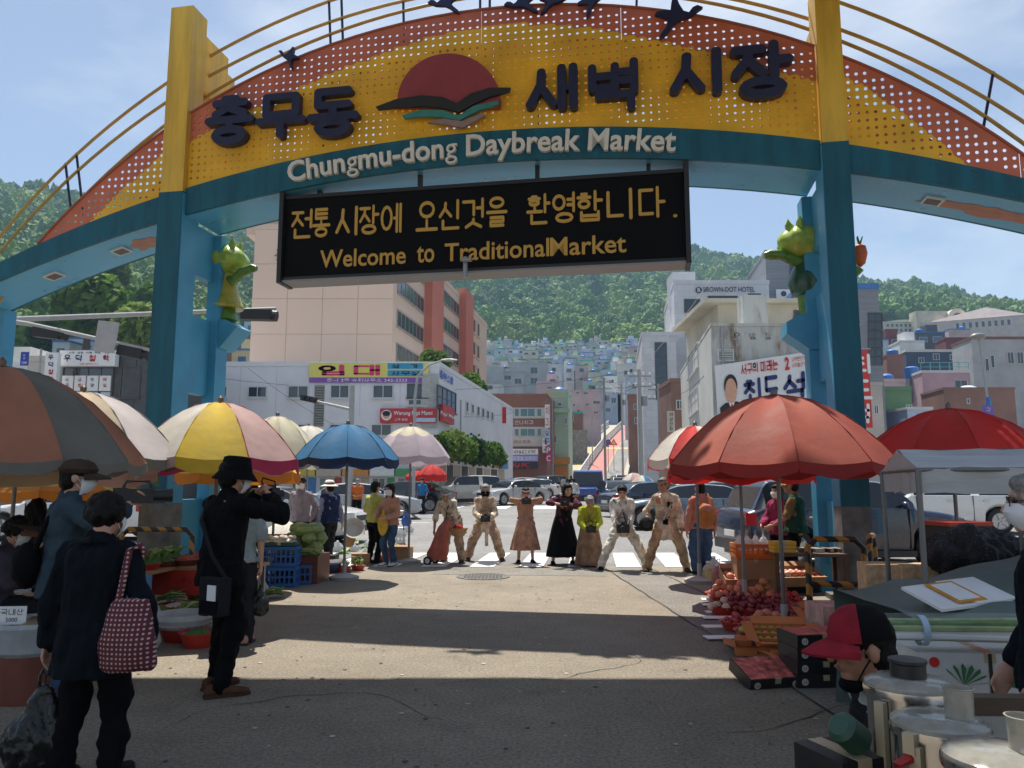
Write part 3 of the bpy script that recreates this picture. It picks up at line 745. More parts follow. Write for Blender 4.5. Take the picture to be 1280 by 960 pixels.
sg = signth('street_name_plate','small blue street name plate with white characters left of the upright sign',Vector((0,36,0)),FN,(26,440,36,457),mat('plate_blue',(.02,.05,.35),.4),
 [('남',31,444,2.6,INKW),('문',31,448,2.6,INKW),('134',31,453.5,3.2,INKW)],out=.03,thick=.04)
wpart(MB().tube([Vector((X(38,36),36,gz(36))),Vector((X(38,36),36,Zp(436,36)))],.05),'post',POLE,sg)
for i,(p0,p1,yt_,c) in enumerate(((22,52,452,(.6,.56,.48)),(36,60,468,(.42,.2,.14)),(-30,24,440,(.55,.55,.52)))):
 boxth('low_house',('small cream house','small brick red house','pale grey house')[i] + ' left of the dark stone building','house',(X(p0,46+i*3),46+i*3),(X(p1,46+i*3),46+i*3),(0,1,0),8,0,Zp(yt_,46+i*3),wallmat('low_house_%d' % i,c))
# ---- brick dentist building and neighbours down the side street
def brick_mat(key,c1,c2,sc_=1.0):
 m = bpy.data.materials.new(key);m.use_nodes = True;t = m.node_tree;b = t.nodes['Principled BSDF']
 br = N(t,'ShaderNodeTexBrick');br.inputs['Color1'].default_value = (*c1,1);br.inputs['Color2'].default_value = (*c2,1);br.inputs['Mortar'].default_value = (.3,.27,.24,1)
 br.inputs['Scale'].default_value = sc_;br.inputs['Brick Width'].default_value = .24;br.inputs['Row Height'].default_value = .08;br.inputs['Mortar Size'].default_value = .008
 tcn = N(t,'ShaderNodeTexCoord');mpn = N(t,'ShaderNodeMapping');mpn.inputs['Rotation'].default_value = (PI/2,0,0)
 t.links.new(tcn.outputs['Object'],mpn.inputs['Vector']);t.links.new(mpn.outputs['Vector'],br.inputs['Vector']);t.links.new(br.outputs['Color'],b.inputs['Base Color']);b.inputs['Roughness'].default_value = .9
 MATS[key] = m;return m
M_BRICK = brick_mat('red_brick',(.30,.10,.06),(.24,.08,.05))
YB = 82.0;A,B = Vector((X(606,YB),YB,0)),Vector((X(684,YB),YB,0))
th,P = boxth('dentist_building','red brick building with two long window bands at the start of the side street','building',A,B,SDW,14,gz(YB),Zp(495,YB),M_BRICK,parapet=.25)
panel_px(th,A,FN,(606,509.5,685,523),mat('cream_band',(.62,.58,.52),.7),.05,.08,'window_band');panel_px(th,A,FN,(606,533.5,685,558),MATS['cream_band'],.05,.08,'window_band')
for y0_,y1_ in ((510.5,521),(535.5,545.5)):
 for a,b in ((634,642),(643,649),(650,669),(671,677)):
  window(th,A-Vector((0,.06,0)),FN,(a,y0_,b,y1_),2 if b-a > 10 else 1,M_FRAME,M_TEALG,False)
text_px(th,A,FN,'호산나치과',652,528,5.5,INKW,30,.1)
text_px(th,A,FN,'호산나 치과',650,552,4,INKR,26,.12)
for (r,m_,s,mk,wp,lb) in (((627,562,672,569),WHT,'충무동 새마을금고 사거리',INKB,38,'white'),((627,570,672,577),mat('lilac',(.35,.33,.66),.5),'해물 회 초밥 전문점',INKW,38,'lilac'),((627,578,672,586),mat('sign_black',(.02,.02,.025),.4),'DU PC',INKR,24,'black')):
 signth('shop_sign',lb + ' shop sign board stacked on the front of the brick building',A,FN,r,m_,[(s,(r[0]+r[2])/2,(r[1]+r[3])/2,r[3]-r[1]-2.5,mk,dict(wpx=wp))],out=1.6,thick=.3)
for i,(r,m_,s,mk) in enumerate((((681,506,687,535),WHT,'치과',INKR),((681,537,687,556),mat('pale_blue',(.45,.6,.75),.5),'당구',INKB),((678,548,683,566),WHT,'약국',INKR),((682,558,689,578),mat('sign_magenta',(.5,.03,.12),.5),'PC',INKW),((617,571,626,586),mat('sign_violet',(.16,.1,.4),.5),'회',INKW))):
 signth('projecting_sign',('tall white upright sign on the corner of the brick building','pale blue upright sign below the tall white one','short white upright sign with red letters on the brick building','magenta upright sign low on the brick building corner','violet sign at the foot of the brick building')[i],A - Vector((0,.5,0)),FN,r,m_,
  [(ch,(r[0]+r[2])/2,r[1] + (r[3]-r[1])*(k+.5)/len(s),(r[3]-r[1])/len(s)*.7,mk,dict(wpx=(r[2]-r[0])*.7)) for k,ch in enumerate(s)],out=.3)
wpart(MB().box((X(622,YW+24),71.5,Zp(519,71.5)),(1.6,.2,1.5)),'roof_sign',INKR,th)
YM = 90.0;A,B = Vector((X(684,YM),YM,0)),Vector((X(711,YM),YM,0))
M_MINT = wallmat('mint_wall',(.42,.56,.42))
th,P = boxth('mint_building','pale mint green four-storey building beside the red brick one','building',A,B,SDW,6,gz(YM),Zp(492,YM),M_MINT,parapet=.5)
for r in ((690,501,694,506),(697,503,702,508),(689,521,695,529),(690,545,696,554),(706,522,709,530)): window(th,A,FN,r,1,M_FRAME)
panel_px(th,A,FN,(684,511,711.5,516),M_MINT,.5,.5,'balcony');panel_px(th,A,FN,(684,572,712,580),M_SHOP[7],.6,.6,'awning')
panel_px(th,A,FN,(688,582,710,604),M_SHOP[7],.06,.1,'shop_door')
wt = W(699,488,91);tk = thing('water_tank','blue round roof water tank on the mint building','tank',(wt.x,wt.y,wt.z-.6));MB().lathe([(0,0),(.75,0),(.75,.7),(.3,1.0),(0,1.05)],14,close=False).build('tank_body',mat('tank_blue',(.04,.16,.45),.4),tk,True)
# ---- hillside and side street houses
PAL = {k: wallmat('render_' + k,tuple(.72*q+.28*sum(c)/3 for q in c),.22,.1,scale=.3) for k,c in dict(grey=(.40,.41,.43),white=(.66,.66,.66),cream=(.58,.52,.38),mint=(.34,.52,.40),lime=(.40,.54,.32),blue=(.36,.46,.62),sky=(.45,.56,.68),pink=(.58,.40,.42),orange=(.58,.36,.17),brick=(.28,.13,.09),slate=(.10,.12,.15),teal=(.10,.48,.46),beige=(.50,.45,.38),rose=(.52,.30,.36),green=(.12,.26,.11),maroon=(.22,.05,.06),navy=(.06,.10,.19),yellow=(.62,.5,.2)).items()}
ROOFM = [mat('roof_' + k,c,.7,var=.15,scale=.5) for k,c in (('green',(.12,.30,.22)),('blue',(.06,.2,.5)),('grey',(.34,.34,.35)),('white',(.6,.6,.6)),('brown',(.2,.1,.07)),('teal',(.05,.42,.40)))]
POS = lambda px: 'left of' if px < 700 else 'right of'
HC = {}
def house(px0,px1,yt_,yb_,Y,k,roof=2,wins=None,label=None,depth=None,gm=None,tank=False,name='house',rail=False,group=None,base=None):
 r_ = random.Random(int(px0*31+yt_*17));x0,x1 = X(px0,Y),X(px1,Y);z1 = Zp(yt_,Y);zbase = min(Zp(yb_,Y),terr((x0+x1)/2,Y)) - (2.5 if base is None else base)
 th,P = boxth(name,label or '','house',(x0,Y),(x1,Y),SD if Y > 75 else (0,1,0),depth or max(5,min(11,(x1-x0)*.8)),zbase,z1,PAL[k],parapet=.22+.2*r_.random(),capm=ROOFM[roof] if roof != 2 else None,group=group)
 w = x1-x0;mb = MB();mg = MB();fl = 2.9
 nf = max(1,int((z1 - max(zbase,Zp(yb_,Y)))/fl));nc = max(1,int(w/3.0))
 big = wins is not None
 if wins:
  for r in wins: window(th,Vector((x0,Y,0)),FN,r,2 if r[2]-r[0] > 5 else 1,M_FRAME,gm or M_GLASS,False)
 else:
  for f in range(nf):
   for c in range(nc):
    if r_.random() < .2: continue
    cx = x0 + w*(c+.5)/nc + r_.uniform(-.2,.2);cz = z1 - 1.5 - fl*f;ww = r_.uniform(.9,min(2.0,w/nc*.75));hh = r_.uniform(.8,1.3)
    mb.box((cx,Y-.01,cz),(ww+.14,.1,hh+.14));mg.box((cx,Y-.04,cz),(ww,.08,hh))
  if mb.v:
   f_ = wpart(mb,'window_frames',M_FRAME,th);tag(f_,kind='stuff');g_ = mg.build('window_panes',gm or (M_BLUEG if r_.random() < .4 else M_GLASS),f_);tag(g_,kind='stuff')
  if r_.random() < .5:
   wpart(MB().box(((x0+x1)/2 + r_.uniform(-w/4,w/4),Y+3.2,z1+1.1),(min(3,w*.4),2.6,2.2)),'stair_house',PAL[k],th)
 if tank or (not wins and r_.random() < .25):
  wpart(MB().lathe([(.0,0),(.7,0),(.75,.9),(.35,1.15),(0,1.2)],12,(x0+w*r_.uniform(.2,.8),Y+1.5,z1+.01),close=False),'water_tank',MATS['tank_blue'],th,True)
 if rail:
  mb = MB();n_ = int(w/1.1)
  for i in range(n_+1): mb.box((x0 + w*i/n_,Y+.15,z1+.7),(.07,.07,1.2))
  for dz in (.75,1.3): mb.box(((x0+x1)/2,Y+.15,z1+dz),(w,.06,.06))
  wpart(mb,'railing',mat('teal_rail',(.12,.42,.42),.5),th)
 return th
HL = [  # px0, px1, ytop, ybottom, Y, colour, roof, windows, label
 (706,752,489,535,150,'pink',2,[(720,489.5,724,492),(729,490,735,493),(741,501,750,505),(716,505,719,508),(732,504,736,507),(742,514,748,517),(721,512,725,515)],'large pink block with small windows left of the steep road'),
 (709,729,517,536,132,'brick',5,[(713,519,717,526)],'small brick house under a turquoise roof before the large pink block'),
 (600,629,460,500,225,'grey',2,[(601,472,608,478)],'large plain grey house beside the pink tower'),
 (628,655,465,500,212,'grey',2,[(630,469,639,475),(643,473,652,480)],'grey house with two blue windows above the brick dentist building'),
 (637,684,454,500,240,'grey',2,[(663,459,672,467),(663,472,672,480)],'wide grey house with two teal windows and a white roof rail'),
 (598,626,482,500,190,'white',3,[(604,481.5,616,487)],'low white house at the right edge of the pink tower'),
 (671,697,479,496,175,'pink',2,[(684,483,690,486)],'dusty pink house with a stepped roof above the mint building'),
 (684,697,469,482,182,'pink',2,[],'small pink upper storey behind the dusty pink house'),
 (612,634,441,458,380,'mint',0,None,'mint green house below the trees right of the pink tower'),
 (626,641,446,460,352,'orange',2,None,'orange ochre house above the wide grey house'),
 (684,705,448,464,335,'cream',2,[(687,451,691,453),(692,455,697,458)],'cream house left of the lime green one'),
 (703,724,449,468,325,'lime',2,[(713,452,715,454),(717,458,719,460),(712,458,714,460)],'lime green house in the middle of the hillside'),
 (724,742,447,464,340,'sky',1,None,'pale blue house right of the lime green one'),
 (748,768,444,458,380,'cream',2,None,'cream house high up right of the pale blue one'),
 (685,709,462,480,275,'blue',1,None,'blue grey house below the cream and lime houses'),
 (709,728,470,484,262,'slate',2,None,'dark slate house below the lime green one'),
 (727,748,466,480,285,'grey',3,None,'long grey flat with a pale roof right of the dark slate house'),
 (730,752,478,492,230,'mint',3,None,'pale green house with a white roof above the pink block'),
 (752,779,492,528,205,'blue',2,[(756,497,761,501),(764,497,770,504),(757,510,763,515)],'blue grey block right behind the large pink one'),
 (757,776,470,492,215,'white',0,None,'white flat with a curved balcony above the blue grey block'),
 (774,806,456,495,205,'white',2,[(780,463,784,470),(787,461,791,466),(797,459,803,462)],'tall white house left of the hotel'),
 (783,808,470,512,160,'sky',2,[(790,480,796,486)],'pale grey blue house at the foot of the hotel'),
 (789,808,434,450,300,'rose',2,[],'pink block house at the forest edge beside the hotel'),
 (762,786,455,470,290,'teal',5,None,'turquoise roofed house right of the middle of the hillside'),
 (743,764,459,472,300,'beige',4,None,'beige house with a brown roof below the high cream house'),
 (640,662,441,452,420,'white',1,None,'white house with a blue roof near the white chimney'),
 (664,684,443,455,400,'beige',0,None,'beige house with a green roof near the white chimney'),
 (787,806,495,560,118,'brick',2,[(792,505,798,512),(793,522,799,530)],'narrow red brick house along the right side of the steep road'),
 (806,822,512,570,105,'white',2,[(810,520,815,528)],'narrow white house down the right side of the street'),
]
for h in HL:
 house(*h[:7],h[7],h[8])
rr = random.Random(21);cnt = 0
names = dict(white='white',grey='grey',cream='cream',mint='mint green',sky='pale blue',beige='beige',pink='pink',blue='blue grey',lime='light green')
used_px = []
for row,(Y,y0) in enumerate(((436,441),(415,444),(398,449),(372,455),(345,460),(315,468),(290,474),(262,482),(246,487))):
 px = 596 + rr.uniform(0,10)
 while px < 812:
  wpx = rr.uniform(9,17)*(400/Y)**.6
  k = rr.choice(['white','white','grey','cream','mint','sky','beige','blue','grey','pink','lime'])
  hh = rr.uniform(5,8.5)/Y*960
  house(px,px+wpx,y0-hh+rr.uniform(-1.5,2),y0+2,Y + rr.uniform(-6,6),k,rr.choice([2,2,0,1,3,4,5]),None,'%s house in the %s crowded on the hillside below the forest' % (names[k],('top rows' if row < 4 else 'lower rows')),group='%s hillside houses, %s' % (names[k],'top rows' if row < 4 else 'lower rows'))
  px += wpx + rr.uniform(-1,5);cnt += 1
print('hill houses',cnt)
# white chimney tower with blue bands
c = W(651.5,452,385)
th = thing('chimney_tower','slim white tower with blue bands standing among the hillside houses','tower',c)
MB().lathe([(1.1,-3),(1.0,3),(.9,9)],14).build('shaft',PAL['white'],th,True);MB().lathe([(1.2,1.2),(1.2,3.4)],14).build('band',MATS['tank_blue'],th,True);MB().lathe([(.95,6.5),(.95,7.2)],14).build('band',INKR,th,True)
# telecom mast
c = W(676,452,300);th = thing('telecom_mast','grey telecom mast with antennas above the wide grey house','mast',c)
mb = MB()
for s in (-1,1):
 for q in (-1,1): mb.tube([(s*.9,q*.9,-2),(s*.5,q*.5,9)],.1,5)
for k in range(5): mb.box((0,0,k*2),(1.7,1.7,.1))
mb.build('lattice',GREYM,th)
for k in range(5): MB().box((math.cos(k*1.3)*1.2,math.sin(k*1.3)*1.2,7 + (k % 2)*1.2),(.35,.3,1.9)).build('antenna',WHT,th)
# ---- left slope: greenhouse like teal building, blue roofed houses
house(150,196,388,420,175,'teal',5,[(153 + 6*i,390 + 9*j,158 + 6*i,397 + 9*j) for i in range(7) for j in range(3)],'teal glazed building on the left slope behind the arch pillar',gm=M_TEALG)
house(52,74,428,445,120,'sky',1,None,'small blue roofed house on the left slope');house(68,92,424,445,128,'blue',1,None,'second blue roofed house on the left slope, next to the trees')
house(274,300,418,440,150,'brick',4,None,'brick red house below the left vegetable sculpture');house(296,314,402,430,190,'sky',1,None,'pale blue house beside the pink tower edge');house(282,306,438,456,120,'yellow',1,None,'yellow house with a blue roof rim beside the pink tower')
c = W(180,352,290)
th = thing('hillside_walkway','pale concrete walkway with arches crossing the left slope','walkway',c)
mb = MB();mb.box((0,0,0),(22,2,.8))
for k in range(12): mb.box((-10.5 + k*1.9,-.6,.9),(.15,.15,1.2))
mb.box((0,-.6,1.5),(22,.15,.15));mb.build('deck',PAL['white'],th)
# ---- hotel
YH = 76.0;P0 = Vector((0,YH,0));zb = gz(YH)
def tile_mat(key,c,j,wd,ht):
 m = bpy.data.materials.new(key);m.use_nodes = True;t = m.node_tree;b = t.nodes['Principled BSDF']
 br = N(t,'ShaderNodeTexBrick');br.inputs['Color1'].default_value = (*c,1);br.inputs['Color2'].default_value = (*[q*.86 for q in c],1);br.inputs['Mortar'].default_value = (*j,1)
 br.inputs['Scale'].default_value = 1;br.inputs['Brick Width'].default_value = wd;br.inputs['Row Height'].default_value = ht;br.inputs['Mortar Size'].default_value = .012
 tcn = N(t,'ShaderNodeTexCoord');mpn = N(t,'ShaderNodeMapping');mpn.inputs['Rotation'].default_value = (PI/2,0,0)
 t.links.new(tcn.outputs['Object'],mpn.inputs['Vector']);t.links.new(mpn.outputs['Vector'],br.inputs['Vector']);t.links.new(br.outputs['Color'],b.inputs['Base Color']);b.inputs['Roughness'].default_value = .6
 MATS[key] = m;return m
M_TILE = tile_mat('hotel_tile',(.62,.64,.67),(.45,.46,.48),1.2,.6)
th,P = boxth('hotel','white tiled hotel tower with dark windows and lettering along its top','hotel',(X(849,YH),YH),(X(972,YH),YH),SD,14,zb,Zp(355,YH),M_TILE,parapet=.4)
for r in ((855,374,875,391),(857,393,873,422),(885,370,922,390),(898,391,907,406),(935,367,951,377)): window(th,P0,FN,r,2 if r[2]-r[0] > 12 else 1,M_FRDK,M_GLASS,False,2)
text_px(th,P0,FN,'BROWN-DOT HOTEL',911,362,6.5,mat('sign_navy',(.05,.06,.12),.5),64,.1,.012)
c = onplane(873,363,P0,FN);wpart(MB().tube([c + Vector((0,-.1,0)),c + Vector((0,-.16,0))],.32,22),'logo_disc',MATS['sign_navy'],th);text_px(th,P0,FN,'B',873,363,4.5,INKW,None,.18,.01)
wpart(MB().box((X(870,YH),YH+4,Zp(352,YH)),(2.4,3,3.4)),'roof_house',M_TILE,th)
YH2 = 72.0
th,P = boxth('hotel_wing','lower white tiled wing with a tall dark glass strip left of the hotel','building',(X(806,YH2),YH2),(X(850,YH2),YH2),SD,16,gz(YH2),Zp(420,YH2),M_TILE,parapet=.4)
window(th,Vector((0,YH2,0)),FN,(819,428,834,500),1,M_FRDK,M_GLASS,False,8)
M_STRIPE = tile_mat('grey_stone_strips',(.24,.26,.29),(.15,.16,.18),2.6,.16)
YS_ = 80.0
th,P = boxth('grey_stone_tower','dark grey stone tower with one glass strip right of the hotel','building',(X(969,YS_),YS_),(X(1012,YS_),YS_),SD,12,gz(YS_),Zp(316,YS_),M_STRIPE,parapet=.3)
window(th,Vector((0,YS_,0)),FN,(988,330,998,378),1,M_FRDK,M_GLASS,False,5)
sg = signth('hotel_sign','small white hotel sign with a round logo on the grey stone tower',Vector((0,YS_,0)),FN,(970,362,987.5,378),WHT,[('brown-dot',979,374.5,2.2,INKB,dict(wpx=11))])
c = onplane(979,367.5,Vector((0,YS_,0)),FN);wpart(MB().tube([c + Vector((0,-.13,0)),c + Vector((0,-.16,0))],.3,18),'logo_disc',MATS['sign_navy'],sg)
YS2 = 66.0
th,P = boxth('grey_stone_block','grey stone strip building with a blue roof edge right of the gate pillar','building',(X(1012,YS2),YS2),(X(1113,YS2),YS2),SD,12,gz(YS2),Zp(361,YS2),M_STRIPE,parapet=.5,capm=ROOFM[1])
for k in range(6): window(th,Vector((0,YS2,0)),FN,(1085,391 + 11*k,1103,401.5 + 11*k),2,M_FRDK,M_GLASS,False,name='window')
# ---- old peeling building with the election banner
YO = 38.0;P0 = Vector((0,YO,0))
def peel_mat(key,c1,c2,c3):
 m = bpy.data.materials.new(key);m.use_nodes = True;t = m.node_tree;b = t.nodes['Principled BSDF'];tcn = N(t,'ShaderNodeTexCoord')
 mpn = N(t,'ShaderNodeMapping');mpn.inputs['Scale'].default_value = (1,1,.28);t.links.new(tcn.outputs['Object'],mpn.inputs['Vector'])
 n = N(t,'ShaderNodeTexNoise');n.inputs['Scale'].default_value = 1.3;n.inputs['Detail'].default_value = 9;n.inputs['Roughness'].default_value = .68;t.links.new(mpn.outputs['Vector'],n.inputs['Vector'])
 rp_ = N(t,'ShaderNodeValToRGB');e = rp_.color_ramp.elements;e[0].position = .33;e[0].color = (*c3,1);e[1].position = .52;e[1].color = (*c1,1);q = e.new(.42);q.color = (*c2,1)
 t.links.new(n.outputs['Fac'],rp_.inputs['Fac']);t.links.new(rp_.outputs['Color'],b.inputs['Base Color']);b.inputs['Roughness'].default_value = .9
 MATS[key] = m;return m
M_PEEL = peel_mat('peeling_paint',(.52,.54,.52),(.42,.40,.36),(.20,.15,.11))
M_BEIGE = wallmat('grey_beige_wall',(.52,.52,.48),.12)
th,P = boxth('old_building','weathered grey building with peeling paint, wearing the election banner','building',(X(896,YO),YO),(X(1085,YO),YO),SD,17,gz(YO),Zp(408,YO),M_PEEL,parapet=.15)
NL = Vector((-SD.y,SD.x,0));Pl = Vector((X(896,YO),YO,0))
wpart(MB().box(Pl + NL*.02 + SD*8.5 + Vector((0,0,Zp(408,YO)/2+.1)),(17,.05,Zp(408,YO)-.3),rz=math.atan2(SD.y,SD.x)),'side_render',M_BEIGE,th)
for r in ((861,436,874,467),(862,488,874,517)): window(th,Pl,NL,r,3,M_FRAME,M_GLASS,True,2)
window(th,P0,FN,(896.5,437,917,452),1,M_FRAME,mat('louvre_grey2',(.25,.26,.25),.7),False,5)
for px,s in ((905,'목'),(941,'방'),(921,'오'),(960,'장')): text_px(th,P0,FN,s,px,420,9,mat('ghost_paint',(.40,.42,.41),.9,var=.3,scale=3),None,.012,.02,'ghost_letter')
wpart(MB().tube([Pl + Vector((.5,-.1,0)),Pl + Vector((.5,-.1,Zp(408,YO)))],.06),'downpipe',POLE,th)
th2,P2 = boxth('rooftop_house','cream rooftop house set back on the old peeling building','house',(X(905,43),43),(X(1008,43),43),(0,1,0),8,8.5,Zp(380,43),PAL['cream'],parapet=.0)
wpart(MB().box((X(954,43),46.8,Zp(379,43)+.05),(6.2,8.6,.25)),'roof_slab',PAL['cream'],th2);window(th2,Vector((0,43,0)),FN,(992,388,1000,396),1,M_FRDK)
wpart(MB().box((X(953,40),40.5,Zp(403,40)+.4),(1.3,1,2.2)),'chimney',M_PEEL,th2)
# election banner
def bil(q,a,b): # bilinear on pixel corners (tl,tr,br,bl)
 tl,tr,br,bl = q;t = (tl[0]+(tr[0]-tl[0])*a,tl[1]+(tr[1]-tl[1])*a);l = (bl[0]+(br[0]-bl[0])*a,bl[1]+(br[1]-bl[1])*a)
 return t[0]+(l[0]-t[0])*b,t[1]+(l[1]-t[1])*b
Q = [(893,457),(1009,440),(1012,503),(897,519)];YQ = 37.6
def bpt(a,b,out=0): px,py = bil(Q,a,b);w = W(px,py,YQ);w.y -= out;return w
bn = thing('election_banner','white election banner with a portrait and navy Korean letters on the old building','banner',bpt(.5,1))
mb = MB();nn_ = 14
vs_ = []
for o_ in (0,.015):
 for j in range(5):
  for i in range(nn_+1): q = bpt(i/nn_,j/4,.02*math.sin(i*1.7+j));vs_.append((q.x,q.y+o_,q.z))
n_ = (nn_+1)*5
fs = [(j*15+i,j*15+i+1,j*15+i+16,j*15+i+15) for j in range(4) for i in range(nn_)]
mb.add(vs_,fs + [tuple(k+n_ for k in f[::-1]) for f in fs]);wpart(mb,'cloth',WHT,bn)
def btext(s,a0,a1,b0,b1,m,off=.015):
 v = text_mb(s,1,1,0,off);mb = MB();mb.add([bpt(a0+(p[0]+.5)*(a1-a0),b1-(p[2]+.5)*(b1-b0),.045) for p in v.v],v.f);wpart(mb,'lettering',m,bn,fix=False)
btext('최',.285,.48,.36,.90,INKB,.04);btext('도',.50,.69,.36,.90,INKB,.04);btext('석',.72,.96,.36,.90,INKB,.04)
btext('서구의 미래는',.28,.68,.05,.27,INKR,.03);btext('2',.75,.80,.04,.30,INKR,.04);btext('나의원선거',.83,.97,.06,.15,INKR);btext('시지방선거',.83,.97,.18,.27,INKR);btext('서구의회의원 예비후보',.55,.97,.925,.985,INKB)
def bpoly(pts,m,nm,out): wpart(MB().quad([bpt(a,b,out) for a,b in pts]),nm,m,bn)
el = lambda ca,cb,ra,rb,n=20: [(ca+ra*math.cos(2*PI*k/n),cb+rb*math.sin(2*PI*k/n)) for k in range(n)]
bpoly([(.03,.99),(.03,.86),(.09,.78),(.22,.78),(.285,.86),(.285,.99)],INKK,'portrait_suit',.045)
bpoly([(.125,.78),(.19,.78),(.158,.97)],INKW,'portrait_shirt',.05);bpoly([(.15,.82),(.166,.82),(.17,.95),(.158,.98),(.146,.95)],INKR,'portrait_tie',.055)
bpoly(el(.158,.44,.072,.22),INKK,'portrait_hair',.05);bpoly(el(.158,.55,.062,.25),mat('skin_print',(.7,.38,.25),.6),'portrait_face',.055)
# red upright banner
sg = signth('election_banner','tall red upright banner with white Korean letters right of the gate pillar',Vector((0,37,0)),FN,(1062,438,1087,535),mat('banner_red',(.62,.05,.035),.6),
 [('최',1075,455,25,INKW,dict(off=.04)),('도',1075,487,25,INKW,dict(off=.04)),('석',1075,517,25,INKW,dict(off=.04))],cat='banner',out=.1,thick=.03)
wpart(MB().tube([W(1062,436,36.95),W(1088,436,36.95)],.03),'rod',GREYM,sg)
# brown narrow shops right side of street
house(842,858,478,600,60,'brick',2,[(845,500,854,512)],'narrow rust brown building on the right of the street',base=0);house(822,846,520,600,74,'cream',2,[(826,530,832,540),(836,530,842,540)],'cream shop building down the right of the street',base=0)
signth('projecting_sign','upright beige sign with dark letters on the rust brown building',Vector((0,58,0)),FN,(834,514,843,540),PAL['beige'],[(ch,838.5,518 + 6*k,4.6,INKK) for k,ch in enumerate('여성전화'[:4])])
# ---- houses on the right
HR = [
 (1087,1110,482,530,62,'beige',2,[(1092,506,1098,518)],'small beige house right of the red banner',{}),
 (1100,1140,478,500,84,'pink',2,[],'low pink wall house behind the green one',{}),
 (1110,1147,488,530,70,'green',2,[(1132,506,1140,514)],'dark green house right of the red banner',{}),
 (1143,1208,440,500,115,'navy',3,[(1148,447,1155,454),(1166,442,1174,450),(1187,443,1193,450),(1150,467,1156,474)],'dark blue house with white windows on the right slope',dict(tank=False)),
 (1136,1168,428,470,128,'white',3,[],'white annex left of the dark blue house',{}),
 (1118,1140,445,520,100,'brick',2,None,'narrow red brick house left of the dark blue house',{}),
 (1162,1223,466,530,92,'rose',3,[(1193,475,1209,489)],'pink house with a turquoise roof railing on the right slope',dict(rail=True)),
 (1188,1278,487,520,80,'brick',2,[(1208,498,1212,505)],'brown brick house behind the right red umbrella',{}),
 (1228,1300,424,520,100,'grey',4,[(1231,448,1236,464),(1238,444,1243,460),(1259,440,1267,455),(1271,440,1279,455)],'grey stone block with brown bands at the right edge',{}),
 (1195,1232,424,450,150,'maroon',2,[(1213,452,1221,459)],'maroon house right of the dark blue one',{}),
 (1158,1195,416,440,165,'slate',1,[],'dark house with a blue roof and tank behind the dark blue one',dict(tank=True)),
 (1120,1158,420,440,190,'maroon',2,None,'dark red house below the long cream school',{}),
 (1200,1228,412,430,200,'pink',1,None,'pink house with a blue tank below the school',dict(tank=True)),
 (1090,1122,425,450,180,'sky',1,None,'pale blue house right behind the grey stone block',{}),
 (1140,1172,512,540,66,'blue',3,[(1147,516,1152,522)],'low blue grey house right of the dark green one',{}),
]
for h in HR: house(*h[:9],**h[9])
c = W(1140,474,96);tk = thing('water_tank','large blue water tank left of the dark blue house','tank',(c.x,c.y,c.z));MB().lathe([(0,0),(.85,0),(.9,1.4),(.4,1.6),(0,1.62)],16,close=False).build('tank_body',MATS['tank_blue'],tk,True)
MB().box((0,0,-1.5),(1.6,1.6,3)).build('stand',GREYM,tk)
c = W(1223,483,82);tk = thing('water_tank','flat pale blue water tank on the brown brick house','tank',(c.x,c.y+2,c.z-.3));MB().lathe([(0,0),(.95,0),(1,.35),(.5,.6),(0,.65)],16,close=False).build('tank_body',MATS['pale_blue'],tk,True)
# school on the ridge
YC = 340.0
th,P = boxth('school_building','long cream school building on the ridge below the right hill','school',(X(1105,YC),YC),(X(1192,YC),YC),(0,1,0),14,Zp(440,YC),Zp(403,YC),PAL['cream'])
for k in range(15):
 for j in range(3): window(th,Vector((0,YC,0)),FN,(1108 + 5.6*k,405 + 6*j,1111.5 + 5.6*k,408.5 + 6*j),1,M_FRAME,M_GLASS,False)
wpart(MB().box((X(1172,YC),YC-2,Zp(404,YC)),(14,6,9)),'stair_tower',PAL['cream'],th)
YC = 320.0
th,P = boxth('school_building','pale pink school wing with arched windows and a gabled end at the right edge','school',(X(1190,YC),YC+14),(X(1300,YC),YC-4),(0,1,0),18,Zp(450,YC),Zp(396,YC),wallmat('pale_pink',(.60,.50,.46)))
n_ = Vector(((18),(X(1300,YC)-X(1190,YC)),0)).normalized()*-1;n_ = Vector((-18,-(X(1300,YC)-X(1190,YC)),0)).normalized()
pr = Vector((X(1190,YC),YC+14,0))
for k in range(9): window(th,pr,n_,(1195 + 8*k,404-k*.6,1199 + 8*k,411-k*.6),1,M_FRAME,M_GLASS,False)
wpart(MB().add([(X(1190,YC),YC+14,Zp(396,YC)),(X(1300,YC),YC-4,Zp(396,YC)),(X(1300,YC),YC+14,Zp(396,YC)+.5),(X(1262,YC),YC+6,Zp(380,YC))],[(0,1,3),(1,2,3),(2,0,3)]),'gable_roof',MATS['pale_pink'],th)
c = W(1195,398,335);th = thing('school_dome','round arched rooftop dome between the two school buildings','dome',c)
MB().tube([(0,-1.5,0),(0,3,0)],4.2,24).build('drum',PAL['cream'],th,True);MB().tube([(0,-1.7,0),(0,-1.4,0)],2.2,20).build('opening',M_GLASS,th)
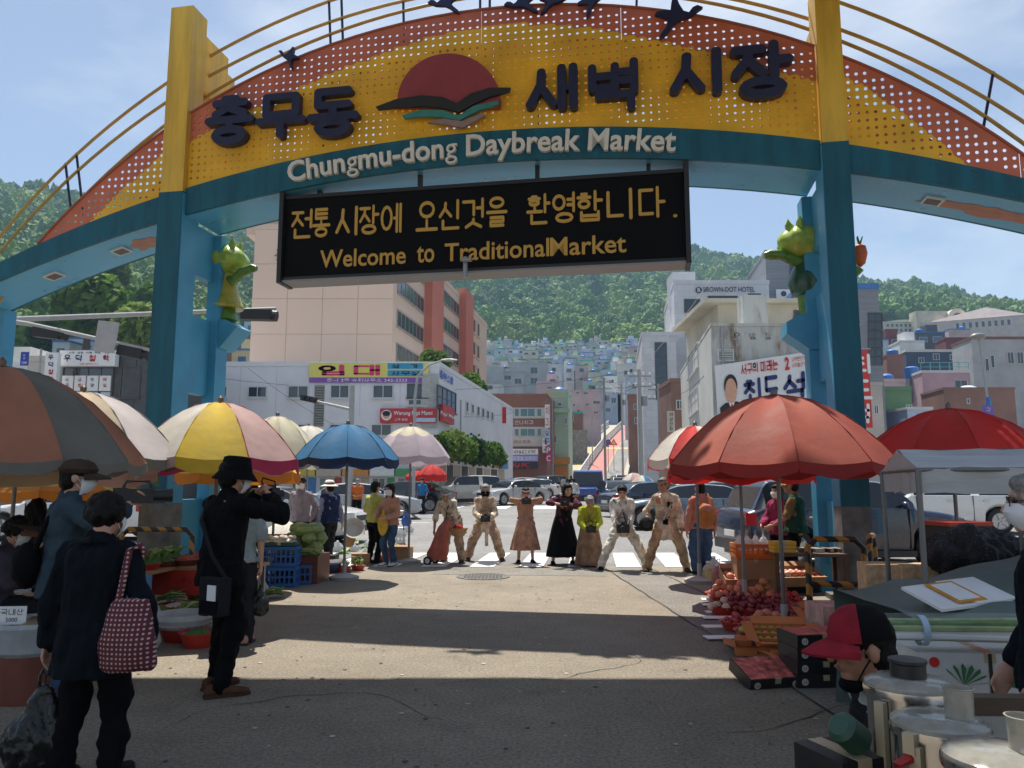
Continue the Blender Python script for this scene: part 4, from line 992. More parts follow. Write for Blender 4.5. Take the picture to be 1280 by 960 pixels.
# ---- steep road
def ramp(Y): return gz(95) + max(0,Y-95)*.150
RCY = ([80,97,116,146,193,230],[8.2,11.0,14.4,20.1,30.4,39])
def rc(Y): return float(np.interp(Y,*RCY))      # centre x
mb = MB();ml = MB();mr = MB();my = MB()
YR = [88,92,98,110,125,140,155,170,185,200,212]
def rw(Y): return 4.0
def strip(m_,o0,o1,dz):
 for a,b in zip(YR,YR[1:]): m_.quad([(rc(a)+o0,a,ramp(a)+dz),(rc(a)+o1,a,ramp(a)+dz),(rc(b)+o1,b,ramp(b)+dz),(rc(b)+o0,b,ramp(b)+dz)])
strip(mb,-6.9,3.2,.03);strip(mr,-2.5,.0,.04);strip(ml,.15,2.6,.04);strip(my,-.02,.13,.05);strip(my,-2.7,-2.55,.05);strip(my,2.6,2.75,.05);strip(my,-5.2,-3.2,.045)
for a in (100.5,141): my.quad([(rc(a)-2.5,a,ramp(a)+.06),(rc(a)+2.6,a,ramp(a)+.06),(rc(a+3)+2.6,a+3,ramp(a+3)+.06),(rc(a+3)-2.5,a+3,ramp(a+3)+.06)])
struct(mb.build('steep_road',M_CONC));struct(mr.build('red_lane',mat('red_lane_paint',(.42,.17,.15),.85,var=.12,scale=2)));struct(ml.build('grey_lane',M_ROAD));struct(my.build('lane_markings',M_YPAINT))
mb = MB()
for s in (-6.9,3.2):
 for a,b in zip(YR,YR[1:]): mb.quad([(rc(a)+s,a,-3),(rc(b)+s,b,-3),(rc(b)+s,b,ramp(b)+.03),(rc(a)+s,a,ramp(a)+.03)])
struct(mb.build('ramp_wall',M_CONC))
for s,lb in ((-6.4,'outer'),(-2.9,'inner')):
 th = thing('guard_railing','pale metal guard railing on the %s side of the steep road\'s footpath' % lb,'railing',(rc(98)+s,98,ramp(98)))
 for k in range(34):
  Y = 96 + k*3;wpart(MB().box((rc(Y)+s,Y,ramp(Y)+.75),(.16,.16,1.5)),'post',M_FRAME,th)
 for dz in (.4,.8,1.2,1.55): wpart(MB().tube([(rc(Y)+s,Y,ramp(Y)+dz) for Y in (95,120,150,196)],.10,6),'rail',M_FRAME,th)
# retaining wall hatched with stone
c = ST(56,-9)
struct(MB().box((X(716,121),121,Zp(560,121)-2),(4.6,1,9.6)).build('retaining_wall',mat('retaining_stone',(.25,.25,.23),.9,var=.4,scale=2,bump=.6,bscale=4)))
# ---- poles, wires, street lights
def upole(px,yb_,yt_,Y,label,r=.16,arms=True):
 x = X(px,Y);th = thing('utility_pole',label,'pole',(x,Y,gz(min(Y,110))));h = Zp(yt_,Y)-gz(Y)
 MB().tube([(0,0,-.2),(0,0,h)],[r,r*.7],10).build('shaft',POLE,th,True)
 if arms:
  for dz in (.5,1.3):
   a = MB().box((0,0,h-dz),(1.8,.09,.09)).build('cross_arm',GREYM,th)
   for q in (-.8,-.3,.3,.8): MB().lathe([(.04,0),(.07,.06),(.04,.12),(.07,.18),(.03,.24)],8,(q,0,h-dz+.05)).build('insulator',WHT,a,True)
  MB().lathe([(.0,0),(.22,.02),(.22,.75),(0,.8)],12,(.35,0,h-2.8),close=False).build('transformer',GREYM,th,True)
 return Vector((x,Y,gz(Y)+h))
t1 = upole(802,610,462,58,'thick concrete utility pole before the hotel wing',.2)
t2 = upole(757,610,472,88,'slim utility pole with cross arms right of the steep road');t3 = upole(779,608,480,100,'farther utility pole beside the steep road');t4 = upole(691,608,498,84,'grey pole in front of the mint building',.12,False)
t5 = upole(741,606,520,118,'thin pole at the foot of the steep road',.1,False);t6 = upole(826,610,480,66,'utility pole beside the cream shop building')
t7 = upole(706,606,560,94,'short pole by the orange awning',.1,False)
wi = random.Random(2)
def wire(a,b,sag=.6,r=.013):
 pts_ = [a.lerp(b,k/12) - Vector((0,0,sag*4*(k/12)*(1-k/12))) for k in range(13)]
 o = MB().tube(pts_,r,4).build('overhead_wire',INKK);return o
WL = [(t1,W(250,470,46),1.2),(t1,t2,.8),(t2,t3,.5),(t2,t4,.7),(t1,t6,.4),(t6,t2,.6),(t4,W(560,520,52),.7),(t1,W(900,330,70),.5),(t1+Vector((0,0,-1)),t2+Vector((0,0,-1)),.8),(t4,t5,.5),(t5,t3,.4),(t6+Vector((.5,0,-.6)),W(880,470,36),.6),(W(310,460,47),W(480,560,45),.4)]
for k,(a,b,s) in enumerate(WL): tag(wire(a,b,s),'thin black overhead wire strung between the street poles','wire','overhead wires')
# lamp post at right
c = G(1244,640);Y = 42.0;x = X(1244,Y)
th = thing('street_lamp','street lamp with a round head rising above the right red umbrella','street lamp',(x,Y,gz(Y)));h = Zp(424,Y)-gz(Y)
MB().tube([(0,0,0),(-.02,0,h*.6),(-.25,0,h)],[.09,.07,.05],10).build('post',POLE,th,True);MB().ell((-.3,0,h+.15),(.42,.3,.2),16,8).build('lamp_head',mat('lamp_grey',(.22,.22,.2),.4),th,True)
MB().lathe([(.13,h*.55),(.13,h*.55+.9)],10,(-.01,0,0)).build('blue_box',MATS['tank_blue'],th)
# traffic signal left of the lilac umbrella, and thin lamp
Y = 30.0;x = X(437,Y);th = thing('traffic_signal','pole with a mast arm carrying a black horizontal traffic signal before the white building','traffic light',(x,Y,gz(Y)))
h = Zp(482,Y)-gz(Y);MB().tube([(0,0,0),(0,0,h)],[.13,.1],12).build('post',POLE,th,True)
MB().tube([(0,0,Zp(512,Y)-gz(Y)),(X(376,Y)-x,0,Zp(498,Y)-gz(Y))],[.07,.045],8).build('mast_arm',POLE,th,True)
hb = MB().box((X(383,Y)-x,-.05,Zp(499,Y)-gz(Y)),(.62,.2,.22),rot=Matrix.Rotation(R(12),3,'Y')).build('signal_head',BLK,th)
for k in range(3): MB().tube([(X(383,Y)-x-.2+k*.2,-.13,Zp(499,Y)-gz(Y)+.045-.04*k),(X(383,Y)-x-.2+k*.2,-.3,Zp(499,Y)-gz(Y)+.045-.04*k)],.085,12).build('hood',BLK,hb)
Y = 34.0;x = X(517,Y);th = thing('street_lamp','thin street lamp with a bent arm in front of the corner building','street lamp',(x,Y,gz(Y)));h = Zp(470,Y)-gz(Y)
MB().tube([(0,0,0),(0,0,h*.85),(.1,0,h),(.6,0,h+.5),(1.2,0,h+.7)],[.08,.07,.06,.045,.04],8).build('post',POLE,th,True);MB().ell((1.5,0,h+.72),(.4,.14,.07),12,6).build('lamp_head',POLE,th,True)
MB().lathe([(.11,h*.45),(.11,h*.6)],10).build('blue_wrap',MATS['tank_blue'],th)
# traffic gantry on the left behind the arch
Y = 21.0
th = thing('signal_gantry','long grey mast arms with black signal boxes and a sign back, left behind the arch','traffic light',(X(-30,Y),Y,gz(Y)))
wpart(MB().tube([(X(-30,Y),Y,0),(X(-30,Y),Y,Zp(380,Y))],.14,12),'post',POLE,th,True)
wpart(MB().tube([W(-30,401,Y),W(345,386,Y)],[.085,.055],8),'mast_arm',POLE,th,True)
wpart(MB().tube([W(-30,395,Y-.4),W(36,405,Y-.4),W(190,438,Y-.4)],[.08,.07,.05],8),'mast_arm',POLE,th,True)
for r_,nm in (((303,390,341,391),'signal_head'),((44,411,78,415),'signal_head'),((150,434,180,440),'signal_head')):
 a,b = W(r_[0],r_[1],Y-.3),W(r_[2],r_[3],Y-.3);c = (a+b)/2;s = wpart(MB().box(c + Vector((0,0,-.08)),((b-a).length,.3,.28),rot=Matrix.Rotation(math.atan2(-(b.z-a.z),b.x-a.x),3,'Y')),nm,BLK,th)
 MB().tube([b + Vector((-.05,0,-.08)),b + Vector((.12,0,-.1))],.15,12).build('hood',BLK,s)
wpart(MB().box(W(133,421,Y-.55),(.56,.05,.85),rot=Matrix.Rotation(R(6),3,'Y')),'sign_back',mat('sign_back_grey',(.4,.4,.41),.5),th)
# round sign posts near the steep road
c = W(760,553,110);th = thing('road_sign','round blue road sign on a thin post at the foot of the steep road','road sign',(c.x,c.y,ramp(110)))
MB().tube([(0,0,-1),(0,0,c.z-ramp(110))],.05,6).build('post',POLE,th);MB().tube([(0,-.06,c.z-ramp(110)),(0,-.1,c.z-ramp(110))],.42,18).build('disc',MATS['plate_blue'],th);MB().tube([(0,-.105,c.z-ramp(110)),(0,-.11,c.z-ramp(110))],.2,18).build('disc_centre',INKR,th)
c = W(767,553,112);th = thing('road_sign','yellow warning sign with red rim right of the round blue sign','road sign',(c.x,c.y,ramp(112)))
MB().tube([(0,0,-1),(0,0,c.z-ramp(112))],.05,6).build('post',POLE,th);MB().prism([(-.55,-.4),(.55,-.4),(0,.55)],.05,lambda a,b,d: (a,-.1+d,b+c.z-ramp(112))).build('plate',INKR,th);MB().prism([(-.35,-.28),(.35,-.28),(0,.32)],.02,lambda a,b,d: (a,-.13+d,b+c.z-ramp(112))).build('plate_centre',MATS['banner_yellow'],th)
# purple shop sign at the right, small orange bollard signs
signth('shop_sign','purple upright shop sign above the right red umbrella',Vector((0,36,0)),FN,(1227,507,1240,528),mat('sign_violet',(.16,.1,.4),.5),[('회',1233,512,5,INKW),('1층',1233,520,4,MATS['banner_yellow'])])
# ------------------------------------------------------------------ market gate
GA = R(-10);GC = Vector((-.5,11.3,0));GU = Vector((math.cos(GA),math.sin(GA),0));GN = Vector((-math.sin(GA),math.cos(GA),0))
def guv(px,py,d=0.0):
 p = onplane(px,py,GC + GN*d,-GN);return (p-GC).dot(GU),p.z
def circ(pxs,d=0.0):
 a = np.array([guv(x,y,d) for x,y in pxs]);A_ = np.c_[a,np.ones(len(a))];b = -(a**2).sum(1)
 s,*_ = np.linalg.lstsq(A_,b,rcond=None);cx,cz = -s[0]/2,-s[1]/2;r = math.sqrt(cx*cx+cz*cz-s[2])
 return lambda u: cz + math.sqrt(max(.01,r*r-(u-cx)**2))
tt = circ([(0,330),(55,302),(203,243),(240,233),(360,205),(470,180),(640,163),(860,163),(1018,174),(1059,180),(1280,224)])
tb = circ([(0,353),(202,273),(230,268),(360,240),(640,203),(860,202),(1022,213),(1062,212),(1280,252)])
pt = circ([(55,302),(105,240),(208,162),(245,131),(280,112),(350,80),(445,47),(550,22),(640,12),(870,18),(940,32),(1015,52),(1058,75),(1280,192)])
gate = thing('market_gate','teal and yellow arched market gate spanning the street with Korean and English lettering','gate',GC,GA)
M_TEAL = mat('gate_teal',(.012,.11,.165),.55,spec=.3,var=.30,scale=1.9,bump=.05,bscale=8,stretch=(2.5,2.5,.35))
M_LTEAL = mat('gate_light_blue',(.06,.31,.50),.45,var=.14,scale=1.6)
M_SOF = mat('gate_soffit',(.10,.40,.66),.32,spec=.35,var=.10,scale=1.3,bump=.08,bscale=1.5)
M_YEL = mat('gate_yellow',(.74,.46,.05),.5,var=.22,scale=2.0,stretch=(2.5,2.5,.3))
M_NAVY = mat('letter_navy',(.012,.016,.06),.45,var=.1)
M_LETW = mat('letter_white',(.70,.68,.62),.5,var=.08)
# perforated panel: two paint colours split by the distance to the top edge
mP = bpy.data.materials.new('perforated_panel');mP.use_nodes = True;t = mP.node_tree;b = t.nodes['Principled BSDF']
at = N(t,'ShaderNodeAttribute');at.attribute_name = 'band';gr_ = N(t,'ShaderNodeMath',operation='GREATER_THAN');gr_.inputs[1].default_value = .5
nz = N(t,'ShaderNodeTexNoise');nz.inputs['Scale'].default_value = 1.6;nz.inputs['Detail'].default_value = 7;tcn = N(t,'ShaderNodeTexCoord');t.links.new(tcn.outputs['Object'],nz.inputs['Vector'])
mxp = N(t,'ShaderNodeMixRGB');mxp.inputs['Color1'].default_value = (.84,.47,.02,1);mxp.inputs['Color2'].default_value = (.58,.15,.075,1)
t.links.new(at.outputs['Fac'],gr_.inputs[0]);t.links.new(gr_.outputs[0],mxp.inputs['Fac'])
mr_ = N(t,'ShaderNodeMapRange');mr_.inputs['From Min'].default_value = .3;mr_.inputs['From Max'].default_value = .7;mr_.inputs['To Min'].default_value = .78;mr_.inputs['To Max'].default_value = 1.12;t.links.new(nz.outputs['Fac'],mr_.inputs['Value'])
vsc = N(t,'ShaderNodeVectorMath',operation='SCALE');t.links.new(mxp.outputs['Color'],vsc.inputs[0]);t.links.new(mr_.outputs['Result'],vsc.inputs['Scale']);t.links.new(vsc.outputs['Vector'],b.inputs['Base Color']);b.inputs['Roughness'].default_value = .5
uL0,uL1 = guv(203,243)[0],guv(233,236)[0];uR0,uR1 = guv(1025,176)[0],guv(1059,178)[0]
uLo = guv(-62,400)[0];uRo = uR1 + (uL0-uLo) + 1.0
zz = lambda f: (lambda u: f(u))
def band_w(u):
 if u < uL0: f = (uL0-u)/(uL0-uLo);return .42 + .5*f
 if u > uR1: f = (u-uR1)/3.0;return .28 + 1.0*min(1.5,f)**1.2
 f = (u-uL1)/(uR0-uL1);return .52 - .12*math.sin(f*PI) + .10*math.sin(f*9)
def perf(u0,u1,y,pitch=.118,r=.0245,holes=True,lo=tt,hi=pt,margin=.0):
 n = max(1,round((u1-u0)/pitch));du = (u1-u0)/n;V,F,B = [],[],[]
 zmin = min(lo(u0),lo(u1),lo((u0+u1)/2));zmax = max(hi(u0+(u1-u0)*k/20) for k in range(21))
 rows = int((zmax-zmin)/pitch)+2
 def pushpoly(poly):
  if len(poly) < 3: return
  o = len(V)
  for a,z in poly: V.append((a,y,z));B.append(1.0 if hi(a)-z < band_w(a) else 0.0)
  F.append(tuple(range(o,o+len(poly))))
 for i in range(n):
  a,b_ = u0+du*i,u0+du*(i+1);la,lb,ha,hb = lo(a),lo(b_),hi(a),hi(b_)
  if ha <= la and hb <= lb: continue
  for j in range(rows):
   z0_,z1_ = zmin+pitch*j,zmin+pitch*(j+1)
   full = z0_ >= max(la,lb) and z1_ <= min(ha,hb)
   if full and holes:
    cx,cz = (a+b_)/2,(z0_+z1_)/2;o = len(V)
    sq = [(b_,cz),(b_,z1_),(cx,z1_),(a,z1_),(a,cz),(a,z0_),(cx,z0_),(b_,z0_)]
    for k in range(8): V.append((sq[k][0],y,sq[k][1]))
    for k in range(8): V.append((cx+r*math.cos(k*PI/4),y,cz+r*math.sin(k*PI/4)))
    bb = hi(cx)-cz < band_w(cx);B.extend([1.0 if hi(p[0])-p[1] < band_w(p[0]) else 0.0 for p in sq] + [1.0 if bb else 0.0]*8)
    for k in range(8): F.append((o+k,o+(k+1) % 8,o+8+(k+1) % 8,o+8+k))
   else:
    poly = [(a,z0_),(b_,z0_),(b_,z1_),(a,z1_)]
    for sgn,fa,fb in ((1,la,lb),(-1,ha,hb)):
     out = []
     dist = lambda p: sgn*(p[1]-(fa+(fb-fa)*(p[0]-a)/du))
     for k in range(len(poly)):
      p,q = poly[k],poly[(k+1) % len(poly)];dp,dq = dist(p),dist(q)
      if dp >= 0: out.append(p)
      if (dp >= 0) != (dq >= 0): f = dp/(dp-dq);out.append((p[0]+(q[0]-p[0])*f,p[1]+(q[1]-p[1])*f))
     poly = out
     if not poly: break
    pushpoly(poly)
 me = bpy.data.meshes.new('perforated_panel');me.from_pydata(V,[],F);me.materials.append(mP)
 at_ = me.attributes.new('band','FLOAT','POINT');at_.data.foreach_set('value',B)
 return me
gap = .0
for yy,pch in ((.012,.118),(.97,.118)):
 um = [uL1+(uR0-uL1)*f for f in (0,.22,.5,.72,1)]
 for a,b_ in zip(um,um[1:]):
  o = obj('perforated_panel',perf(a+.004,b_-.004,yy),gate)
  if yy < .5: md = o.modifiers.new('thickness','SOLIDIFY');md.thickness = .02;md.offset = -1
 for a,b_ in ((uLo+.3,uL0),(uR1,uR1+2.2),(uR1+2.2,uRo-.3)):
  o = obj('perforated_panel',perf(a+.004,b_-.004,yy),gate)
# beam (curved box) in three spans
def beam(u0,u1,name,n=24):
 for nm,m_,fn_ in (('beam_front',M_TEAL,0),('soffit',M_SOF,1)):
  mb = MB();rings = []
  for k in range(n+1):
   u = u0+(u1-u0)*k/n;a,b_ = tb(u),tt(u)
   if fn_ == 0: rings.append([(u,-.02,a),(u,-.02,b_),(u,.04,b_),(u,.04,a)])
   else: rings.append([(u,.04,a+.05),(u,.04,a+.0),(u,1.0,a+.0),(u,1.0,a+.05)])
  mb.loft(rings);mb.build(nm,m_,gate,True)
 mb = MB();rings = []
 for k in range(n+1):
  u = u0+(u1-u0)*k/n;rings.append([(u,1.0,tb(u)),(u,1.0,tt(u)),(u,1.06,tt(u)),(u,1.06,tb(u))])
 mb.loft(rings);mb.build('beam_rear',M_TEAL,gate,True)
 mb = MB();rings = []
 for k in range(n+1):
  u = u0+(u1-u0)*k/n;rings.append([(u,.041,tt(u)-.05),(u,.041,tt(u)-.01),(u,.96,tt(u)-.01),(u,.96,tt(u)-.05)])
 mb.loft(rings);mb.build('beam_top',M_TEAL,gate,True)
 for yy in (.012,.97):   # rim along the top of the panel
  MB().tube([(u0+(u1-u0)*k/n,yy,pt(u0+(u1-u0)*k/n)) for k in range(n+1) if pt(u0+(u1-u0)*k/n) > tt(u0+(u1-u0)*k/n)],.025,6).build('panel_rim',mat('rim_red',(.35,.10,.05),.5),gate,True)
for u0,u1 in ((uL1,uR0),(uLo+.3,uL0),(uR1,uRo-.3)):
 mb = MB();n = int((u1-u0)/.42)
 for k in range(n):
  u = u0+(u1-u0)*(k+.5)/n
  for z in (tb(u)+.05,tt(u)-.05): mb.tube([(u,-.02,z),(u,-.032,z)],.013,6)
 tag(mb.build('bolt_heads',M_IRON,gate),kind='stuff')
beam(uL1,uR0,'c');beam(uLo+.2,uL0,'l');beam(uR1,uRo-.2,'r')
# pillars
def pillar(u0,u1,side):
 zt_ = tt((u0+u1)/2) - .02;w = u1-u0;s = 1 if side == 'l' else -1
 MB().bx(u0,u1,-.09,.36,0,zt_).build('pillar',M_TEAL,gate)
 top = 9.6 if side == 'l' else 8.78
 MB().bx(u0+.012,u1-.012,-.08,.35,zt_,top).build('pillar_top',M_YEL,gate)
 x0,x1 = (u0+.06,u1+.16) if side == 'l' else (u0-.16,u1-.06)
 xa,xb = (u1-.12,u1+.10) if side == 'l' else (u0-.10,u0+.12)
 MB().bx(xa,xb,.95,1.30,0,tb((u0+u1)/2)-.0).build('rear_pillar',M_LTEAL,gate)
 MB().bx(u0+.02,u1-.02,1.08,1.32,tt((u0+u1)/2),top-.6).build('rear_pillar_top',M_YEL,gate)
 MB().bx(u0+.08,u1-.02 if side == 'l' else u1-.08,.36,1.08,zt_+1.95,top-.3).build('tie_panel',M_YEL,gate)
 ux0,ux1 = (u1-.2,u1-.03) if side == 'l' else (u0+.03,u0+.2)
 for za,zb_ in ((5.05,5.9),(3.05,4.35),(2.35,2.62),(.4,1.3)):
  MB().bx(ux0,ux1,.36,.95,za,zb_).build('tie_panel',M_LTEAL,gate)
 sx_ = u1+.006 if side == 'l' else u0-.006;MB().bx(sx_-.006,sx_+.006,-.08,.35,1.25,zt_-.03).build('lit_side_plate',M_LTEAL,gate)  # added plate in lighter blue, painting in the light on the inner side
 # mottled grey foot of the pillar
 MB().bx(u0-.006,u1+.006,-.096,.366,0.0,1.25).build('pillar_foot',mat('foot_grey',(.12,.13,.13),.6,var=.6,scale=3.5,bump=.2),gate)
 MB().bx(u0-.14,u1+.14,-.22,.5,0,.07).build('base_plate',M_IRON,gate)
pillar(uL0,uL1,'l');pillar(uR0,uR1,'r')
for u in (uLo,uRo):
 s = 1 if u > 0 else -1
 MB().bx(u-.22,u+.22,-.09,.30,0,tb(u+.2)+.35).build('outer_pillar',M_LTEAL,gate);MB().bx(u-.12,u+.12,.95,1.25,0,tb(u)+.1).build('outer_pillar',M_LTEAL,gate)
 for za in (1.0,2.5): MB().bx(u-.1,u+.1,.30,.95,za,za+.5).build('tie_panel',M_LTEAL,gate)
 MB().bx(u-.26,u+.26,-.12,1.3,tb(u)+.36,tb(u)+.75).build('outer_pillar_top',M_YEL,gate)
# rails
rails = [circ([(0,295),(83,205),(210,106),(245,80),(325,37),(410,0),(1055,5),(1165,55),(1280,112)],.5),circ([(0,312),(210,135),(245,102),(350,50),(500,0),(905,-5),(1055,42),(1180,95),(1280,150)],.5),circ([(105,245),(208,152),(260,120),(400,52),(545,5),(905,5),(1010,32),(1175,115),(1280,180)],.5)]
M_RAIL = mat('rail_ochre',(.42,.27,.07),.5,var=.15)
for f in rails:
 us = np.linspace(uLo-.3,uRo+.3,60);MB().tube([(u,.5,f(u)) for u in us],.028,8).build('rail',M_RAIL,gate,True)
for px in (100,415,430,505,600,612,795,1225,112):
 u = guv(px,60 if 150 < px < 1100 else 200,.5)[0];a,b_ = pt(u)-.02,rails[0](u)
 sl = (rails[0](u+.1)-rails[0](u-.1))/.2
 MB().tube([(u+sl*.0,.5,a),(u-sl*.35,.5,rails[0](u-sl*.35)+.03)],.022,6).build('rail_post',M_NAVY,gate)
# big Korean letters
for ch,x0,y0,x1,y1 in (('충',257,120,318,182),('무',320,117,383,173),('동',384,110,449,172),('새',657,82,722,139),('벽',735,75,798,139),('시',836,62,902,120),('장',913,52,992,124)):
 cu,cz = guv((x0+x1)/2,(y0+y1)/2,-.1);u0 = guv(x0,(y0+y1)/2,-.1)[0];u1 = guv(x1,(y0+y1)/2,-.1)[0];za = guv((x0+x1)/2,y1,-.1)[1];zb_ = guv((x0+x1)/2,y0,-.1)[1]
 mb = text_mb(ch,u1-u0,zb_-za,.13,.040);me = mb.mesh('letter',M_NAVY,fix=False)
 obj('letter',me,gate,(cu,-.0,cz))
# English letters bent along the beam
s = 'Chungmu-dong Daybreak Market';ua,ub = guv(362,222)[0],guv(845,178)[0]
def adv(q):
 v = text_raw(q,.02)[0];return (v[:,0].max(),v[:,0].min()) if len(v) else (0,0)
tot = adv(s);x0t,x1t = tot[1],tot[0];kx = (ub-ua)/(x1t-x0t)
for i,ch in enumerate(s):
 if ch == ' ': continue
 right = adv(s[:i+1])[0];v,f,bd = text_raw(ch,.02);v,f,bd = text_raw(ch,0.0 if ch == 'g' else .02);wch = v[:,0].max()-v[:,0].min();xc = right-wch/2-x0t
 u = ua+xc*kx;lo = v[:,1];zc = tt(u)*.5+tb(u)*.5;sl = math.atan((tt(u+.1)-tt(u-.1))/.2)
 xm = (v[:,0].max()+v[:,0].min())/2
 pts_ = [((p[0]-xm)*kx,-.085,(p[1]-.30)*kx*1.05) for p in v] + [((p[0]-xm)*kx,-.02,(p[1]-.30)*kx*1.05) for p in v];n = len(v)
 mb = MB();mb.add(pts_,list(f) + [(b_,a,a+n,b_+n) for a,b_ in bd]);me = mb.mesh('letter',M_LETW,fix=False)
 o = obj('letter',me,gate,(u,0,zc));o.rotation_euler = (0,-sl,0)
# logo: setting sun over open wings
def gpoly(pxs,d,y,m_,nm,sm=1):
 pts_ = [guv(x,yy,y) for x,yy in pxs]
 return MB().prism(pts_,d,lambda a,b_,c: (a,y+c,b_)).build(nm,m_,gate)
off = lambda pts_: [(440+x/2.909,y/2.909) for x,y in pts_]
sunp = [(352+188*math.cos(R(a)),372-178*math.sin(R(a))) for a in range(-6,187,8)]
gpoly(off(sunp),.08,-.10,mat('logo_maroon',(.30,.045,.055),.5),'logo_sun')
gpoly(off([(85,388),(160,360),(250,346),(330,352),(380,375),(430,340),(500,318),(576,318),(572,332),(500,352),(440,378),(390,407),(330,392),(260,385),(170,390),(95,398)]),.05,-.16,INKK,'logo_wing')
gpoly(off([(180,420),(250,398),(330,400),(388,420),(440,385),(530,365),(535,378),(460,400),(390,437),(320,425),(250,422),(190,430)]),.06,-.15,mat('logo_teal',(.04,.22,.20),.5),'logo_wave')
gpoly(off([(275,445),(330,430),(400,440),(480,408),(485,420),(400,464),(340,452)]),.06,-.14,mat('logo_mauve',(.30,.20,.18),.5),'logo_wave')
# bird silhouettes
BIRD = [(-1.05,.30),(-.82,.42),(-.62,.34),(-.45,.12),(-.22,.22),(-.05,.55),(.08,.95),(.22,1.0),(.30,.62),(.34,.30),(.62,.34),(.95,.28),(1.02,.18),(.62,.02),(.42,-.10),(.52,-.42),(.80,-.80),(.84,-.98),(.55,-.80),(.25,-.42),(.02,-.22),(-.30,-.12),(-.58,-.02),(-.80,.14)]
for px,py,s,flip,an in ((361,73,.19,1,-20),(556,5,.25,1,10),(848,22,.34,-1,0),(652,6,.25,1,15),(692,3,.22,-1,-5),(742,2,.24,-1,20)):
 u,z = guv(px,py,-.05);ca,sa = math.cos(R(an)),math.sin(R(an))
 MB().prism([(u+s*(flip*a*ca-b_*sa),z+s*(flip*a*sa+b_*ca)) for a,b_ in BIRD],.07,lambda a,b_,c: (a,-.10+c,b_)).build('bird',M_NAVY,gate)
# soffit lights and peeled patches
for px,py in ((68,345),(152,309),(1165,244)):
 u = guv(px,py,.5)[0];sl = math.atan((tb(u+.1)-tb(u-.1))/.2)
 o = MB().box((0,0,0),(.26,.26,.03)).build('soffit_light',M_FRAME,gate,loc=(u,.5,tb(u)-.016));o.rotation_euler = (0,-sl,0)
 MB().box((0,0,-.012),(.19,.19,.02)).build('grille',mat('grille_dark',(.1,.09,.08),.5),o)
M_PEACH = mat('peeled_primer',(.45,.22,.16),.7,var=.2,scale=6)
rp2 = random.Random(9)
for px,py,du,dy in ((180,291,.24,.14),(196,299,.2,.1),(1200,244,.55,.05),(1215,256,.75,.1),(1255,262,.6,.12)):
 u = guv(px,py,.55)[0];n_ = 16;poly = []
 for k in range(n_):
  a = 2*PI*k/n_;r_ = rp2.uniform(.6,1.1);poly.append((u+du*r_*math.cos(a),.55+dy*r_*math.sin(a)*2))
 MB().add([(a,b_,tb(a)-.004) for a,b_ in poly],[tuple(range(n_))]).build('peeled_patch',M_PEACH,gate)
# ---- hanging sign board
u0,u1 = (guv(360,300,.2)[0],guv(855,265,.2)[0]);z0 = (guv(362,352,.05)[1]+guv(858,328,.05)[1])/2;z1 = (guv(355,245,.05)[1]+guv(857,209,.05)[1])/2
c = GC + GU*((u0+u1)/2) + GN*.2;sb = thing('hanging_sign','wide black hanging sign with amber Korean and English welcome words under the arch','sign',(c.x,c.y,z0),GA)
w,h = u1-u0,z1-z0
M_BLKS = mat('sign_black_face',(.006,.006,.007),.75,var=.2,scale=4,spec=.12)
MB().bx(-w/2,w/2,-.12,.22,0.03,h).build('case',M_BLKS,sb);MB().bx(-w/2-.02,w/2+.02,-.15,.25,0,.03).build('bottom_tray',mat('tray_grey',(.25,.25,.25),.5),sb)
for s in (-1,1): MB().bx(s*(w/2+.04)-.035,s*(w/2+.04)+.035,-.2,.24,-.02,h+.3).build('side_bar',BLK,sb)
MB().bx(-w/2,w/2,-.14,-.12,h-.06,h).build('rim',BLK,sb);MB().bx(-w/2,w/2,-.14,-.12,.03,.08).build('rim',BLK,sb)
for f in (-.42,-.15,.15,.42): MB().bx(w*f-.03,w*f+.03,.0,.1,h,h+1.2).build('hanger',BLK,sb)
M_AMB = mat('amber_letters',(.55,.32,.05),.5,var=.05)
fx = lambda px: -w/2 + (px-362)/(855-362)*w
def sgn(s,pa,pb,zc,hh,nm='lettering'):
 mb = text_mb(s,fx(pb)-fx(pa),hh,.01,.013);mb.build(nm,M_AMB,sb,loc=((fx(pa)+fx(pb))/2,-.125,zc),fix=False)
for s,a,b_ in (('전',371,399),('통',399,423),('시',430,459),('장',461,487),('에',489,516),('오',534,562),('신',563,589),('것',592,619),('을',622,648),('환',671,700),('영',702,729),('합',731,762),('니',766,796),('다',803,834),('.',842,847)):
 sgn(s,a,b_,h*.66 if s != '.' else h*.50,h*.34 if s != '.' else .05,'letter')
sgn('Welcome',411,522,h*.24,h*.20);sgn('to',536,558,h*.235,h*.185);sgn('Traditional',571,698,h*.24,h*.20);sgn('Market',699,788,h*.24,h*.20)
cc = thing('security_camera','small grey security camera clipped to the bottom of the hanging sign','camera',GC + GU*guv(583,330,-.05)[0] + GN*(-.12) + Vector((0,0,z0)),GA)
MB().tube([(0,0,-.12),(0,0,.2)],.035,10).build('bracket',GREYM,cc,True);MB().tube([(-.05,-.08,.14),(.12,-.1,.12)],.03,10).build('camera_body',GREYM,cc,True)
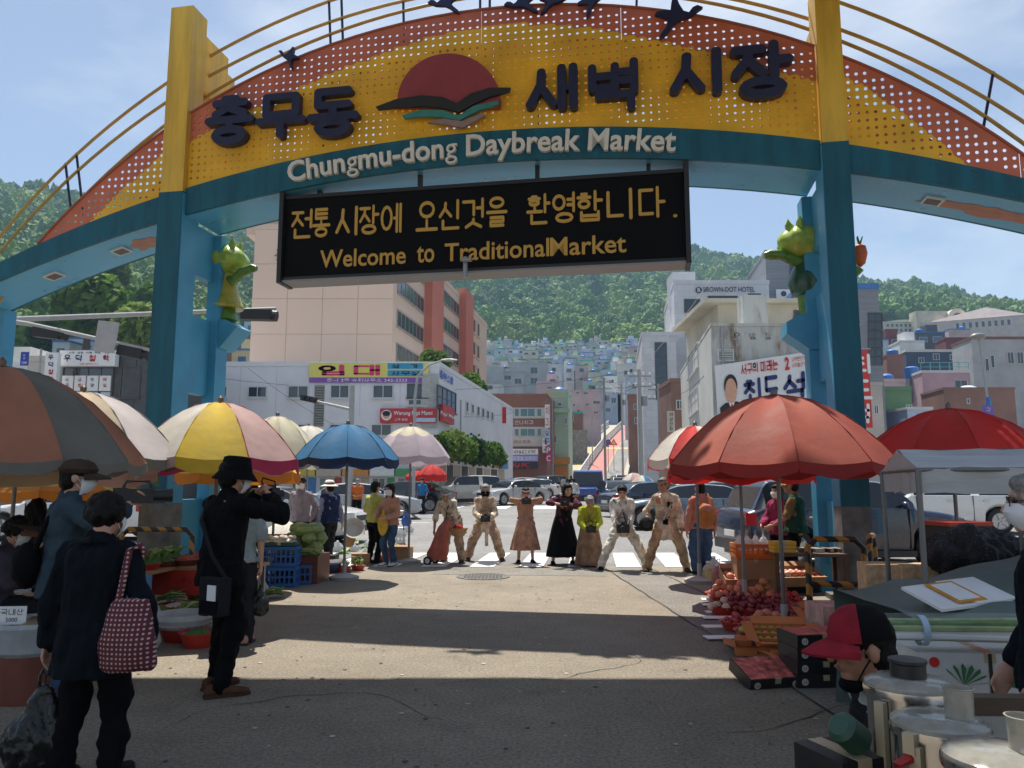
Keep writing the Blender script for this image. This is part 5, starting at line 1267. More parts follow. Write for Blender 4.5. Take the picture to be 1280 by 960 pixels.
# ---- vegetable sculptures on brackets
M_CAB = mat('cabbage_green',(.34,.46,.07),.25,var=.3,scale=5,spec=.6);M_CABY = mat('cabbage_yellow',(.40,.36,.05),.3,var=.2);M_CUC = mat('cucumber_green',(.10,.22,.035),.3,var=.3,scale=8);M_DKG = mat('squash_green',(.03,.09,.05),.3,var=.3)
def cabbage(parent,c,r,h,m_):
 mb = MB();rings = [];n = 28
 for j in range(12):
  f = j/11;rr_ = r*(math.sin(PI*(.12+.80*f))**.7);ring = []
  for k in range(n):
   a = 2*PI*k/n;q = rr_*(1+.10*math.cos(7*a+f*2)*(.4+f));ring.append((c[0]+q*math.cos(a),c[1]+q*math.sin(a),c[2]+h*f))
  rings.append(ring)
 mb.loft(rings);o = mb.build('cabbage_head',m_,parent,True,ang=70)
 for k in range(6):
  a = k*PI/3+.3;p0 = Vector((c[0]+r*.45*math.cos(a),c[1]+r*.45*math.sin(a),c[2]+h*.9));p1 = p0 + Vector((math.cos(a)*r*.12,math.sin(a)*r*.12,h*.34))
  MB().tube([p0,p0.lerp(p1,.5)+Vector((math.cos(a)*.02,math.sin(a)*.02,0)),p1],[r*.22,r*.15,.006],8).build('leaf_tip',m_,o,True)
def sculpt(px,py,d,label,side):
 u,z = guv(px,py,d);p = GC + GU*u + GN*d
 th = thing('vegetable_sculpture',label,'sculpture',(p.x,p.y,z),GA)
 s = side
 if s > 0:
  MB().prism([(-.22,0),(.10,0),(.34,-.14),(.02,-.5),(-.22,-.5)],.5,lambda a,b_,c: (a,-.25+c,b_)).build('bracket',M_LTEAL,th)
  MB().lathe([(.10,0),(.2,.04),(.17,.16),(.12,.3)],18,(-.02,0,0)).build('foot',M_CUC,th,True)
  MB().lathe([(.30,.24),(.31,.28),(.22,.5),(.15,.85),(.13,.95)],20,(-.04,0,0)).build('body',M_CABY,th,True)
  MB().tube([(0,-.05,.78),(.14,-.12,.72),(.32,-.14,.86),(.50,-.12,.93),(.58,-.12,.92)],[.08,.085,.085,.08,.05],12).build('arm',M_CUC,th,True)
  cabbage(th,(-.04,0,.88),.35,.50,M_CAB)
 else:
  MB().prism([(-.34,-.12),(-.12,0),(.2,0),(.2,-.55),(-.02,-.55),(-.34,-.3)],.5,lambda a,b_,c: (a,-.25+c,b_)).build('bracket',M_LTEAL,th)
  MB().lathe([(.09,0),(.11,.15),(.12,.38)],16).build('leg',M_CUC,th,True)
  MB().lathe([(.02,.28),(.20,.36),(.25,.52),(.19,.72),(.11,.86),(.10,.95)],20).build('body',M_DKG,th,True)
  MB().tube([(0,-.05,.88),(-.15,-.10,.86),(-.34,-.14,.96),(-.52,-.14,.97),(-.60,-.14,.96)],[.08,.085,.085,.08,.05],12).build('arm',M_CUC,th,True)
  MB().tube([(0.05,.1,.82),(.42,.1,.70),(.74,.02,.66),(.80,0,.74)],[.08,.085,.09,.085],12).build('arm',M_CUC,th,True)
  MB().lathe([(.01,0),(.07,.05),(.11,.2),(.09,.32),(.03,.36)],14,(.82,-.03,.74)).build('carrot',mat('carrot_orange',(.55,.12,.035),.4),th,True)
  for k in range(3): MB().tube([(.82,-.03,1.08),(.82+.05*math.cos(k*2),-.03+.05*math.sin(k*2),1.22)],[.02,.008],6).build('leaf_tip',M_CUC,th)
  cabbage(th,(-.02,0,.93),.36,.50,M_CAB)
sculpt(284,403,1.25,'cabbage headed vegetable sculpture with a cucumber arm on the left gate pillar',1)
sculpt(1008,396,1.15,'cabbage headed vegetable sculpture holding a carrot on the right gate pillar',-1)
# ---- unseen arcade roof, cut to a strip that shades only the foreground
M_ROOF = mat('arcade_sheet',(.45,.46,.47),.5,var=.1,scale=1)
roof = thing('arcade_roof','unseen strip of corrugated market arcade roof on steel frames, sized to shade the near street','roof',(0,0,0))
RZ,RE = 9.0,10.32
for i in range(14):
 x0,x1 = -9 + i*1.22,-9 + (i+1)*1.22 + .05
 MB().bx(x0,x1,5.4,RE,RZ+.06*(i % 2),RZ+.05+.06*(i % 2)).build('roof_sheet',M_ROOF,roof)
for yy in (RE-.3,5.8):
 MB().bx(-9,8.1,yy-.08,yy+.08,RZ-.32,RZ-.02).build('roof_beam',GREYM,roof)
 for x in (-8.9,8.0): MB().bx(x-.1,x+.1,yy-.09,yy+.09,0,RZ-.33).build('roof_post',GREYM,roof)
# ------------------------------------------------------------------ umbrellas
def fabric(key,c,tr=.35): return mat('canopy_' + key,c,.75,var=.2,scale=2.2,transl=tr,bump=.25,bscale=9)
FB = {k: fabric(k,c) for k,c in dict(brown=(.46,.20,.12),grey=(.21,.21,.185),cream=(.58,.46,.32),pale=(.55,.50,.50),pink=(.55,.36,.34),magenta=(.50,.04,.12),yellow=(.68,.48,.04),white=(.66,.62,.54),blue=(.025,.17,.36),lilac=(.52,.44,.50),ivory=(.66,.60,.44),red=(.55,.035,.03),coral=(.42,.085,.055),coral2=(.45,.11,.07),green=(.04,.22,.12),orange=(.62,.22,.02),scarlet=(.62,.03,.025),navy=(.015,.03,.08),dkred=(.33,.03,.025)).items()}
SILV = mat('pole_steel',(.16,.16,.165),.4,.7,var=.1);BRNZ = mat('pole_brown',(.16,.11,.08),.4,.6,var=.1)
def umbrella(label,cpx,rim_y,top_y,hw,Y,cols,val=None,n=8,rot=0.2,drop=.16,pole=SILV,tilt=(0,0),name='market_umbrella',sag=.03,base=True,curve=2.05,skirt=None):
 """cpx: pixel column of the centre, rim_y/top_y image heights, hw half width in pixels at distance Y"""
 c = W(cpx,rim_y,Y);zr = c.z;zt_ = W(cpx,top_y,Y).z;r = hw/FPX*Y/ray(cpx,rim_y).y*1.0
 hgt = zt_-zr;g0 = gz(Y)
 th = thing(name,label,'umbrella',(c.x,Y,g0))
 MB().tube([(0,0,0),(0,0,zr-g0+hgt*.98)],.022,10).build('pole',pole,th,True)
 can = bpy.data.objects.new('canopy',None)
 can = MB().lathe([(.0,0),(.03,0),(.035,.05),(.0,.09)],12,(0,0,zr-g0+hgt),close=False).build('finial',pole,th,True)
 m = 7;k_ = 5
 T = Matrix.Rotation(R(tilt[0]),4,'X') @ Matrix.Rotation(R(tilt[1]),4,'Y')
 def pt_(a,f,edge):   # f 0 centre..1 rim; edge: 0 on rib, 1 mid-panel
  rr_ = r*f*(1-.045*edge*f);z = hgt*(1-f**curve) - sag*edge*math.sin(PI*min(1,f))*1.2 - .0
  z += -.035*edge*f
  p = T @ Vector((rr_*math.cos(a),rr_*math.sin(a),z));return (p.x,p.y,p.z + zr-g0)
 for i in range(n):
  a0 = rot+2*PI*i/n;ci = cols[i % len(cols)];V,F = [],[]
  for s in range(k_+1):
   a = a0+2*PI/n*s/k_;e = math.sin(PI*s/k_)
   for j in range(m+1): V.append(pt_(a,.02+.98*j/m,e))
  for s in range(k_):
   for j in range(m): F.append((s*(m+1)+j,s*(m+1)+j+1,(s+1)*(m+1)+j+1,(s+1)*(m+1)+j))
  mb = MB().add(V,F);p = mb.build('canopy_panel',ci,th,True,fix=False,ang=60)
  # valance
  V,F = [],[];vm = val[i % len(val)] if val else ci
  for s in range(k_+1):
   a = a0+2*PI/n*s/k_;e = math.sin(PI*s/k_);x,y,z = pt_(a,1,e);dz = drop*(.75+.25*e) + .012*math.sin(i*3+s*2)
   V += [(x,y,z),(x*1.004+.012*math.sin(i*2+s*2.3),y*1.004+.012*math.cos(i+s*2),z-dz)]
  for s in range(k_): F.append((2*s,2*s+1,2*s+3,2*s+2))
  MB().add(V,F).build('valance',vm,p,True,fix=False,ang=60)
  if skirt:
   V,F = [],[]
   for s in range(k_+1):
    a = a0+2*PI/n*s/k_;e = math.sin(PI*s/k_)
    for f in (.55,.8,1.02): x,y,z = pt_(a,f,e);V.append((x,y,z+.012))
   for s in range(k_):
    for j in range(2): F.append((s*3+j,s*3+j+1,(s+1)*3+j+1,(s+1)*3+j))
   MB().add(V,F).build('canopy_skirt',skirt,p,True,fix=False,ang=60)
  sm_ = MB().tube([pt_(a0,f,0) for f in (.03,.3,.6,.8,1)],.005,5);sm_.v = [(x,y,z+.004) for x,y,z in sm_.v];sm_.build('seam',vm,p,True)
  rb = MB().tube([pt_(a0,.03,0),pt_(a0,.5,0),pt_(a0,.985,0)],.007,5)
  rb.v = [(x,y,z-.02) for x,y,z in rb.v];rb = rb.build('rib',pole,th)
  q = pt_(a0,.55,0);MB().tube([(0,0,zr-g0-.05),(q[0],q[1],q[2]-.03)],.006,4).build('strut',pole,rb)
 if base:
  MB().lathe([(.0,0),(.24,0),(.25,.05),(.1,.09),(.035,.11),(.035,.3),(0,.3)],18,close=False).build('base',M_CONC,th,True)
 return th
B = FB
umbrella('cream and pale striped umbrella between the brown one and the left pillar',98,572,490,126,8.15,[B['cream'],B['pale'],B['white'],B['cream']],[B['grey']],10,R(290),.10,BRNZ)
umbrella('large umbrella with brown and olive grey panels at the left edge',-8,577,458,174,6.7,[B['brown'],B['grey']],[B['grey']],12,R(296),.10,BRNZ)
umbrella('green and cream umbrella half hidden under the brown striped one',20,590,545,170,8.6,[B['green'],B['white'],B['cream'],B['pink']],None,8,.1,.14)
umbrella('orange umbrella low behind the far left stalls',75,612,585,90,11.5,[B['orange'],B['yellow'],B['orange']],None,8,.3,.14)
umbrella('pink, white and yellow striped umbrella beside the left gate pillar',272,574,503,102,8.9,[B['yellow'],B['pink'],B['magenta'],B['white'],B['yellow'],B['magenta'],B['magenta'],B['white']],[B['yellow'],B['magenta'],B['magenta'],B['pink']],8,R(265),.15,BRNZ)
umbrella('yellow and orange umbrella tucked under the striped one',300,590,556,75,11.6,[B['orange'],B['yellow'],B['white']],[B['orange']],8,.5,.16)
umbrella('plain ivory umbrella between the striped and the blue one',345,574,520,55,13.4,[B['ivory']],[B['white']],8,.4,.15)
umbrella('small white umbrella peeking over behind the blue one',385,556,532,38,20.5,[B['white']],None,8,.2,.16)
umbrella('blue umbrella over the vegetable stall by the crosswalk',434,573,530,64,12.9,[B['blue']],[B['navy']],8,R(12),.14)
umbrella('ivory umbrella with a lilac lower edge right of the blue one',513,570,533,50,15.6,[B['ivory']],[B['lilac']],8,R(20),.16,skirt=B['lilac'])
umbrella('small bright red umbrella far across the road',540,593,580.5,18.5,36,[B['scarlet']],None,8,.2,.3)
umbrella('small red awning umbrella beside the far bright red one',521,595,588,14,39,[B['red']],None,8,.2,.2)
umbrella('big coral red umbrella over the fruit stall on the right',972,580,494,138,8.3,[B['coral'],B['coral2']],[B['dkred']],10,R(8),.13,SILV)
umbrella('bright red umbrella under and behind the big coral one',925,588,540,92,10.4,[B['scarlet']],[B['scarlet']],8,R(4),.16,SILV)
umbrella('red and white striped umbrella behind the coral one',870,574,532,62,12.5,[B['white'],B['scarlet'],B['white'],B['scarlet'],B['red']],None,10,R(190),.15,SILV)
umbrella('bright red umbrella behind the silver tarpaulin stall',1190,568,511,108,9.2,[B['red'],B['scarlet']],[B['scarlet']],10,R(3),.14,SILV)
umbrella('white parasol across the road behind the performers',868,607,600,26,34,[B['white']],None,8,.1,.15)
umbrella('pastel striped parasol near the orange shop column',803,604,594,16,46,[B['pink'],B['white'],B['blue'],B['white']],None,8,.1,.15)
umbrella('second pastel striped parasol behind the first',792,600,591,15,52,[B['white'],B['pink']],None,8,.4,.15)
# ------------------------------------------------------------------ cars
M_TYRE = mat('tyre',(.018,.018,.018),.8,var=.1);M_RIM = mat('rim',(.42,.42,.43),.3,.8,var=.05)
M_CGL = mat('car_glass',(.012,.016,.02),.05,var=0,spec=.9);M_LAMP = mat('headlamp',(.6,.62,.65),.1,var=0,spec=.9);M_TAIL = mat('tail_lamp',(.42,.012,.012),.2,var=0);M_CHR = mat('chrome',(.55,.55,.56),.15,.9,var=0);M_PLATE = mat('number_plate',(.7,.7,.68),.5,var=0)
def paint(key,c):
 m = mat('car_paint_' + key,c,.25,.0,var=.03,scale=2,spec=.6);m.node_tree.nodes['Principled BSDF'].inputs['Coat Weight'].default_value = .8;return m
PC = {k: paint(k,c) for k,c in dict(white=(.68,.68,.67),silver=(.42,.43,.44),black=(.012,.013,.016),navy=(.012,.022,.055),blue=(.02,.06,.26),grey=(.14,.15,.17),beige=(.50,.48,.44),steel=(.12,.17,.24)).items()}
CM = {}
def car_proto(kind,col):
 key = (kind,col)
 if key in CM: return CM[key]
 P = PC[col];root = bpy.data.objects.new('car',None)
 S = dict(sedan=dict(L=4.75,Wd=1.84,H=1.45,hood=.92,belt=.97,cab=[-1.75,-.95,.25,1.05],deck=1.02),suv=dict(L=4.6,Wd=1.88,H=1.70,hood=1.06,belt=1.10,cab=[-2.12,-1.72,.42,1.15],deck=1.10),hatch=dict(L=3.95,Wd=1.70,H=1.50,hood=.96,belt=1.0,cab=[-1.85,-1.35,.45,1.2],deck=1.02),van=dict(L=4.9,Wd=1.9,H=1.95,hood=1.15,belt=1.15,cab=[-2.38,-2.2,1.35,2.1],deck=1.15))[kind]
 L_,Wd,H_ = S['L'],S['Wd']/2,S['H'];hl = L_/2;R_ = .335 if kind != 'suv' else .365;xw = [hl-.88,-hl+.92]
 c0,c1,c2,c3 = S['cab']     # rear glass base, roof rear, roof front, windscreen base
 xs = set([-hl,-hl+.06,-hl+.18,-hl+.4,hl-.4,hl-.2,hl-.08,hl,c0,c1,c2,c3,(c0+c1)/2,(c2+c3)/2] + list(np.linspace(-hl+.5,hl-.5,16)))
 for w in xw:
  for k in range(-5,6): xs.add(w + (R_+.07)*math.sin(k*PI/10))
 xs = sorted(xs);xs = [x for i,x in enumerate(xs) if i == 0 or x-xs[i-1] > .012]
 def top(x):
  if x >= c3: f = (x-c3)/(hl-c3);return S['belt'] - (S['belt']-S['hood']+.16*f)*f - (.12 if f > .93 else 0)*(f-.93)/.07
  if x <= c0: f = (c0-x)/max(.01,hl+c0);return S['deck'] - .06*f - (.10*(f-.8)/.2 if f > .8 else 0)
  return S['belt']+.02
 def roof(x):
  if x <= c0 or x >= c3: return top(x)
  if x < c1: f = (x-c0)/(c1-c0);return top(c0)+(H_-.04-top(c0))*math.sin(f*PI/2)**.9
  if x > c2: f = (c3-x)/(c3-c2);return top(c3)+(H_-.05-top(c3))*math.sin(f*PI/2)**.85
  f = (x-c1)/(c2-c1);return H_-.045+.045*math.sin(PI*f)-.01*f
 def wid(x):
  f = abs(x)/hl;return Wd*(1-.10*max(0,(f-.72)/.28)**2 - (.07 if f > .985 else 0))
 def sill(x):
  z = .22 + (.12*max(0,(abs(x)/hl-.9)/.1))
  for w in xw:
   d = abs(x-w);RR = R_+.07
   if d < RR: z = max(z,R_+math.sqrt(RR*RR-d*d))
  return z
 rings = [];ctr = []
 for x in xs:
  w = wid(x);s = sill(x);t_ = top(x);r_ = roof(x);cab = c0 < x < c3;mid = max(s+.02,s+(t_-s)*.55);lo = max(s+.01,s+(t_-s)*.2)
  wr = Wd*.70 if cab else w*.80
  if cab:
   f = min(1,(r_-t_)/(H_-t_));g = w*.955 + (wr-w*.955)*f
   half = [(w*.90,s),(w*.985,lo),(w,mid),(w*.965,t_-.01),(w*.955,t_),(g,r_-.035*f),(g-.09*f,r_),(0,r_+.012)]
  else: half = [(w*.90,s),(w*.985,lo),(w,mid),(w*.96,t_-.06),(w*.93,t_-.03),(w*.86,t_-.01),(w*.72,t_),(0,t_+.02)]
  rings.append([(x,y,z) for y,z in half] + [(x,-y,z) for y,z in half[-2::-1]])
 body = MB();gl = {};n = len(rings[0]);pill = (c1+c2)/2
 for i in range(len(rings)-1):
  xa,xb = xs[i],xs[i+1];xm = (xa+xb)/2
  for k in range(n-1):
   q = [rings[i][k],rings[i][k+1],rings[i+1][k+1],rings[i+1][k]];g = None
   if c0 < xm < c3:
    if k in (4,n-6) and (xa >= c0-.01 and xb <= c3+.01):
     sd = 'l' if k == 4 else 'r'
     if abs(xm-pill) > .07 and (c0+.18 < xm < c3-.22): g = ('side_window',sd,xm > pill)
    elif k in (5,6,7,8,n-6,n-7) and 5 <= k <= 8:
     if xm > c2 and k in (6,7): g = ('windscreen','',0)
     if xm < c1 and k in (6,7): g = ('rear_window','',0)
   if g: gl.setdefault(g,MB()).quad(q)
   else: body.quad(q)
 body.add(rings[0],[tuple(range(n))]);body.add(rings[-1],[tuple(range(n-1,-1,-1))])
 def weld(mb,name,m_,sm=True):
  me = mb.mesh(name,m_,False,fix=False);bm = bmesh.new();bm.from_mesh(me);bmesh.ops.remove_doubles(bm,verts=bm.verts[:],dist=.0005);bmesh.ops.recalc_face_normals(bm,faces=bm.faces[:]);bm.to_mesh(me);bm.free()
  me.polygons.foreach_set('use_smooth',[True]*len(me.polygons));me.set_sharp_from_angle(angle=R(32));return me
 def part(name,me,parent=root):
  o = bpy.data.objects.new(name,me);o.parent = parent;return o
 kids = [part('body',weld(body,'body',P))]
 for g,mb in gl.items(): kids.append(part(g[0],weld(mb,g[0],M_CGL)))
 kids.append(part('underbody',MB().bx(-hl+.15,hl-.15,-Wd+.2,Wd-.2,.18,.75).mesh('underbody',BLK)))
 rimp = [(.0,.02),(.05,.02),(.06,.0),(.2,-.01),(.235,.02),(.235,-.1),(0,-.1)]
 tyr = MB()
 prof_ = [(R_*.68,-.1),(R_*.93,-.105),(R_,-.08),(R_,.08),(R_*.93,.105),(R_*.68,.1)]
 def axle(prof,nseg):
  mb = MB();mb.lathe(prof,nseg,close=False);mb.v = [(x,z,y) for x,y,z in mb.v];return mb
 tm = axle(prof_,28).mesh('tyre',M_TYRE,True)
 rm = MB();a_ = axle([(R_*.69,-.06),(R_*.69,.095),(R_*.64,.10),(R_*.6,.06),(0,.05)],24);rm.add(a_.v,a_.f)
 for k in range(5):
  a = 2*PI*k/5;rm.box((math.cos(a)*R_*.36,.075,math.sin(a)*R_*.36),(R_*.6,.03,R_*.16),rot=Matrix.Rotation(-a,3,'Y'))
 rm = rm.mesh('rim',M_RIM,True)
 for w in xw:
  for s in (-1,1):
   wo_ = bpy.data.objects.new('wheel',tm);wo_.parent = root;wo_.location = (w,s*(Wd-.12),R_);wo_.rotation_euler = (0,0,0 if s > 0 else PI);kids.append(wo_);kids.append(part('rim',rm,wo_))
 fw,rw_ = wid(hl-.1),wid(-hl+.1)
 for s in (-1,1):
  kids.append(part('headlight',MB().box((hl-.14,s*(fw-.24),S['hood']-.22),(.22,.40,.16),rz=-s*R(18)).mesh('headlight',M_LAMP)))
  kids.append(part('tail_light',MB().box((-hl+.12,s*(rw_-.16),S['deck']-.18),(.2,.30,.15 if kind != 'suv' else .24),rz=s*R(14)).mesh('tail_light',M_TAIL)))
  mb = MB();mb.ell((c3-.35,s*(Wd+.07),S['belt']+.08),(.07,.12,.075),10,6);kids.append(part('mirror',mb.mesh('mirror',P,True)))
  for xd in (pill+.75,pill-.25): kids.append(part('door_handle',MB().box((xd-.12,s*(Wd*.99),S['belt']-.14),(.18,.045,.03)).mesh('door_handle',M_CHR)))
  for xd in (c3-.22,pill,c1-.05 if kind == 'sedan' else c1+.15):
   kids.append(part('door_gap',MB().box((xd,s*(Wd*.985),(.30+S['belt'])/2+.03),(.012,.04,S['belt']-.34)).mesh('door_gap',BLK)))
  kids.append(part('sill_trim',MB().box((0,s*(Wd*.93),.25),(L_-2.5,.1,.12)).mesh('sill_trim',BLK)))
 kids.append(part('grille',MB().box((hl-.03,0,S['hood']-.30),(.08,.9,.16)).mesh('grille',BLK)));kids.append(part('lower_grille',MB().box((hl-.03,0,.36),(.08,1.2,.16)).mesh('lower_grille',BLK)))
 kids.append(part('number_plate',MB().box((hl+.01,0,.50),(.03,.52,.12)).mesh('number_plate',M_PLATE)));kids.append(part('number_plate',MB().box((-hl-.01,0,.62),(.03,.52,.12)).mesh('number_plate',M_PLATE)))
 kids.append(part('rear_bumper',MB().box((-hl+.02,0,.4),(.1,Wd*1.7,.2)).mesh('rear_bumper',BLK if kind == 'suv' else P)))
 CM[key] = root;return root
def car(kind,col,px,py,Y,head,label,scale=1.0,group=None,x=None):
 """head: heading of the nose in degrees, 0 = +x, 90 = away from the camera"""
 pr = car_proto(kind,col);xx = X(px,Y) if x is None else x
 def cp(o,parent):
  c = o.copy();COL.objects.link(c);c.parent = parent
  for ch in o.children: cp(ch,c)
  return c
 o = bpy.data.objects.new('parked_car',None);COL.objects.link(o);o.location = (xx,Y,gz(Y)+.012);o.rotation_euler = (0,0,R(head));o.scale = (scale,)*3
 for ch in pr.children: cp(ch,o)
 return tag(o,label,'car',group)
car('sedan','white',345,0,20.5,-6,'white sedan crossing behind the left stalls');car('sedan','white',98,0,21.5,176,'white sedan at the far left behind the seated vendor')
car('sedan','silver',452,0,31,12,'silver sedan behind the man in the blue vest',.98)
car('sedan','black',506,0,37,172,'dark sedan with its red tail light showing, under the lilac umbrella')
car('suv','beige',582,0,47,200,'pale beige off-road car parked beyond the crossing')
car('sedan','silver',640,0,45.5,225,'silver sedan parked nose towards the crossing');car('sedan','black',630,0,55,205,'black sedan behind the beige off-road car');car('sedan','white',658,0,57,215,'second white sedan in the parked row behind the silver one')
car('sedan','white',668,0,63,222,'small white sedan deepest in the parked row',.97);car('suv','black',684,0,68,230,'black off-road car at the end of the parked row');car('hatch','silver',648,0,66,210,'silver hatchback half hidden in the parked row')
car('sedan','steel',858,0,25.5,176,'dark blue sedan behind the two performers on the right');car('sedan','navy',766,0,40,98,'dark sedan seen from behind with a red tail light');car('sedan','navy',818,0,33,20,'navy sedan behind the dark blue one')
car('suv','white',773,0,92,96,'white off-road car climbing at the foot of the steep road');car('hatch','white',772,0,70,92,'white hatchback following below the off-road car');car('hatch','silver',789,0,78,92,'silver hatchback by the pastel parasols')
car('suv','navy',1046,0,15.4,6,'dark blue off-road car standing right behind the fruit stall',.97);car('suv','white',1170,0,24,172,'white off-road car behind the silver tarpaulin stall',1.0)
car('sedan','white',1262,0,30,10,'white sedan at the far right edge of the road');car('sedan','grey',900,0,31,5,'grey sedan half hidden behind the backpack woman')
# blue small truck facing the camera
def truck(px,Y,head,label):
 o = thing('small_truck',label,'truck',(X(px,Y),Y,gz(Y)+.012),R(head))
 P = PC['blue'];rings = []
 for x,zt_,w in ((.0,1.95,.84),(.85,1.97,.84),(1.05,1.90,.83),(1.42,1.12,.85),(1.55,1.0,.84),(1.62,.75,.82),(1.62,.35,.80)):
  rings.append([(x,-w,.35),(x,-w,min(1.1,zt_)),(x,-w*(.9 if zt_ > 1.2 else .98),zt_),(x,w*(.9 if zt_ > 1.2 else .98),zt_),(x,w,min(1.1,zt_)),(x,w,.35)])
 MB().loft(rings).build('cab',P,o,True,ang=25)
 MB().add([(1.09,-.70,1.84),(1.09,.70,1.84),(1.43,.78,1.16),(1.43,-.78,1.16)],[(0,1,2,3)]).build('windscreen',M_CGL,o)
 for s in (-1,1):
  MB().quad([(.15,s*.856,1.15),(1.28,s*.866,1.15),(1.02,s*.80,1.8),(.15,s*.80,1.8)]).build('side_window',M_CGL,o)
  MB().box((1.61,s*.6,.82),(.08,.36,.17)).build('headlight',M_LAMP,o);MB().box((1.60,s*.62,.62),(.08,.3,.08)).build('indicator',mat('amber_lamp',(.7,.25,.02),.3),o)
  a = MB().tube([(1.2,s*.85,1.3),(1.3,s*1.05,1.35)],.02,6).build('mirror_arm',BLK,o);MB().box((1.3,s*1.07,1.38),(.06,.16,.28)).build('mirror',BLK,a)
  for x in (1.05,-1.6):
   mb = MB();mb.lathe([(.16,-.09),(.31,-.1),(.33,-.07),(.33,.07),(.31,.1),(.16,.09)],22,close=False);mb.v = [(p[0]+x,p[2]+s*.72,p[1]+.33) for p in mb.v];w_ = mb.build('wheel',M_TYRE,o,True)
   MB().tube([(x,s*.66,.33),(x,s*.8,.33)],.18,16).build('rim',M_RIM,w_)
 MB().box((1.62,0,.48),(.1,1.6,.24)).build('bumper',BLK,o);MB().box((1.64,0,.62),(.06,.7,.08)).build('grille',BLK,o);MB().box((1.68,0,.50),(.02,.36,.17)).build('number_plate',mat('plate_green',(.55,.6,.55),.5),o)
 MB().bx(-2.9,-.08,-.86,.86,.75,.85).build('load_bed',P,o);
 for s in (-1,1): MB().bx(-2.9,-.08,s*.84-.02,s*.84+.02,.85,1.2).build('bed_side',P,o)
 MB().bx(-2.9,1.0,-.4,.4,.4,.7).build('chassis',BLK,o)
truck(735,41.5,-96,'blue small truck driving towards the crossing in the middle')
# ------------------------------------------------------------------ people
def cloth(key,c,rough=.9,var=.22,scale=9,bump=.3,bscale=120): return mat('cloth_' + key,c,rough,var=var,scale=scale,bump=bump,bscale=bscale,spec=.12)
DIRTY = dict(var=.5,scale=7)
SKIN = mat('skin',(.50,.27,.18),.5,var=.10,scale=9);SKIN2 = mat('skin_tanned',(.36,.18,.11),.5,var=.12,scale=9)
HAIR = mat('hair_black',(.006,.005,.0045),.6,spec=.2,var=.3,scale=30,bump=.6,bscale=90,stretch=(1,1,.3));HAIRG = mat('hair_grey',(.20,.19,.18),.6,var=.3,scale=30,bump=.6,bscale=90)
MASKW = mat('mask_white',(.72,.73,.74),.7,var=.05);EYE = mat('eye_dark',(.01,.01,.01),.3,var=0);LIP = mat('lip',(.36,.12,.10),.5,var=.1)
C_ = {k: cloth(k,c,**(DIRTY if k in ('hemp','hempd','tan','offwhite','pinkbrown','brownskirt') else {})) for k,c in dict(black=(.005,.005,.006),charcoal=(.018,.019,.021),navyjacket=(.006,.009,.013),denim=(.05,.09,.17),bluegrey=(.04,.065,.085),hemp=(.60,.50,.38),hempd=(.40,.28,.19),offwhite=(.70,.66,.58),pinkbrown=(.42,.22,.15),lime=(.36,.38,.035),brownskirt=(.26,.155,.10),plum=(.09,.025,.045),tan=(.48,.33,.20),salmon=(.46,.20,.15),mauve=(.30,.25,.27),bluevest=(.02,.035,.10),lavender=(.25,.26,.36),yellowg=(.42,.42,.12),peach=(.45,.24,.17),greenvest=(.02,.07,.045),khaki=(.22,.15,.07),magenta=(.25,.03,.08),orange=(.55,.14,.03),purple=(.10,.03,.11),greyshirt=(.25,.29,.30),lightgrey=(.36,.38,.38),floral=(.06,.05,.07),red=(.35,.03,.03),blueshirt=(.03,.16,.35),darkbrown=(.06,.04,.03),wine=(.10,.015,.03),leather=(.10,.045,.025)).items()}
def remesh(mb,vox,smooth_it=3):
 me = bpy.data.meshes.new('r');me.from_pydata(mb.v,[],mb.f)
 bm = bmesh.new();bm.from_mesh(me);bmesh.ops.recalc_face_normals(bm,faces=bm.faces[:]);bm.to_mesh(me);bm.free()
 o = bpy.data.objects.new('r',me);TMP.collection.objects.link(o)
 m = o.modifiers.new('r','REMESH');m.mode = 'VOXEL';m.voxel_size = vox;m.use_smooth_shade = True
 if smooth_it:
  s = o.modifiers.new('s','SMOOTH');s.iterations = smooth_it;s.factor = .5
 dg = tmp_dg();out = bpy.data.meshes.new_from_object(o.evaluated_get(dg))
 TMP.collection.objects.unlink(o);bpy.data.objects.remove(o);bpy.data.meshes.remove(me)
 return out
def fold(me,amp,freq,seed,stretch=(1,1,.6)):
 n = len(me.vertices);co = np.empty(n*3,'f');no_ = np.empty(n*3,'f')
 me.vertices.foreach_get('co',co);me.vertex_normals.foreach_get('vector',no_)
 co = co.reshape(-1,3);no_ = no_.reshape(-1,3);sv = Vector((seed*3.1,seed*1.7,seed))
 q = co*np.array(stretch)*freq
 d = np.array([mn.noise(Vector(p)+sv) + .5*mn.noise(Vector(p)*2.3+sv) for p in q.tolist()])
 co += no_*(d*amp)[:,None];me.vertices.foreach_set('co',co.ravel());me.update()
def ik(a,t,l1,l2,hint):
 a,t = Vector(a),Vector(t);d = t-a;L_ = d.length
 if L_ > (l1+l2)*.995: t = a + d.normalized()*(l1+l2)*.995;d = t-a;L_ = d.length
 u = d.normalized();x = (l1*l1-l2*l2+L_*L_)/(2*L_);h = math.sqrt(max(0,l1*l1-x*x))
 hv = Vector(hint);hv = hv-u*hv.dot(u)
 if hv.length < 1e-5: hv = u.orthogonal()
 return a+u*x+hv.normalized()*h,t
def ering(c,ax,ay,rx,ry,n=14,sq=.0):
 out = []
 for k in range(n):
  a = 2*PI*k/n;ca,sa = math.cos(a),math.sin(a);out.append(Vector(c)+ax*(rx*ca)+ay*(ry*sa))
 return out
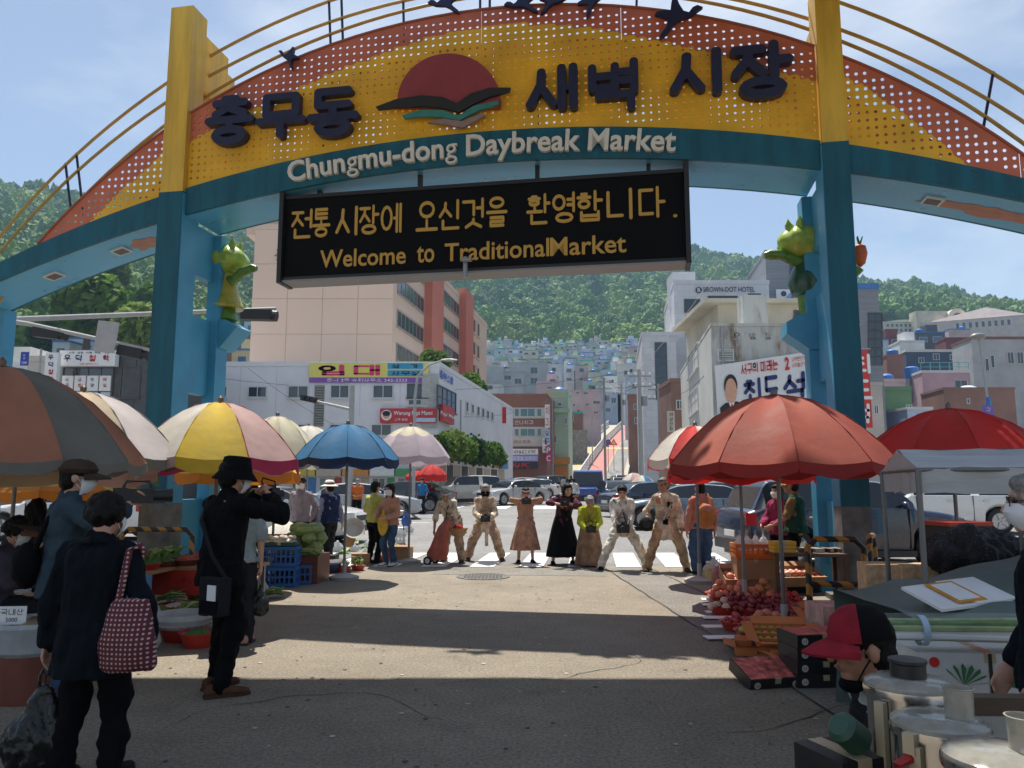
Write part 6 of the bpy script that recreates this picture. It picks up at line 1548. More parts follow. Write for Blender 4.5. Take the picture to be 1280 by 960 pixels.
def person(label,loc,rz,H=1.66,lean=0,side=0,hipz=None,hands=None,feet=None,footyaw=(8,-8),look=(0,0),tops=(),bottom=None,shoe=None,hair='short',hairm=None,hat=None,mask=None,skin=None,vox=.013,group=None,name='person',elbow=None,twist=0,knee=None,nofeet=False,gloves=None,hips=(0,0),glasses=False,grip=.5,face=True,trim=None):
 skin = skin or SKIN;k = H/1.70
 th = thing(name,label,'person',loc,R(rz),group)
 P = Vector((hips[0],hips[1],hipz if hipz else .53*H));up = (Matrix.Rotation(R(side),3,'Y') @ Matrix.Rotation(R(-lean),3,'X')) @ Vector((0,0,1))
 rt = Matrix.Rotation(R(-twist),3,'Z') @ Vector((1,0,0));rt = (rt-up*rt.dot(up)).normalized();fw = up.cross(rt)
 rt0 = Vector((1,0,0));Nk = P+up*.295*H;Sh = {-1: Nk-up*.036*H-rt*.104*H,1: Nk-up*.036*H+rt*.104*H}
 hips_ = {-1: P-rt0*.052*H-Vector((0,0,.012*H)),1: P+rt0*.052*H-Vector((0,0,.012*H))}
 hands = hands or {};feet = feet or {}
 J = {}
 for s in (-1,1):
  t = hands.get(s);t = Vector(t) if t is not None else Sh[s]+Vector((s*.06*H,.03*H,-.30*H))
  el,wr = ik(Sh[s],t,.172*H,.150*H,(elbow or {}).get(s,rt*s*.6-fw*.8-Vector((0,0,.3))))
  f = feet.get(s);f = Vector((*f[:2],f[2] if len(f) > 2 else 0)) if f is not None else Vector((s*.062*H,0,0))
  kn,an = ik(hips_[s],f+Vector((0,0,.045*H)),.245*H,.240*H,(knee or {}).get(s,Vector((s*.15,1,.1))))
  J[s] = dict(el=el,wr=wr,kn=kn,an=an,ft=f)
 # head frame
 hy,hp = R(look[0]),R(look[1]);b0 = fw.copy();b0.z = 0;b0.normalize()
 hf = Matrix.Rotation(-hy,3,'Z') @ b0;hr = hf.cross(Vector((0,0,1))).normalized();hu = Vector((0,0,1))
 ql = Matrix.Rotation(-hp,3,hr);hf,hu = ql @ hf,ql @ hu
 k *= 1.16;Hb = Nk+up*.010*H+hf*.012*H;Hc = Hb+hu*.084*H+hf*.012*H;HR = Matrix((hr,hf,hu)).transposed()
 def hp_(x,y,z): return Hc+HR @ Vector((x*k,y*k,z*k))
 b = MB()
 b.ell(Hc+HR @ Vector((0,-.008*k,.025*k)),(.074*k,.092*k,.088*k),18,12,rot=HR);b.ell(hp_(0,.022,-.03),(.060*k,.066*k,.078*k),16,10,rot=HR);b.ell(hp_(0,.050,-.085),(.036*k,.034*k,.026*k),12,8,rot=HR)
 if face:
  b.cone(hp_(0,.088,.012),.009*k,hp_(0,.108,-.026),.015*k,8);b.ell(hp_(0,.080,.03),(.052*k,.014*k,.012*k),12,6,rot=HR)
  b.ell(hp_(0,.083,-.056),(.024*k,.012*k,.013*k),10,6,rot=HR)
  for s in (-1,1): b.ell(hp_(s*.076,-.005,-.008),(.010*k,.020*k,.032*k),10,8,rot=HR);b.ell(hp_(s*.040,.060,-.022),(.022*k,.022*k,.020*k),8,6,rot=HR)
 b.cone(Nk-up*.02*H,.056*k,Hb+hu*.04*H,.050*k,12)
 def torso(m,inf,z0,z1,extra=1.0):
  prof_ = [(-.06,.088,.066),(0,.096,.070),(.07,.086,.062),(.14,.088,.064),(.21,.100,.070),(.245,.100,.064),(.275,.074,.052),(.295,.036,.036)]
  rings = []
  for f,rx,ry in prof_:
   if f < z0-.03 or f > z1+.001: continue
   rings.append(ering(P+up*f*H+(fw*.0),rt if f > .1 else (rt*.5+rt0*.5).normalized(),fw,(rx*H+inf*(.9 if f > .23 else 1)),(ry*H+inf*(.95 if f > .23 else 1)),16))
  m.loft(rings)
  for s in (-1,1): m.ell(Sh[s]-rt*s*.016*H,.032*H+inf*.8,12,8);m.ell(Sh[s]-rt*s*.05*H+up*.004*H,.030*H+inf*.8,12,8)
 torso(b,-.012,-.06,.30)
 def hand(m,s):
  el,wr = J[s]['el'],J[s]['wr'];d = (wr-el).normalized();tgt = (hands.get(('dir',s)) if hands else None);d2 = Vector(tgt).normalized() if tgt is not None else d
  nrm = rt*s-d2*(rt*s).dot(d2);nrm = nrm.normalized() if nrm.length > .05 else d2.orthogonal();ax = d2.cross(nrm).normalized()*s    # thumb side
  # palm faces inwards: nrm points out of the back of the hand
  pc = wr+d2*.045*k;m.ell(pc,(.040*k,.017*k,.050*k),12,8,rot=Matrix((ax,nrm,d2)).transposed())
  for i,(o_,ln) in enumerate(((.028,.068),(.010,.077),(-.009,.072),(-.026,.056))):
   a = pc+d2*.036*k+ax*o_*k;g = grip*(.9+.12*i);d3 = (d2*math.cos(g*.7)-nrm*math.sin(g*.7));d4 = (d2*math.cos(g*1.9)-nrm*math.sin(g*1.9));q = a+d3*ln*.5*k
   m.cone(a,.0095*k,q,.0085*k,7);m.cone(q,.0085*k,q+d4*ln*.5*k,.007*k,7)
  a = pc-d2*.015*k+ax*.032*k;q = a+(ax*.75+d2*.65-nrm*.25).normalized()*.038*k;m.cone(a,.013*k,q,.0105*k,7);m.cone(q,.0105*k,q+(d2*.8+ax*.25-nrm*.35).normalized()*.030*k,.008*k,7)
 for s in (-1,1):
  j = J[s];b.cone(Sh[s],.032*k,j['el'],.030*k,10);b.cone(j['el'],.034*k,j['wr'],.022*k,10);hand(b,s)
  b.cone(hips_[s],.060*k,j['kn'],.045*k,10);b.cone(j['kn'],.048*k,j['an'],.030*k,10)
  ya = R(footyaw[0 if s < 0 else 1]);fd = Vector((math.sin(-ya)*1,math.cos(ya),0));b.cone(j['an']-Vector((0,0,.02*k)),.030*k,j['ft']+fd*.09*k+Vector((0,0,.03*k)),.024*k,8);j['fd'] = fd
 me = remesh(b,vox if vox > .009 else vox*.8,2);me.materials.append(skin);me.name = 'body';obj('body',me,th)
 sd = hash(label) % 97
 def garment(m,nm,mt,amp=.013,freq=9,v=None,stretch=(1,1,.45)):
  me = remesh(m,v or vox,3);fold(me,amp,freq,len(label)*1.3+len(nm),stretch);me.materials.append(mt);me.name = nm;return obj(nm,me,th)
 # bottom
 if bottom:
  kd = bottom[0];mt = C_[bottom[1]] if isinstance(bottom[1],str) else bottom[1];lo_ = bottom[2] if len(bottom) > 2 else .018;ln = bottom[3] if len(bottom) > 3 else 1.0
  m = MB()
  if kd == 'trousers':
   m.ell(P-Vector((0,0,.012*H)),(.098*H+lo_*.6,.074*H+lo_*.6,.075*H),16,10)
   for s in (-1,1):
    j = J[s];e_ = j['kn'].lerp(j['an'],ln*1.02 if ln <= 1 else 1);m.cone(hips_[s],.074*k+lo_*.7,j['kn'],.052*k+lo_,12);m.cone(j['kn'],.052*k+lo_,e_,.036*k+lo_*1.1,12)
   garment(m,'trousers',mt,.024,8,stretch=(1,1,1.1))
  else:
   hz = bottom[4] if len(bottom) > 4 else .12*H;rings = [];n = 30;mid = (J[-1]['ft']+J[1]['ft'])/2;wx = abs(J[1]['ft'].x-J[-1]['ft'].x)/2
   for i in range(9):
    f = i/8;c = (P+Vector((0,0,.07*H))).lerp(Vector((mid.x,mid.y,hz)),f);r_ = .088*H+(.15*H+lo_+wx*.35-.088*H)*f**.75;ring = []
    for q in range(n):
     a = 2*PI*q/n;w = 1+.075*math.sin(a*9+f*1.2+len(label))*f+.04*math.sin(a*5)*f;ring.append(c+Vector((math.cos(a)*r_*w,math.sin(a)*r_*.82*w,0)))
    rings.append(ring)
   m.loft(rings);garment(m,'skirt',mt,.010,10,stretch=(1,1,.2))
 for tp in tops:
  nm,mt,inf,slv,hem = tp[:5];mt = C_[mt] if isinstance(mt,str) else mt;m = MB();wd = tp[5] if len(tp) > 5 else 1.0
  torso(m,inf,-.02,.28)
  if hem > 0:   # skirt of the garment below the hip
   rings = [];n = 18
   for i in range(4):
    f = i/3;c = P-Vector((0,0,hem*f))+up*.02*H*(1-f);rings.append(ering(c,rt0,Vector((0,1,0)),(.100*H+inf+.018*f*wd),(.074*H+inf+.02*f*wd),n))
   m.loft(rings)
  if slv > 0:
   for s in (-1,1):
    j = J[s];w = .040*k+inf*1.0
    if slv <= .5: e_ = Sh[s].lerp(j['el'],slv*2);m.cone(Sh[s],w,e_,w*.95,12)
    else: e_ = j['el'].lerp(j['wr'],(slv-.5)*2);m.cone(Sh[s],.034*k+inf*.9,j['el'],.034*k+inf*.9,12);m.cone(j['el'],.036*k+inf,e_,(.028*k+inf*.9)*wd**.5,12)
  if nm not in ('vest','bodice','sash'): m.cone(Nk-up*.04*H,.084*k+inf*.6,Nk+up*.004*H,.060*k+inf*.4,14)
  garment(m,nm,mt,.022,12)
 if trim:
  mt = C_[trim];q = max(t_[2] for t_ in tops);c = P+up*.055*H;r1,r2 = .094*H+q+.006,.068*H+q+.006
  MB().loft([ering(c-up*.014,rt0,fw,r1,r2,22),ering(c+up*.014,rt0,fw,r1,r2,22)],cap=False).build('waist_cord',mt,th,True)
  for s in (-1,1): a = Nk+rt*s*.045*H+fw*(.045*H+q)-up*.01*H;b2 = P+up*.09*H-rt*s*.05*H+fw*(.062*H+q+.012+.004*s);m_ = a.lerp(b2,.5)+fw*.014*H;MB().tube([a,m_,b2],.013,6,flat=.4).build('lapel',mt,th,True)
 # shoes
 if shoe and not nofeet:
  mt = C_[shoe] if isinstance(shoe,str) else shoe
  for s in (-1,1):
   j = J[s];fd = j['fd'];sdv = Vector((fd.y,-fd.x,0));rings = [];o_ = j['ft']
   for f,w,h_,z in ((-.085,.022,.035,.02),(-.075,.034,.075,0),(-.03,.037,.085,0),(.03,.039,.075,0),(.09,.046,.055,0),(.14,.044,.045,0),(.175,.028,.032,.004)):
    rings.append([o_+fd*f*k+sdv*(w*k*math.cos(a))+Vector((0,0,max(.0,z+h_*k*(.5+.5*math.sin(a))))) for a in [2*PI*q/12 for q in range(12)]])
   sh_ = MB().loft(rings).build('shoe',mt,th,True)
   rings = [[o_+fd*f*k+sdv*(w*k*c)+Vector((0,0,z)) for c,z in ((-1,.0),(-1,.022),(1,.022),(1,.0))] for f,w in ((-.09,.026),(-.07,.038),(.0,.041),(.09,.049),(.15,.046),(.182,.026))]
   MB().loft(rings).build('sole',BLK if mt != C_['leather'] else C_['darkbrown'],sh_)
 # hair
 hm = hairm or HAIR
 if hair:
  m = MB()
  if hair == 'perm':
   rr_ = random.Random(4)
   for i in range(150):
    a,e = rr_.uniform(0,2*PI),rr_.uniform(-.35,1.5);d = Vector((math.cos(a)*math.cos(e),math.sin(a)*math.cos(e),math.sin(e)))
    if d.y > .45 and d.z < .35: continue
    m.ell(hp_(d.x*.082,d.y*.098-.010,d.z*.100+.022),rr_.uniform(.018,.026)*k,7,5)
   m.ell(hp_(0,-.015,.03),(.083*k,.096*k,.095*k),14,10,rot=HR);v = .009
  else:
   m.ell(hp_(0,-.014,.034),(.081*k,.097*k,.088*k),18,12,rot=HR)
   m.ell(hp_(0,-.045,-.02),(.074*k,.062*k,.075*k),14,10,rot=HR)
   m.ell(hp_(0,.045,.075),(.060*k,.045*k,.035*k),12,8,rot=HR)
   if hair in ('bob','long'):
    for s in (-1,1): m.cone(hp_(s*.068,.005,.02),.026*k,hp_(s*.072,.0,-.10 if hair == 'bob' else -.20),.020*k,8)
    m.cone(hp_(0,-.05,0),.06*k,hp_(0,-.055,-.10 if hair == 'bob' else -.19),.05*k,10)
   if hair == 'bun': m.ell(hp_(0,-.105,.02),.036*k,10,8)
   v = .012
  me = remesh(m,max(.008,vox*.8),2);fold(me,.006,38,3,(1,1,.6));me.materials.append(hm);me.name = 'hair';obj('hair',me,th)
 HM = Matrix.Translation(Hc) @ HR.to_4x4() @ Matrix.Scale(k,4)
 def hpart(m,nm,mt,par=None,sm=True): m.xf(HM);return m.build(nm,mt,par or th,sm)
 if face and mask != 'full':
  for s in (-1,1): hpart(MB().ell((s*.031,.078,.010),(.015,.010,.0075),10,6),'eye',EYE);hpart(MB().box((s*.032,.084,.030),(.034,.012,.007)),'eyebrow',hm,sm=False)
  if not mask: hpart(MB().ell((0,.092,-.056),(.023,.007,.006),10,6),'mouth',LIP)
 if mask and mask != 'none':
  mm_ = {'white': MASKW,'black': C_['black']}[mask];V,F = [],[];n = 12
  for i in range(n+1):
   a = R(-78+156*i/n)
   for z,r_,q in ((.002,.085,1.18),(-.03,.095,1.20),(-.062,.088,1.12),(-.098,.062,1.0)): V.append((math.sin(a)*r_*.86,math.cos(a)*r_*q*.92+.012,z-(.01 if abs(i-6) > 4 else 0)))
  for i in range(n):
   for q in range(3): F.append((i*4+q,i*4+q+1,i*4+q+5,i*4+q+4))
  o = hpart(MB().add(V,F),'face_mask',mm_)
  for s in (-1,1): hpart(MB().tube([(s*.074,.030,-.03),(s*.082,0,.012),(s*.080,-.018,.0),(s*.072,.028,-.07)],.0018,5),'ear_loop',mm_,o)
 if glasses:
  mb = MB()
  for s in (-1,1):
   mb.tube([(s*.032+.022*math.cos(a),.094,.008+.017*math.sin(a)) for a in [2*PI*q/14 for q in range(15)]],.0022,5);mb.tube([(s*.054,.092,.012),(s*.078,.0,.012)],.0022,5)
  hpart(mb,'glasses',BLK)
 if hat:
  kd,mt = hat[0],hat[1];mt = C_[mt] if isinstance(mt,str) else mt
  if kd == 'bucket': h_ = hpart(MB().lathe([(.0,.128),(.055,.127),(.078,.118),(.093,.035),(.097,.028),(.132,-.022),(.133,-.027),(.098,.018),(.090,.03)],28,close=False,sy=1.1),'hat',mt);hpart(MB().lathe([(.0955,.028),(.0925,.055)],28,close=False,sy=1.1),'hat_band',mt,h_)
  if kd == 'sun': h_ = hpart(MB().lathe([(.0,.135),(.05,.130),(.085,.10),(.093,.05),(.16,.02),(.162,.014),(.095,.04)],28,close=False,sy=1.1),'hat',mt);hpart(MB().lathe([(.095,.048),(.091,.075)],28,close=False,sy=1.1),'hat_band',C_['red'],h_)
  if kd in ('cap','flat','visor','twotone'):
   if kd != 'visor':
    h_ = hpart(MB().lathe([(.0,.138 if kd != 'flat' else .120),(.045,.130 if kd != 'flat' else .117),(.078,.10),(.092 if kd != 'flat' else .105,.055),(.091,.030)],26,close=False,sy=1.12),'cap',mt)
   else: h_ = hpart(MB().lathe([(.094,.035),(.098,.07),(.092,.072)],26,close=False,sy=1.12),'visor_band',mt)
   V,F = [],[];n = 12;ln_ = .085 if kd != 'visor' else .115
   for z in (0,-.006):
    for i in range(n+1):
     a = R(-72+144*i/n)
     for j,r_ in enumerate((.088,.088+ln_*.55*math.cos(a*.8),.088+ln_*math.cos(a*.95))): V.append((math.sin(a)*min(r_,.115),.01+math.cos(a)*r_*1.10,.036-.030*j*.55-.02*(1-math.cos(a))+z))
   m_ = (n+1)*3
   for i in range(n):
    for j in range(2):
     q = (i*3+j,i*3+j+1,i*3+j+4,i*3+j+3);F.append(q);F.append(tuple(x+m_ for x in q[::-1]))
   hpart(MB().add(V,F),'visor',hat[2] if len(hat) > 2 else mt,h_)
   if kd == 'twotone':
    V,F = [],[];pr_ = [(.002,.1395),(.046,.1315),(.079,.101),(.0932,.055),(.0922,.029)]
    for i in range(13):
     a = R(18+144*i/12);V += [(r_*math.cos(a)*1.006,r_*math.sin(a)*1.126,z) for r_,z in pr_]
    for i in range(12): F += [(i*5+j,i*5+j+1,i*5+j+6,i*5+j+5) for j in range(4)]
    hpart(MB().add(V,F),'cap_front',hat[2],h_)
  if kd == 'band': hpart(MB().lathe([(.0845,.048),(.0865,.058),(.0845,.068)],24,close=False,sy=1.14),'headband',mt)
 return th,dict(J=J,P=P,Nk=Nk,Sh=Sh,Hc=Hc,HR=HR,k=k,up=up,rt=rt,fw=fw,head=hp_)
def world(th,p): return (Matrix.Translation(th.location) @ th.rotation_euler.to_matrix().to_4x4()) @ Vector(p)
def cloth_patch(th,p,n,w,h,mt,nm='patch'):
 n = Vector(n).normalized();u = n.cross(Vector((0,0,1))).normalized();v = u.cross(n)
 p = Vector(p);MB().add([p-u*w-v*h,p+u*w-v*h*.8,p+u*w*.8+v*h,p-u*w*1.1+v*h*.9],[(0,1,2,3)]).build(nm,mt,th)
# ---- the seven performers on the crosswalk (all face the camera)
def gp(px,py): g = G(px,py);return (g.x,g.y,0.0)
PT = C_['darkbrown']
th,I = person('grey haired performer in hemp clothes bending over a red cart with a basket',gp(566,703),168,1.62,lean=42,side=10,hands={-1: (-.12,.48,.70),1: (.26,.42,.66)},feet={-1: (-.20,.05),1: (.20,-.08)},look=(-15,25),bottom=('trousers','hempd',.035,.95),tops=[('jacket','hemp',.022,.55,.26,1.2)],shoe='darkbrown',hair='bun',hairm=HAIRG,skin=SKIN2,hat=('band','offwhite'),trim='darkbrown')
cloth_patch(th,(-.16,.14,.30),(0,1,0),.045,.05,PT)
cart = gp(545,706)
th = thing('shopping_cart','two wheeled shopping cart with a sagging brick red bag beside the first performer','cart',cart,R(160))
M_BAG = cloth('redbag',(.42,.11,.08),.7,bump=.1)
rings = []
for z,x,w,d in ((.10,-.02,.20,.13),(.22,-.02,.21,.14),(.36,-.05,.17,.12),(.55,-.11,.14,.10),(.72,-.17,.12,.085),(.86,-.24,.07,.06)):
 rings.append([(x+w*math.cos(a)*(1+.08*math.sin(5*a+z*9)),d*math.sin(a)*(1+.1*math.cos(4*a+z*7)),z) for a in [2*PI*q/20 for q in range(20)]])
MB().loft(rings).build('bag',M_BAG,th,True,ang=80);MB().tube([(-.02,.1,.1),(-.15,.1,.6),(-.30,.1,.92),(-.34,0,.95),(-.30,-.1,.92),(-.15,-.1,.6),(-.02,-.1,.1)],.010,8).build('frame',SILV,th,True)
for s in (-1,1):
 mb = MB();mb.lathe([(.05,-.015),(.085,-.018),(.085,.018),(.05,.015)],20,close=False);mb.v = [(p[0]+.10,p[2]+s*.17,p[1]+.087) for p in mb.v];w_ = mb.build('wheel',M_TYRE,th,True);MB().tube([(.10,s*.17-.012,.087),(.10,s*.17+.012,.087)],.052,14).build('rim',M_FRAME,w_)
MB().tube([(.10,-.16,.087),(.10,.16,.087)],.008,6).build('axle',SILV,th)
bx_ = gp(573,703)
bk = thing('wicker_basket','round wicker basket of red goods carried by the first performer','basket',(bx_[0]+.02,bx_[1]-.42,.55))
M_WICK = mat('wicker',(.34,.19,.07),.7,var=.4,scale=40,bump=.8,bscale=60)
MB().lathe([(.0,0),(.12,0),(.19,.14),(.20,.15),(.185,.14),(.115,.012),(0,.012)],22,close=False).build('bowl',M_WICK,bk,True)
for q in range(6): MB().tube([(.16*math.cos(q),.16*math.sin(q),.06+.02*q*.5),(.16*math.cos(q+.9),.16*math.sin(q+.9),.07+.02*q*.5)],.014,6).build('strand',M_WICK,bk)
for q in range(7): tag(MB().ell((bk.location.x+.10*math.cos(q*.9)*(.4+.1*(q % 3)),bk.location.y+.10*math.sin(q*.9),bk.location.z+.155+.02*(q % 2)),(.055,.05,.04),10,7).build('red_bundle',C_['red'],smooth=True),'red bundle heaped in the wicker basket of the first performer','bundle','bundles in the wicker basket')
th,I = person('black masked performer in hemp work clothes thrusting a camera forward',gp(606,701),183,1.68,lean=18,hipz=.80,hands={-1: (-.08,.46,.86),1: (.08,.46,.86)},feet={-1: (-.34,.02),1: (.34,.0)},look=(0,12),bottom=('trousers','hempd',.038,.88),tops=[('jacket','hemp',.022,.95,.22,1.3),('sash','hempd',.028,0,.05)],shoe='darkbrown',hair='bun',mask='black',hat=('band','hempd'),trim='hempd',hairm=HAIRG)
cloth_patch(th,(.28,.12,.30),(0,1,0),.035,.06,C_['black'])
MB().box((-.03,.19,.52),(.07,.02,.42)).build('sash_end',C_['hemp'],th)
def handcam(label,p,rz,s=1.0):
 th = thing('camera',label,'camera',p,R(rz));MB().box((0,0,0),(.15*s,.07*s,.10*s)).build('camera_body',BLK,th);MB().tube([(0,.035*s,0),(0,.11*s,0)],[.036*s,.033*s],16).build('lens',BLK,th,True);MB().box((0,0,.06*s),(.05*s,.05*s,.03*s)).build('viewfinder',BLK,th);MB().tube([(-.07*s,0,.04*s),(-.09*s,-.03*s,.10*s),(0,-.08*s,.13*s),(.09*s,-.03*s,.10*s),(.07*s,0,.04*s)],.006,6).build('strap',C_['black'],th);return th
p = world(th,(0,.54,.87));handcam('black camera thrust forward by the masked performer, second from left',p,183,1.25)
th,I = person('short performer in a pink brown dress holding a camera before her face',gp(657,704),182,1.50,lean=8,hands={-1: (-.06,.30,1.22),1: (.06,.30,1.22)},elbow={-1: (-1,-.1,.1),1: (1,-.1,.1)},feet={-1: (-.14,0),1: (.14,0)},look=(0,10),bottom=('skirt','pinkbrown',.02,1,.26),tops=[('blouse','peach',.022,.9,.12)],shoe='black',hair='bun',hat=('band','offwhite'),trim='hempd')
p = world(th,(0,.36,1.22));handcam('black camera held up to the face of the short performer in pink brown',p,182,1.15)
th,I = person('long haired performer in a black skirt and plum top aiming a camera',gp(704,706),190,1.60,lean=12,side=-6,hands={-1: (-.02,.38,1.18),1: (.16,.40,1.17)},elbow={-1: (-1,-.1,-.2),1: (1,-.1,-.1)},feet={-1: (-.20,0),1: (.20,-.02)},look=(-8,14),bottom=('skirt','black',.03,1,.16),tops=[('top','plum',.022,.75,.10),('bodice','black',.026,0,.10)],shoe='black',hair='long')
p = world(th,(.07,.44,1.19));handcam('black camera aimed by the long haired performer in black',p,190,1.1)
th,I = person('old woman performer in a lime green jacket and long brown skirt, bowing over a camera',gp(737,708),178,1.46,lean=38,hands={-1: (-.08,.46,.72),1: (.08,.46,.72)},feet={-1: (-.09,0),1: (.09,0)},look=(0,26),bottom=('skirt','brownskirt',.04,1,.03),tops=[('jacket','lime',.028,.9,.04)],shoe='offwhite',hair='bun',hairm=HAIRG,skin=SKIN2,trim='brownskirt')
p = world(th,(0,.53,.72));handcam('black camera held low by the old woman in lime green',p,178,1.2)
th,I = person('performer in off-white clothes with legs spread wide, camera held at his belt',gp(779,712),176,1.66,lean=12,hipz=.80,hands={-1: (-.10,.34,.74),1: (.12,.34,.76)},feet={-1: (-.44,-.03),1: (.40,.05)},look=(4,22),bottom=('trousers','offwhite',.030,1.0),tops=[('jacket','offwhite',.022,.85,.20,1.2)],shoe='black',hair='short',trim='mauve')
for a in ((-.24,.12,.42),(.22,.13,.45)): cloth_patch(th,a,(0,1,0),.04,.035,C_['khaki'])
MB().tube([I['Sh'][1]+Vector((0,.06,.05)),(0.0,.17,1.05),(-.06,.30,.82)],.012,6).build('strap',C_['charcoal'],th)
p = world(th,(.02,.40,.76));handcam('dark camera hanging at the belt of the performer in off-white',p,176,1.5)
th,I = person('tall performer in patched tan work clothes looking sideways, a dark bowl in hand',gp(834,714),172,1.74,lean=6,hipz=.86,hands={-1: (-.26,.20,.78),1: (.34,.12,.86)},feet={-1: (-.34,-.04),1: (.36,.06)},look=(38,8),bottom=('trousers','tan',.034,1.0),tops=[('jacket','hemp',.025,.92,.30,1.3)],shoe='darkbrown',hair='bun',hairm=mat('hair_brown',(.08,.06,.045),.6,var=.3),hat=('band','hempd'),skin=SKIN2,trim='hempd')
for a,mt in (((-.06,.175,1.18),'black'),((.02,.18,.88),'black'),((.14,.165,1.25),'salmon'),((-.20,.12,.50),'hempd'),((.22,.13,.48),'salmon'),((.10,.18,1.02),'hempd')): cloth_patch(th,a,(0,1,0),.045,.055,C_[mt])
MB().lathe([(.165,-.03),(.17,.03)],22,(0,0,.98),close=False,sy=.85).build('waist_cord',C_['black'],th)
MB().tube([(-.16,.10,1.30),(-.05,.20,1.12),(.05,.19,.92)],.02,6).build('rag_scarf',C_['lightgrey'],th)
p = world(th,(.36,.20,.84));bo = thing('round_pot','dark round pot under the arm of the tall performer','pot',p);MB().ell((0,0,0),(.13,.10,.13),18,12).build('pot_body',C_['charcoal'],bo,True);MB().tube([(0,-.09,0),(0,-.105,0)],.07,16).build('rim',BLK,bo)
# ---- woman with backpack on the right, seen from behind
th,I = person('woman in salmon top and navy trousers seen from behind beside the coral umbrella',gp(879,718),8,1.60,hands={-1: (-.26,.02,.74),1: (.24,.02,.74)},feet={-1: (-.11,.0),1: (.10,.12)},bottom=('trousers','denim',.055,.86),tops=[('top','salmon',.028,.95,.06)],shoe='black',hair='short')
p = world(th,(0,-.20,1.02));bp_ = thing('backpack','orange brown drawstring backpack on the woman beside the coral umbrella','backpack',p,R(8))
M_BPK = cloth('backpack',(.40,.16,.045));m = MB();m.ell((0,0,0),(.155,.085,.20),20,14);m.ell((0,-.03,-.06),(.14,.085,.13),16,10);me = remesh(m,.012,2);fold(me,.012,14,2);me.materials.append(M_BPK);obj('bag',me,bp_)
MB().ell((0,-.05,.12),(.10,.06,.07),14,8).build('flap',C_['salmon'],bp_,True)
for s in (-1,1): MB().tube([(s*.10,.03,.16),(s*.11,.10,.30),(s*.11,.17,.36)],.016,6).build('strap',M_BPK,bp_,True)
# ---- people around the left vegetable stall
th,I = person('man in a mauve shirt and white mask standing behind the cabbages',(X(377,15.2),15.2,0),176,1.70,hands={-1: (-.16,-.14,.86),1: (.16,-.14,.86)},bottom=('trousers','charcoal',.02),tops=[('shirt','mauve',.024,.95,.08)],shoe='black',hair='short',mask='white',skin=SKIN2,vox=.016)
th,I = person('man in a dark blue vest and pale sun hat by the blue umbrella pole',(X(414,15.6),15.6,0),40,1.62,lean=4,hands={-1: (-.30,-.05,.78),1: (.30,.06,.76)},feet={-1: (-.10,-.16),1: (.10,.18)},bottom=('trousers','charcoal',.02),tops=[('shirt','lavender',.018,.95,.02),('vest','bluevest',.034,0,.06)],shoe='black',hair='short',hat=('sun','offwhite'),vox=.016)
th,I = person('woman in a yellow green shirt browsing behind the vegetable stall',(X(468,15.4),15.4,0),-35,1.60,hands={-1: (-.2,.25,.95),1: (.2,.25,.95)},bottom=('trousers','black',.015),tops=[('shirt','yellowg',.02,.35,.05)],shoe='black',hair='short',vox=.016)
th,I = person('woman in a peach cardigan, jeans and white mask beside the yellow green shirt',(X(489,15.0),15.0,0),150,1.56,hands={-1: (-.12,.26,.92),1: (.16,.24,.96)},bottom=('trousers','denim',.012),tops=[('cardigan','peach',.022,.95,.06)],shoe='offwhite',hair='long',mask='white',vox=.016)
p = world(th,(.02,.20,.78));sb_ = thing('yellow_cloth_bag','yellow cloth bag on the arm of the woman in peach','bag',p,R(150));m = MB();m.ell((0,0,0),(.12,.06,.20),14,10);m.cone((0,0,.1),.06,(0,0,.28),.02,8);me = remesh(m,.014,2);fold(me,.012,12,5);me.materials.append(cloth('yellowbag',(.55,.36,.06)));obj('bag',me,sb_)
person('person in an orange vest far across the road',(X(447,30),30,gz(30)),180,1.60,hands={-1: (-.1,.2,.95),1: (.1,.2,.95)},bottom=('trousers','black',.02),tops=[('vest','orange',.03,.3,.05)],shoe='black',hair='short',hairm=HAIRG,vox=.025)
person('person in a bright blue shirt beside the far red umbrella',(X(528,35),35,gz(35)),150,1.60,bottom=('trousers','charcoal',.02),tops=[('shirt','blueshirt',.03,.5,.05)],shoe='black',vox=.028)
person('shopper in purple with a hand raised, half hidden behind the bucket hat man',(X(318,13.6),13.6,0),200,1.55,hands={-1: (-.12,.2,1.35),1: (.2,.2,1.0)},bottom=('trousers','charcoal',.02),tops=[('jacket','purple',.025,.9,.05)],shoe='black',vox=.018)
person('pedestrian in black walking near the steep road',(X(714,62),62,gz(62)),30,1.68,feet={-1: (-.08,-.15),1: (.08,.15)},bottom=('trousers','black',.02),tops=[('coat','black',.03,.9,.15)],shoe='black',vox=.035)
person('pedestrian in grey beside the one in black near the steep road',(X(705,66),66,gz(66)),20,1.62,bottom=('trousers','charcoal',.02),tops=[('coat','lightgrey',.03,.9,.1)],shoe='black',vox=.035)
person('pedestrian in white top left of the blue truck',(X(717,40),40,gz(40)),10,1.58,bottom=('trousers','black',.02),tops=[('top','offwhite',.03,.7,.05)],shoe='black',vox=.03)
person('pedestrian in dark clothes on the far pavement',(X(694,76),76,gz(76)+.13),200,1.66,bottom=('trousers','navyjacket',.02),tops=[('coat','charcoal',.03,.9,.1)],shoe='black',vox=.035)
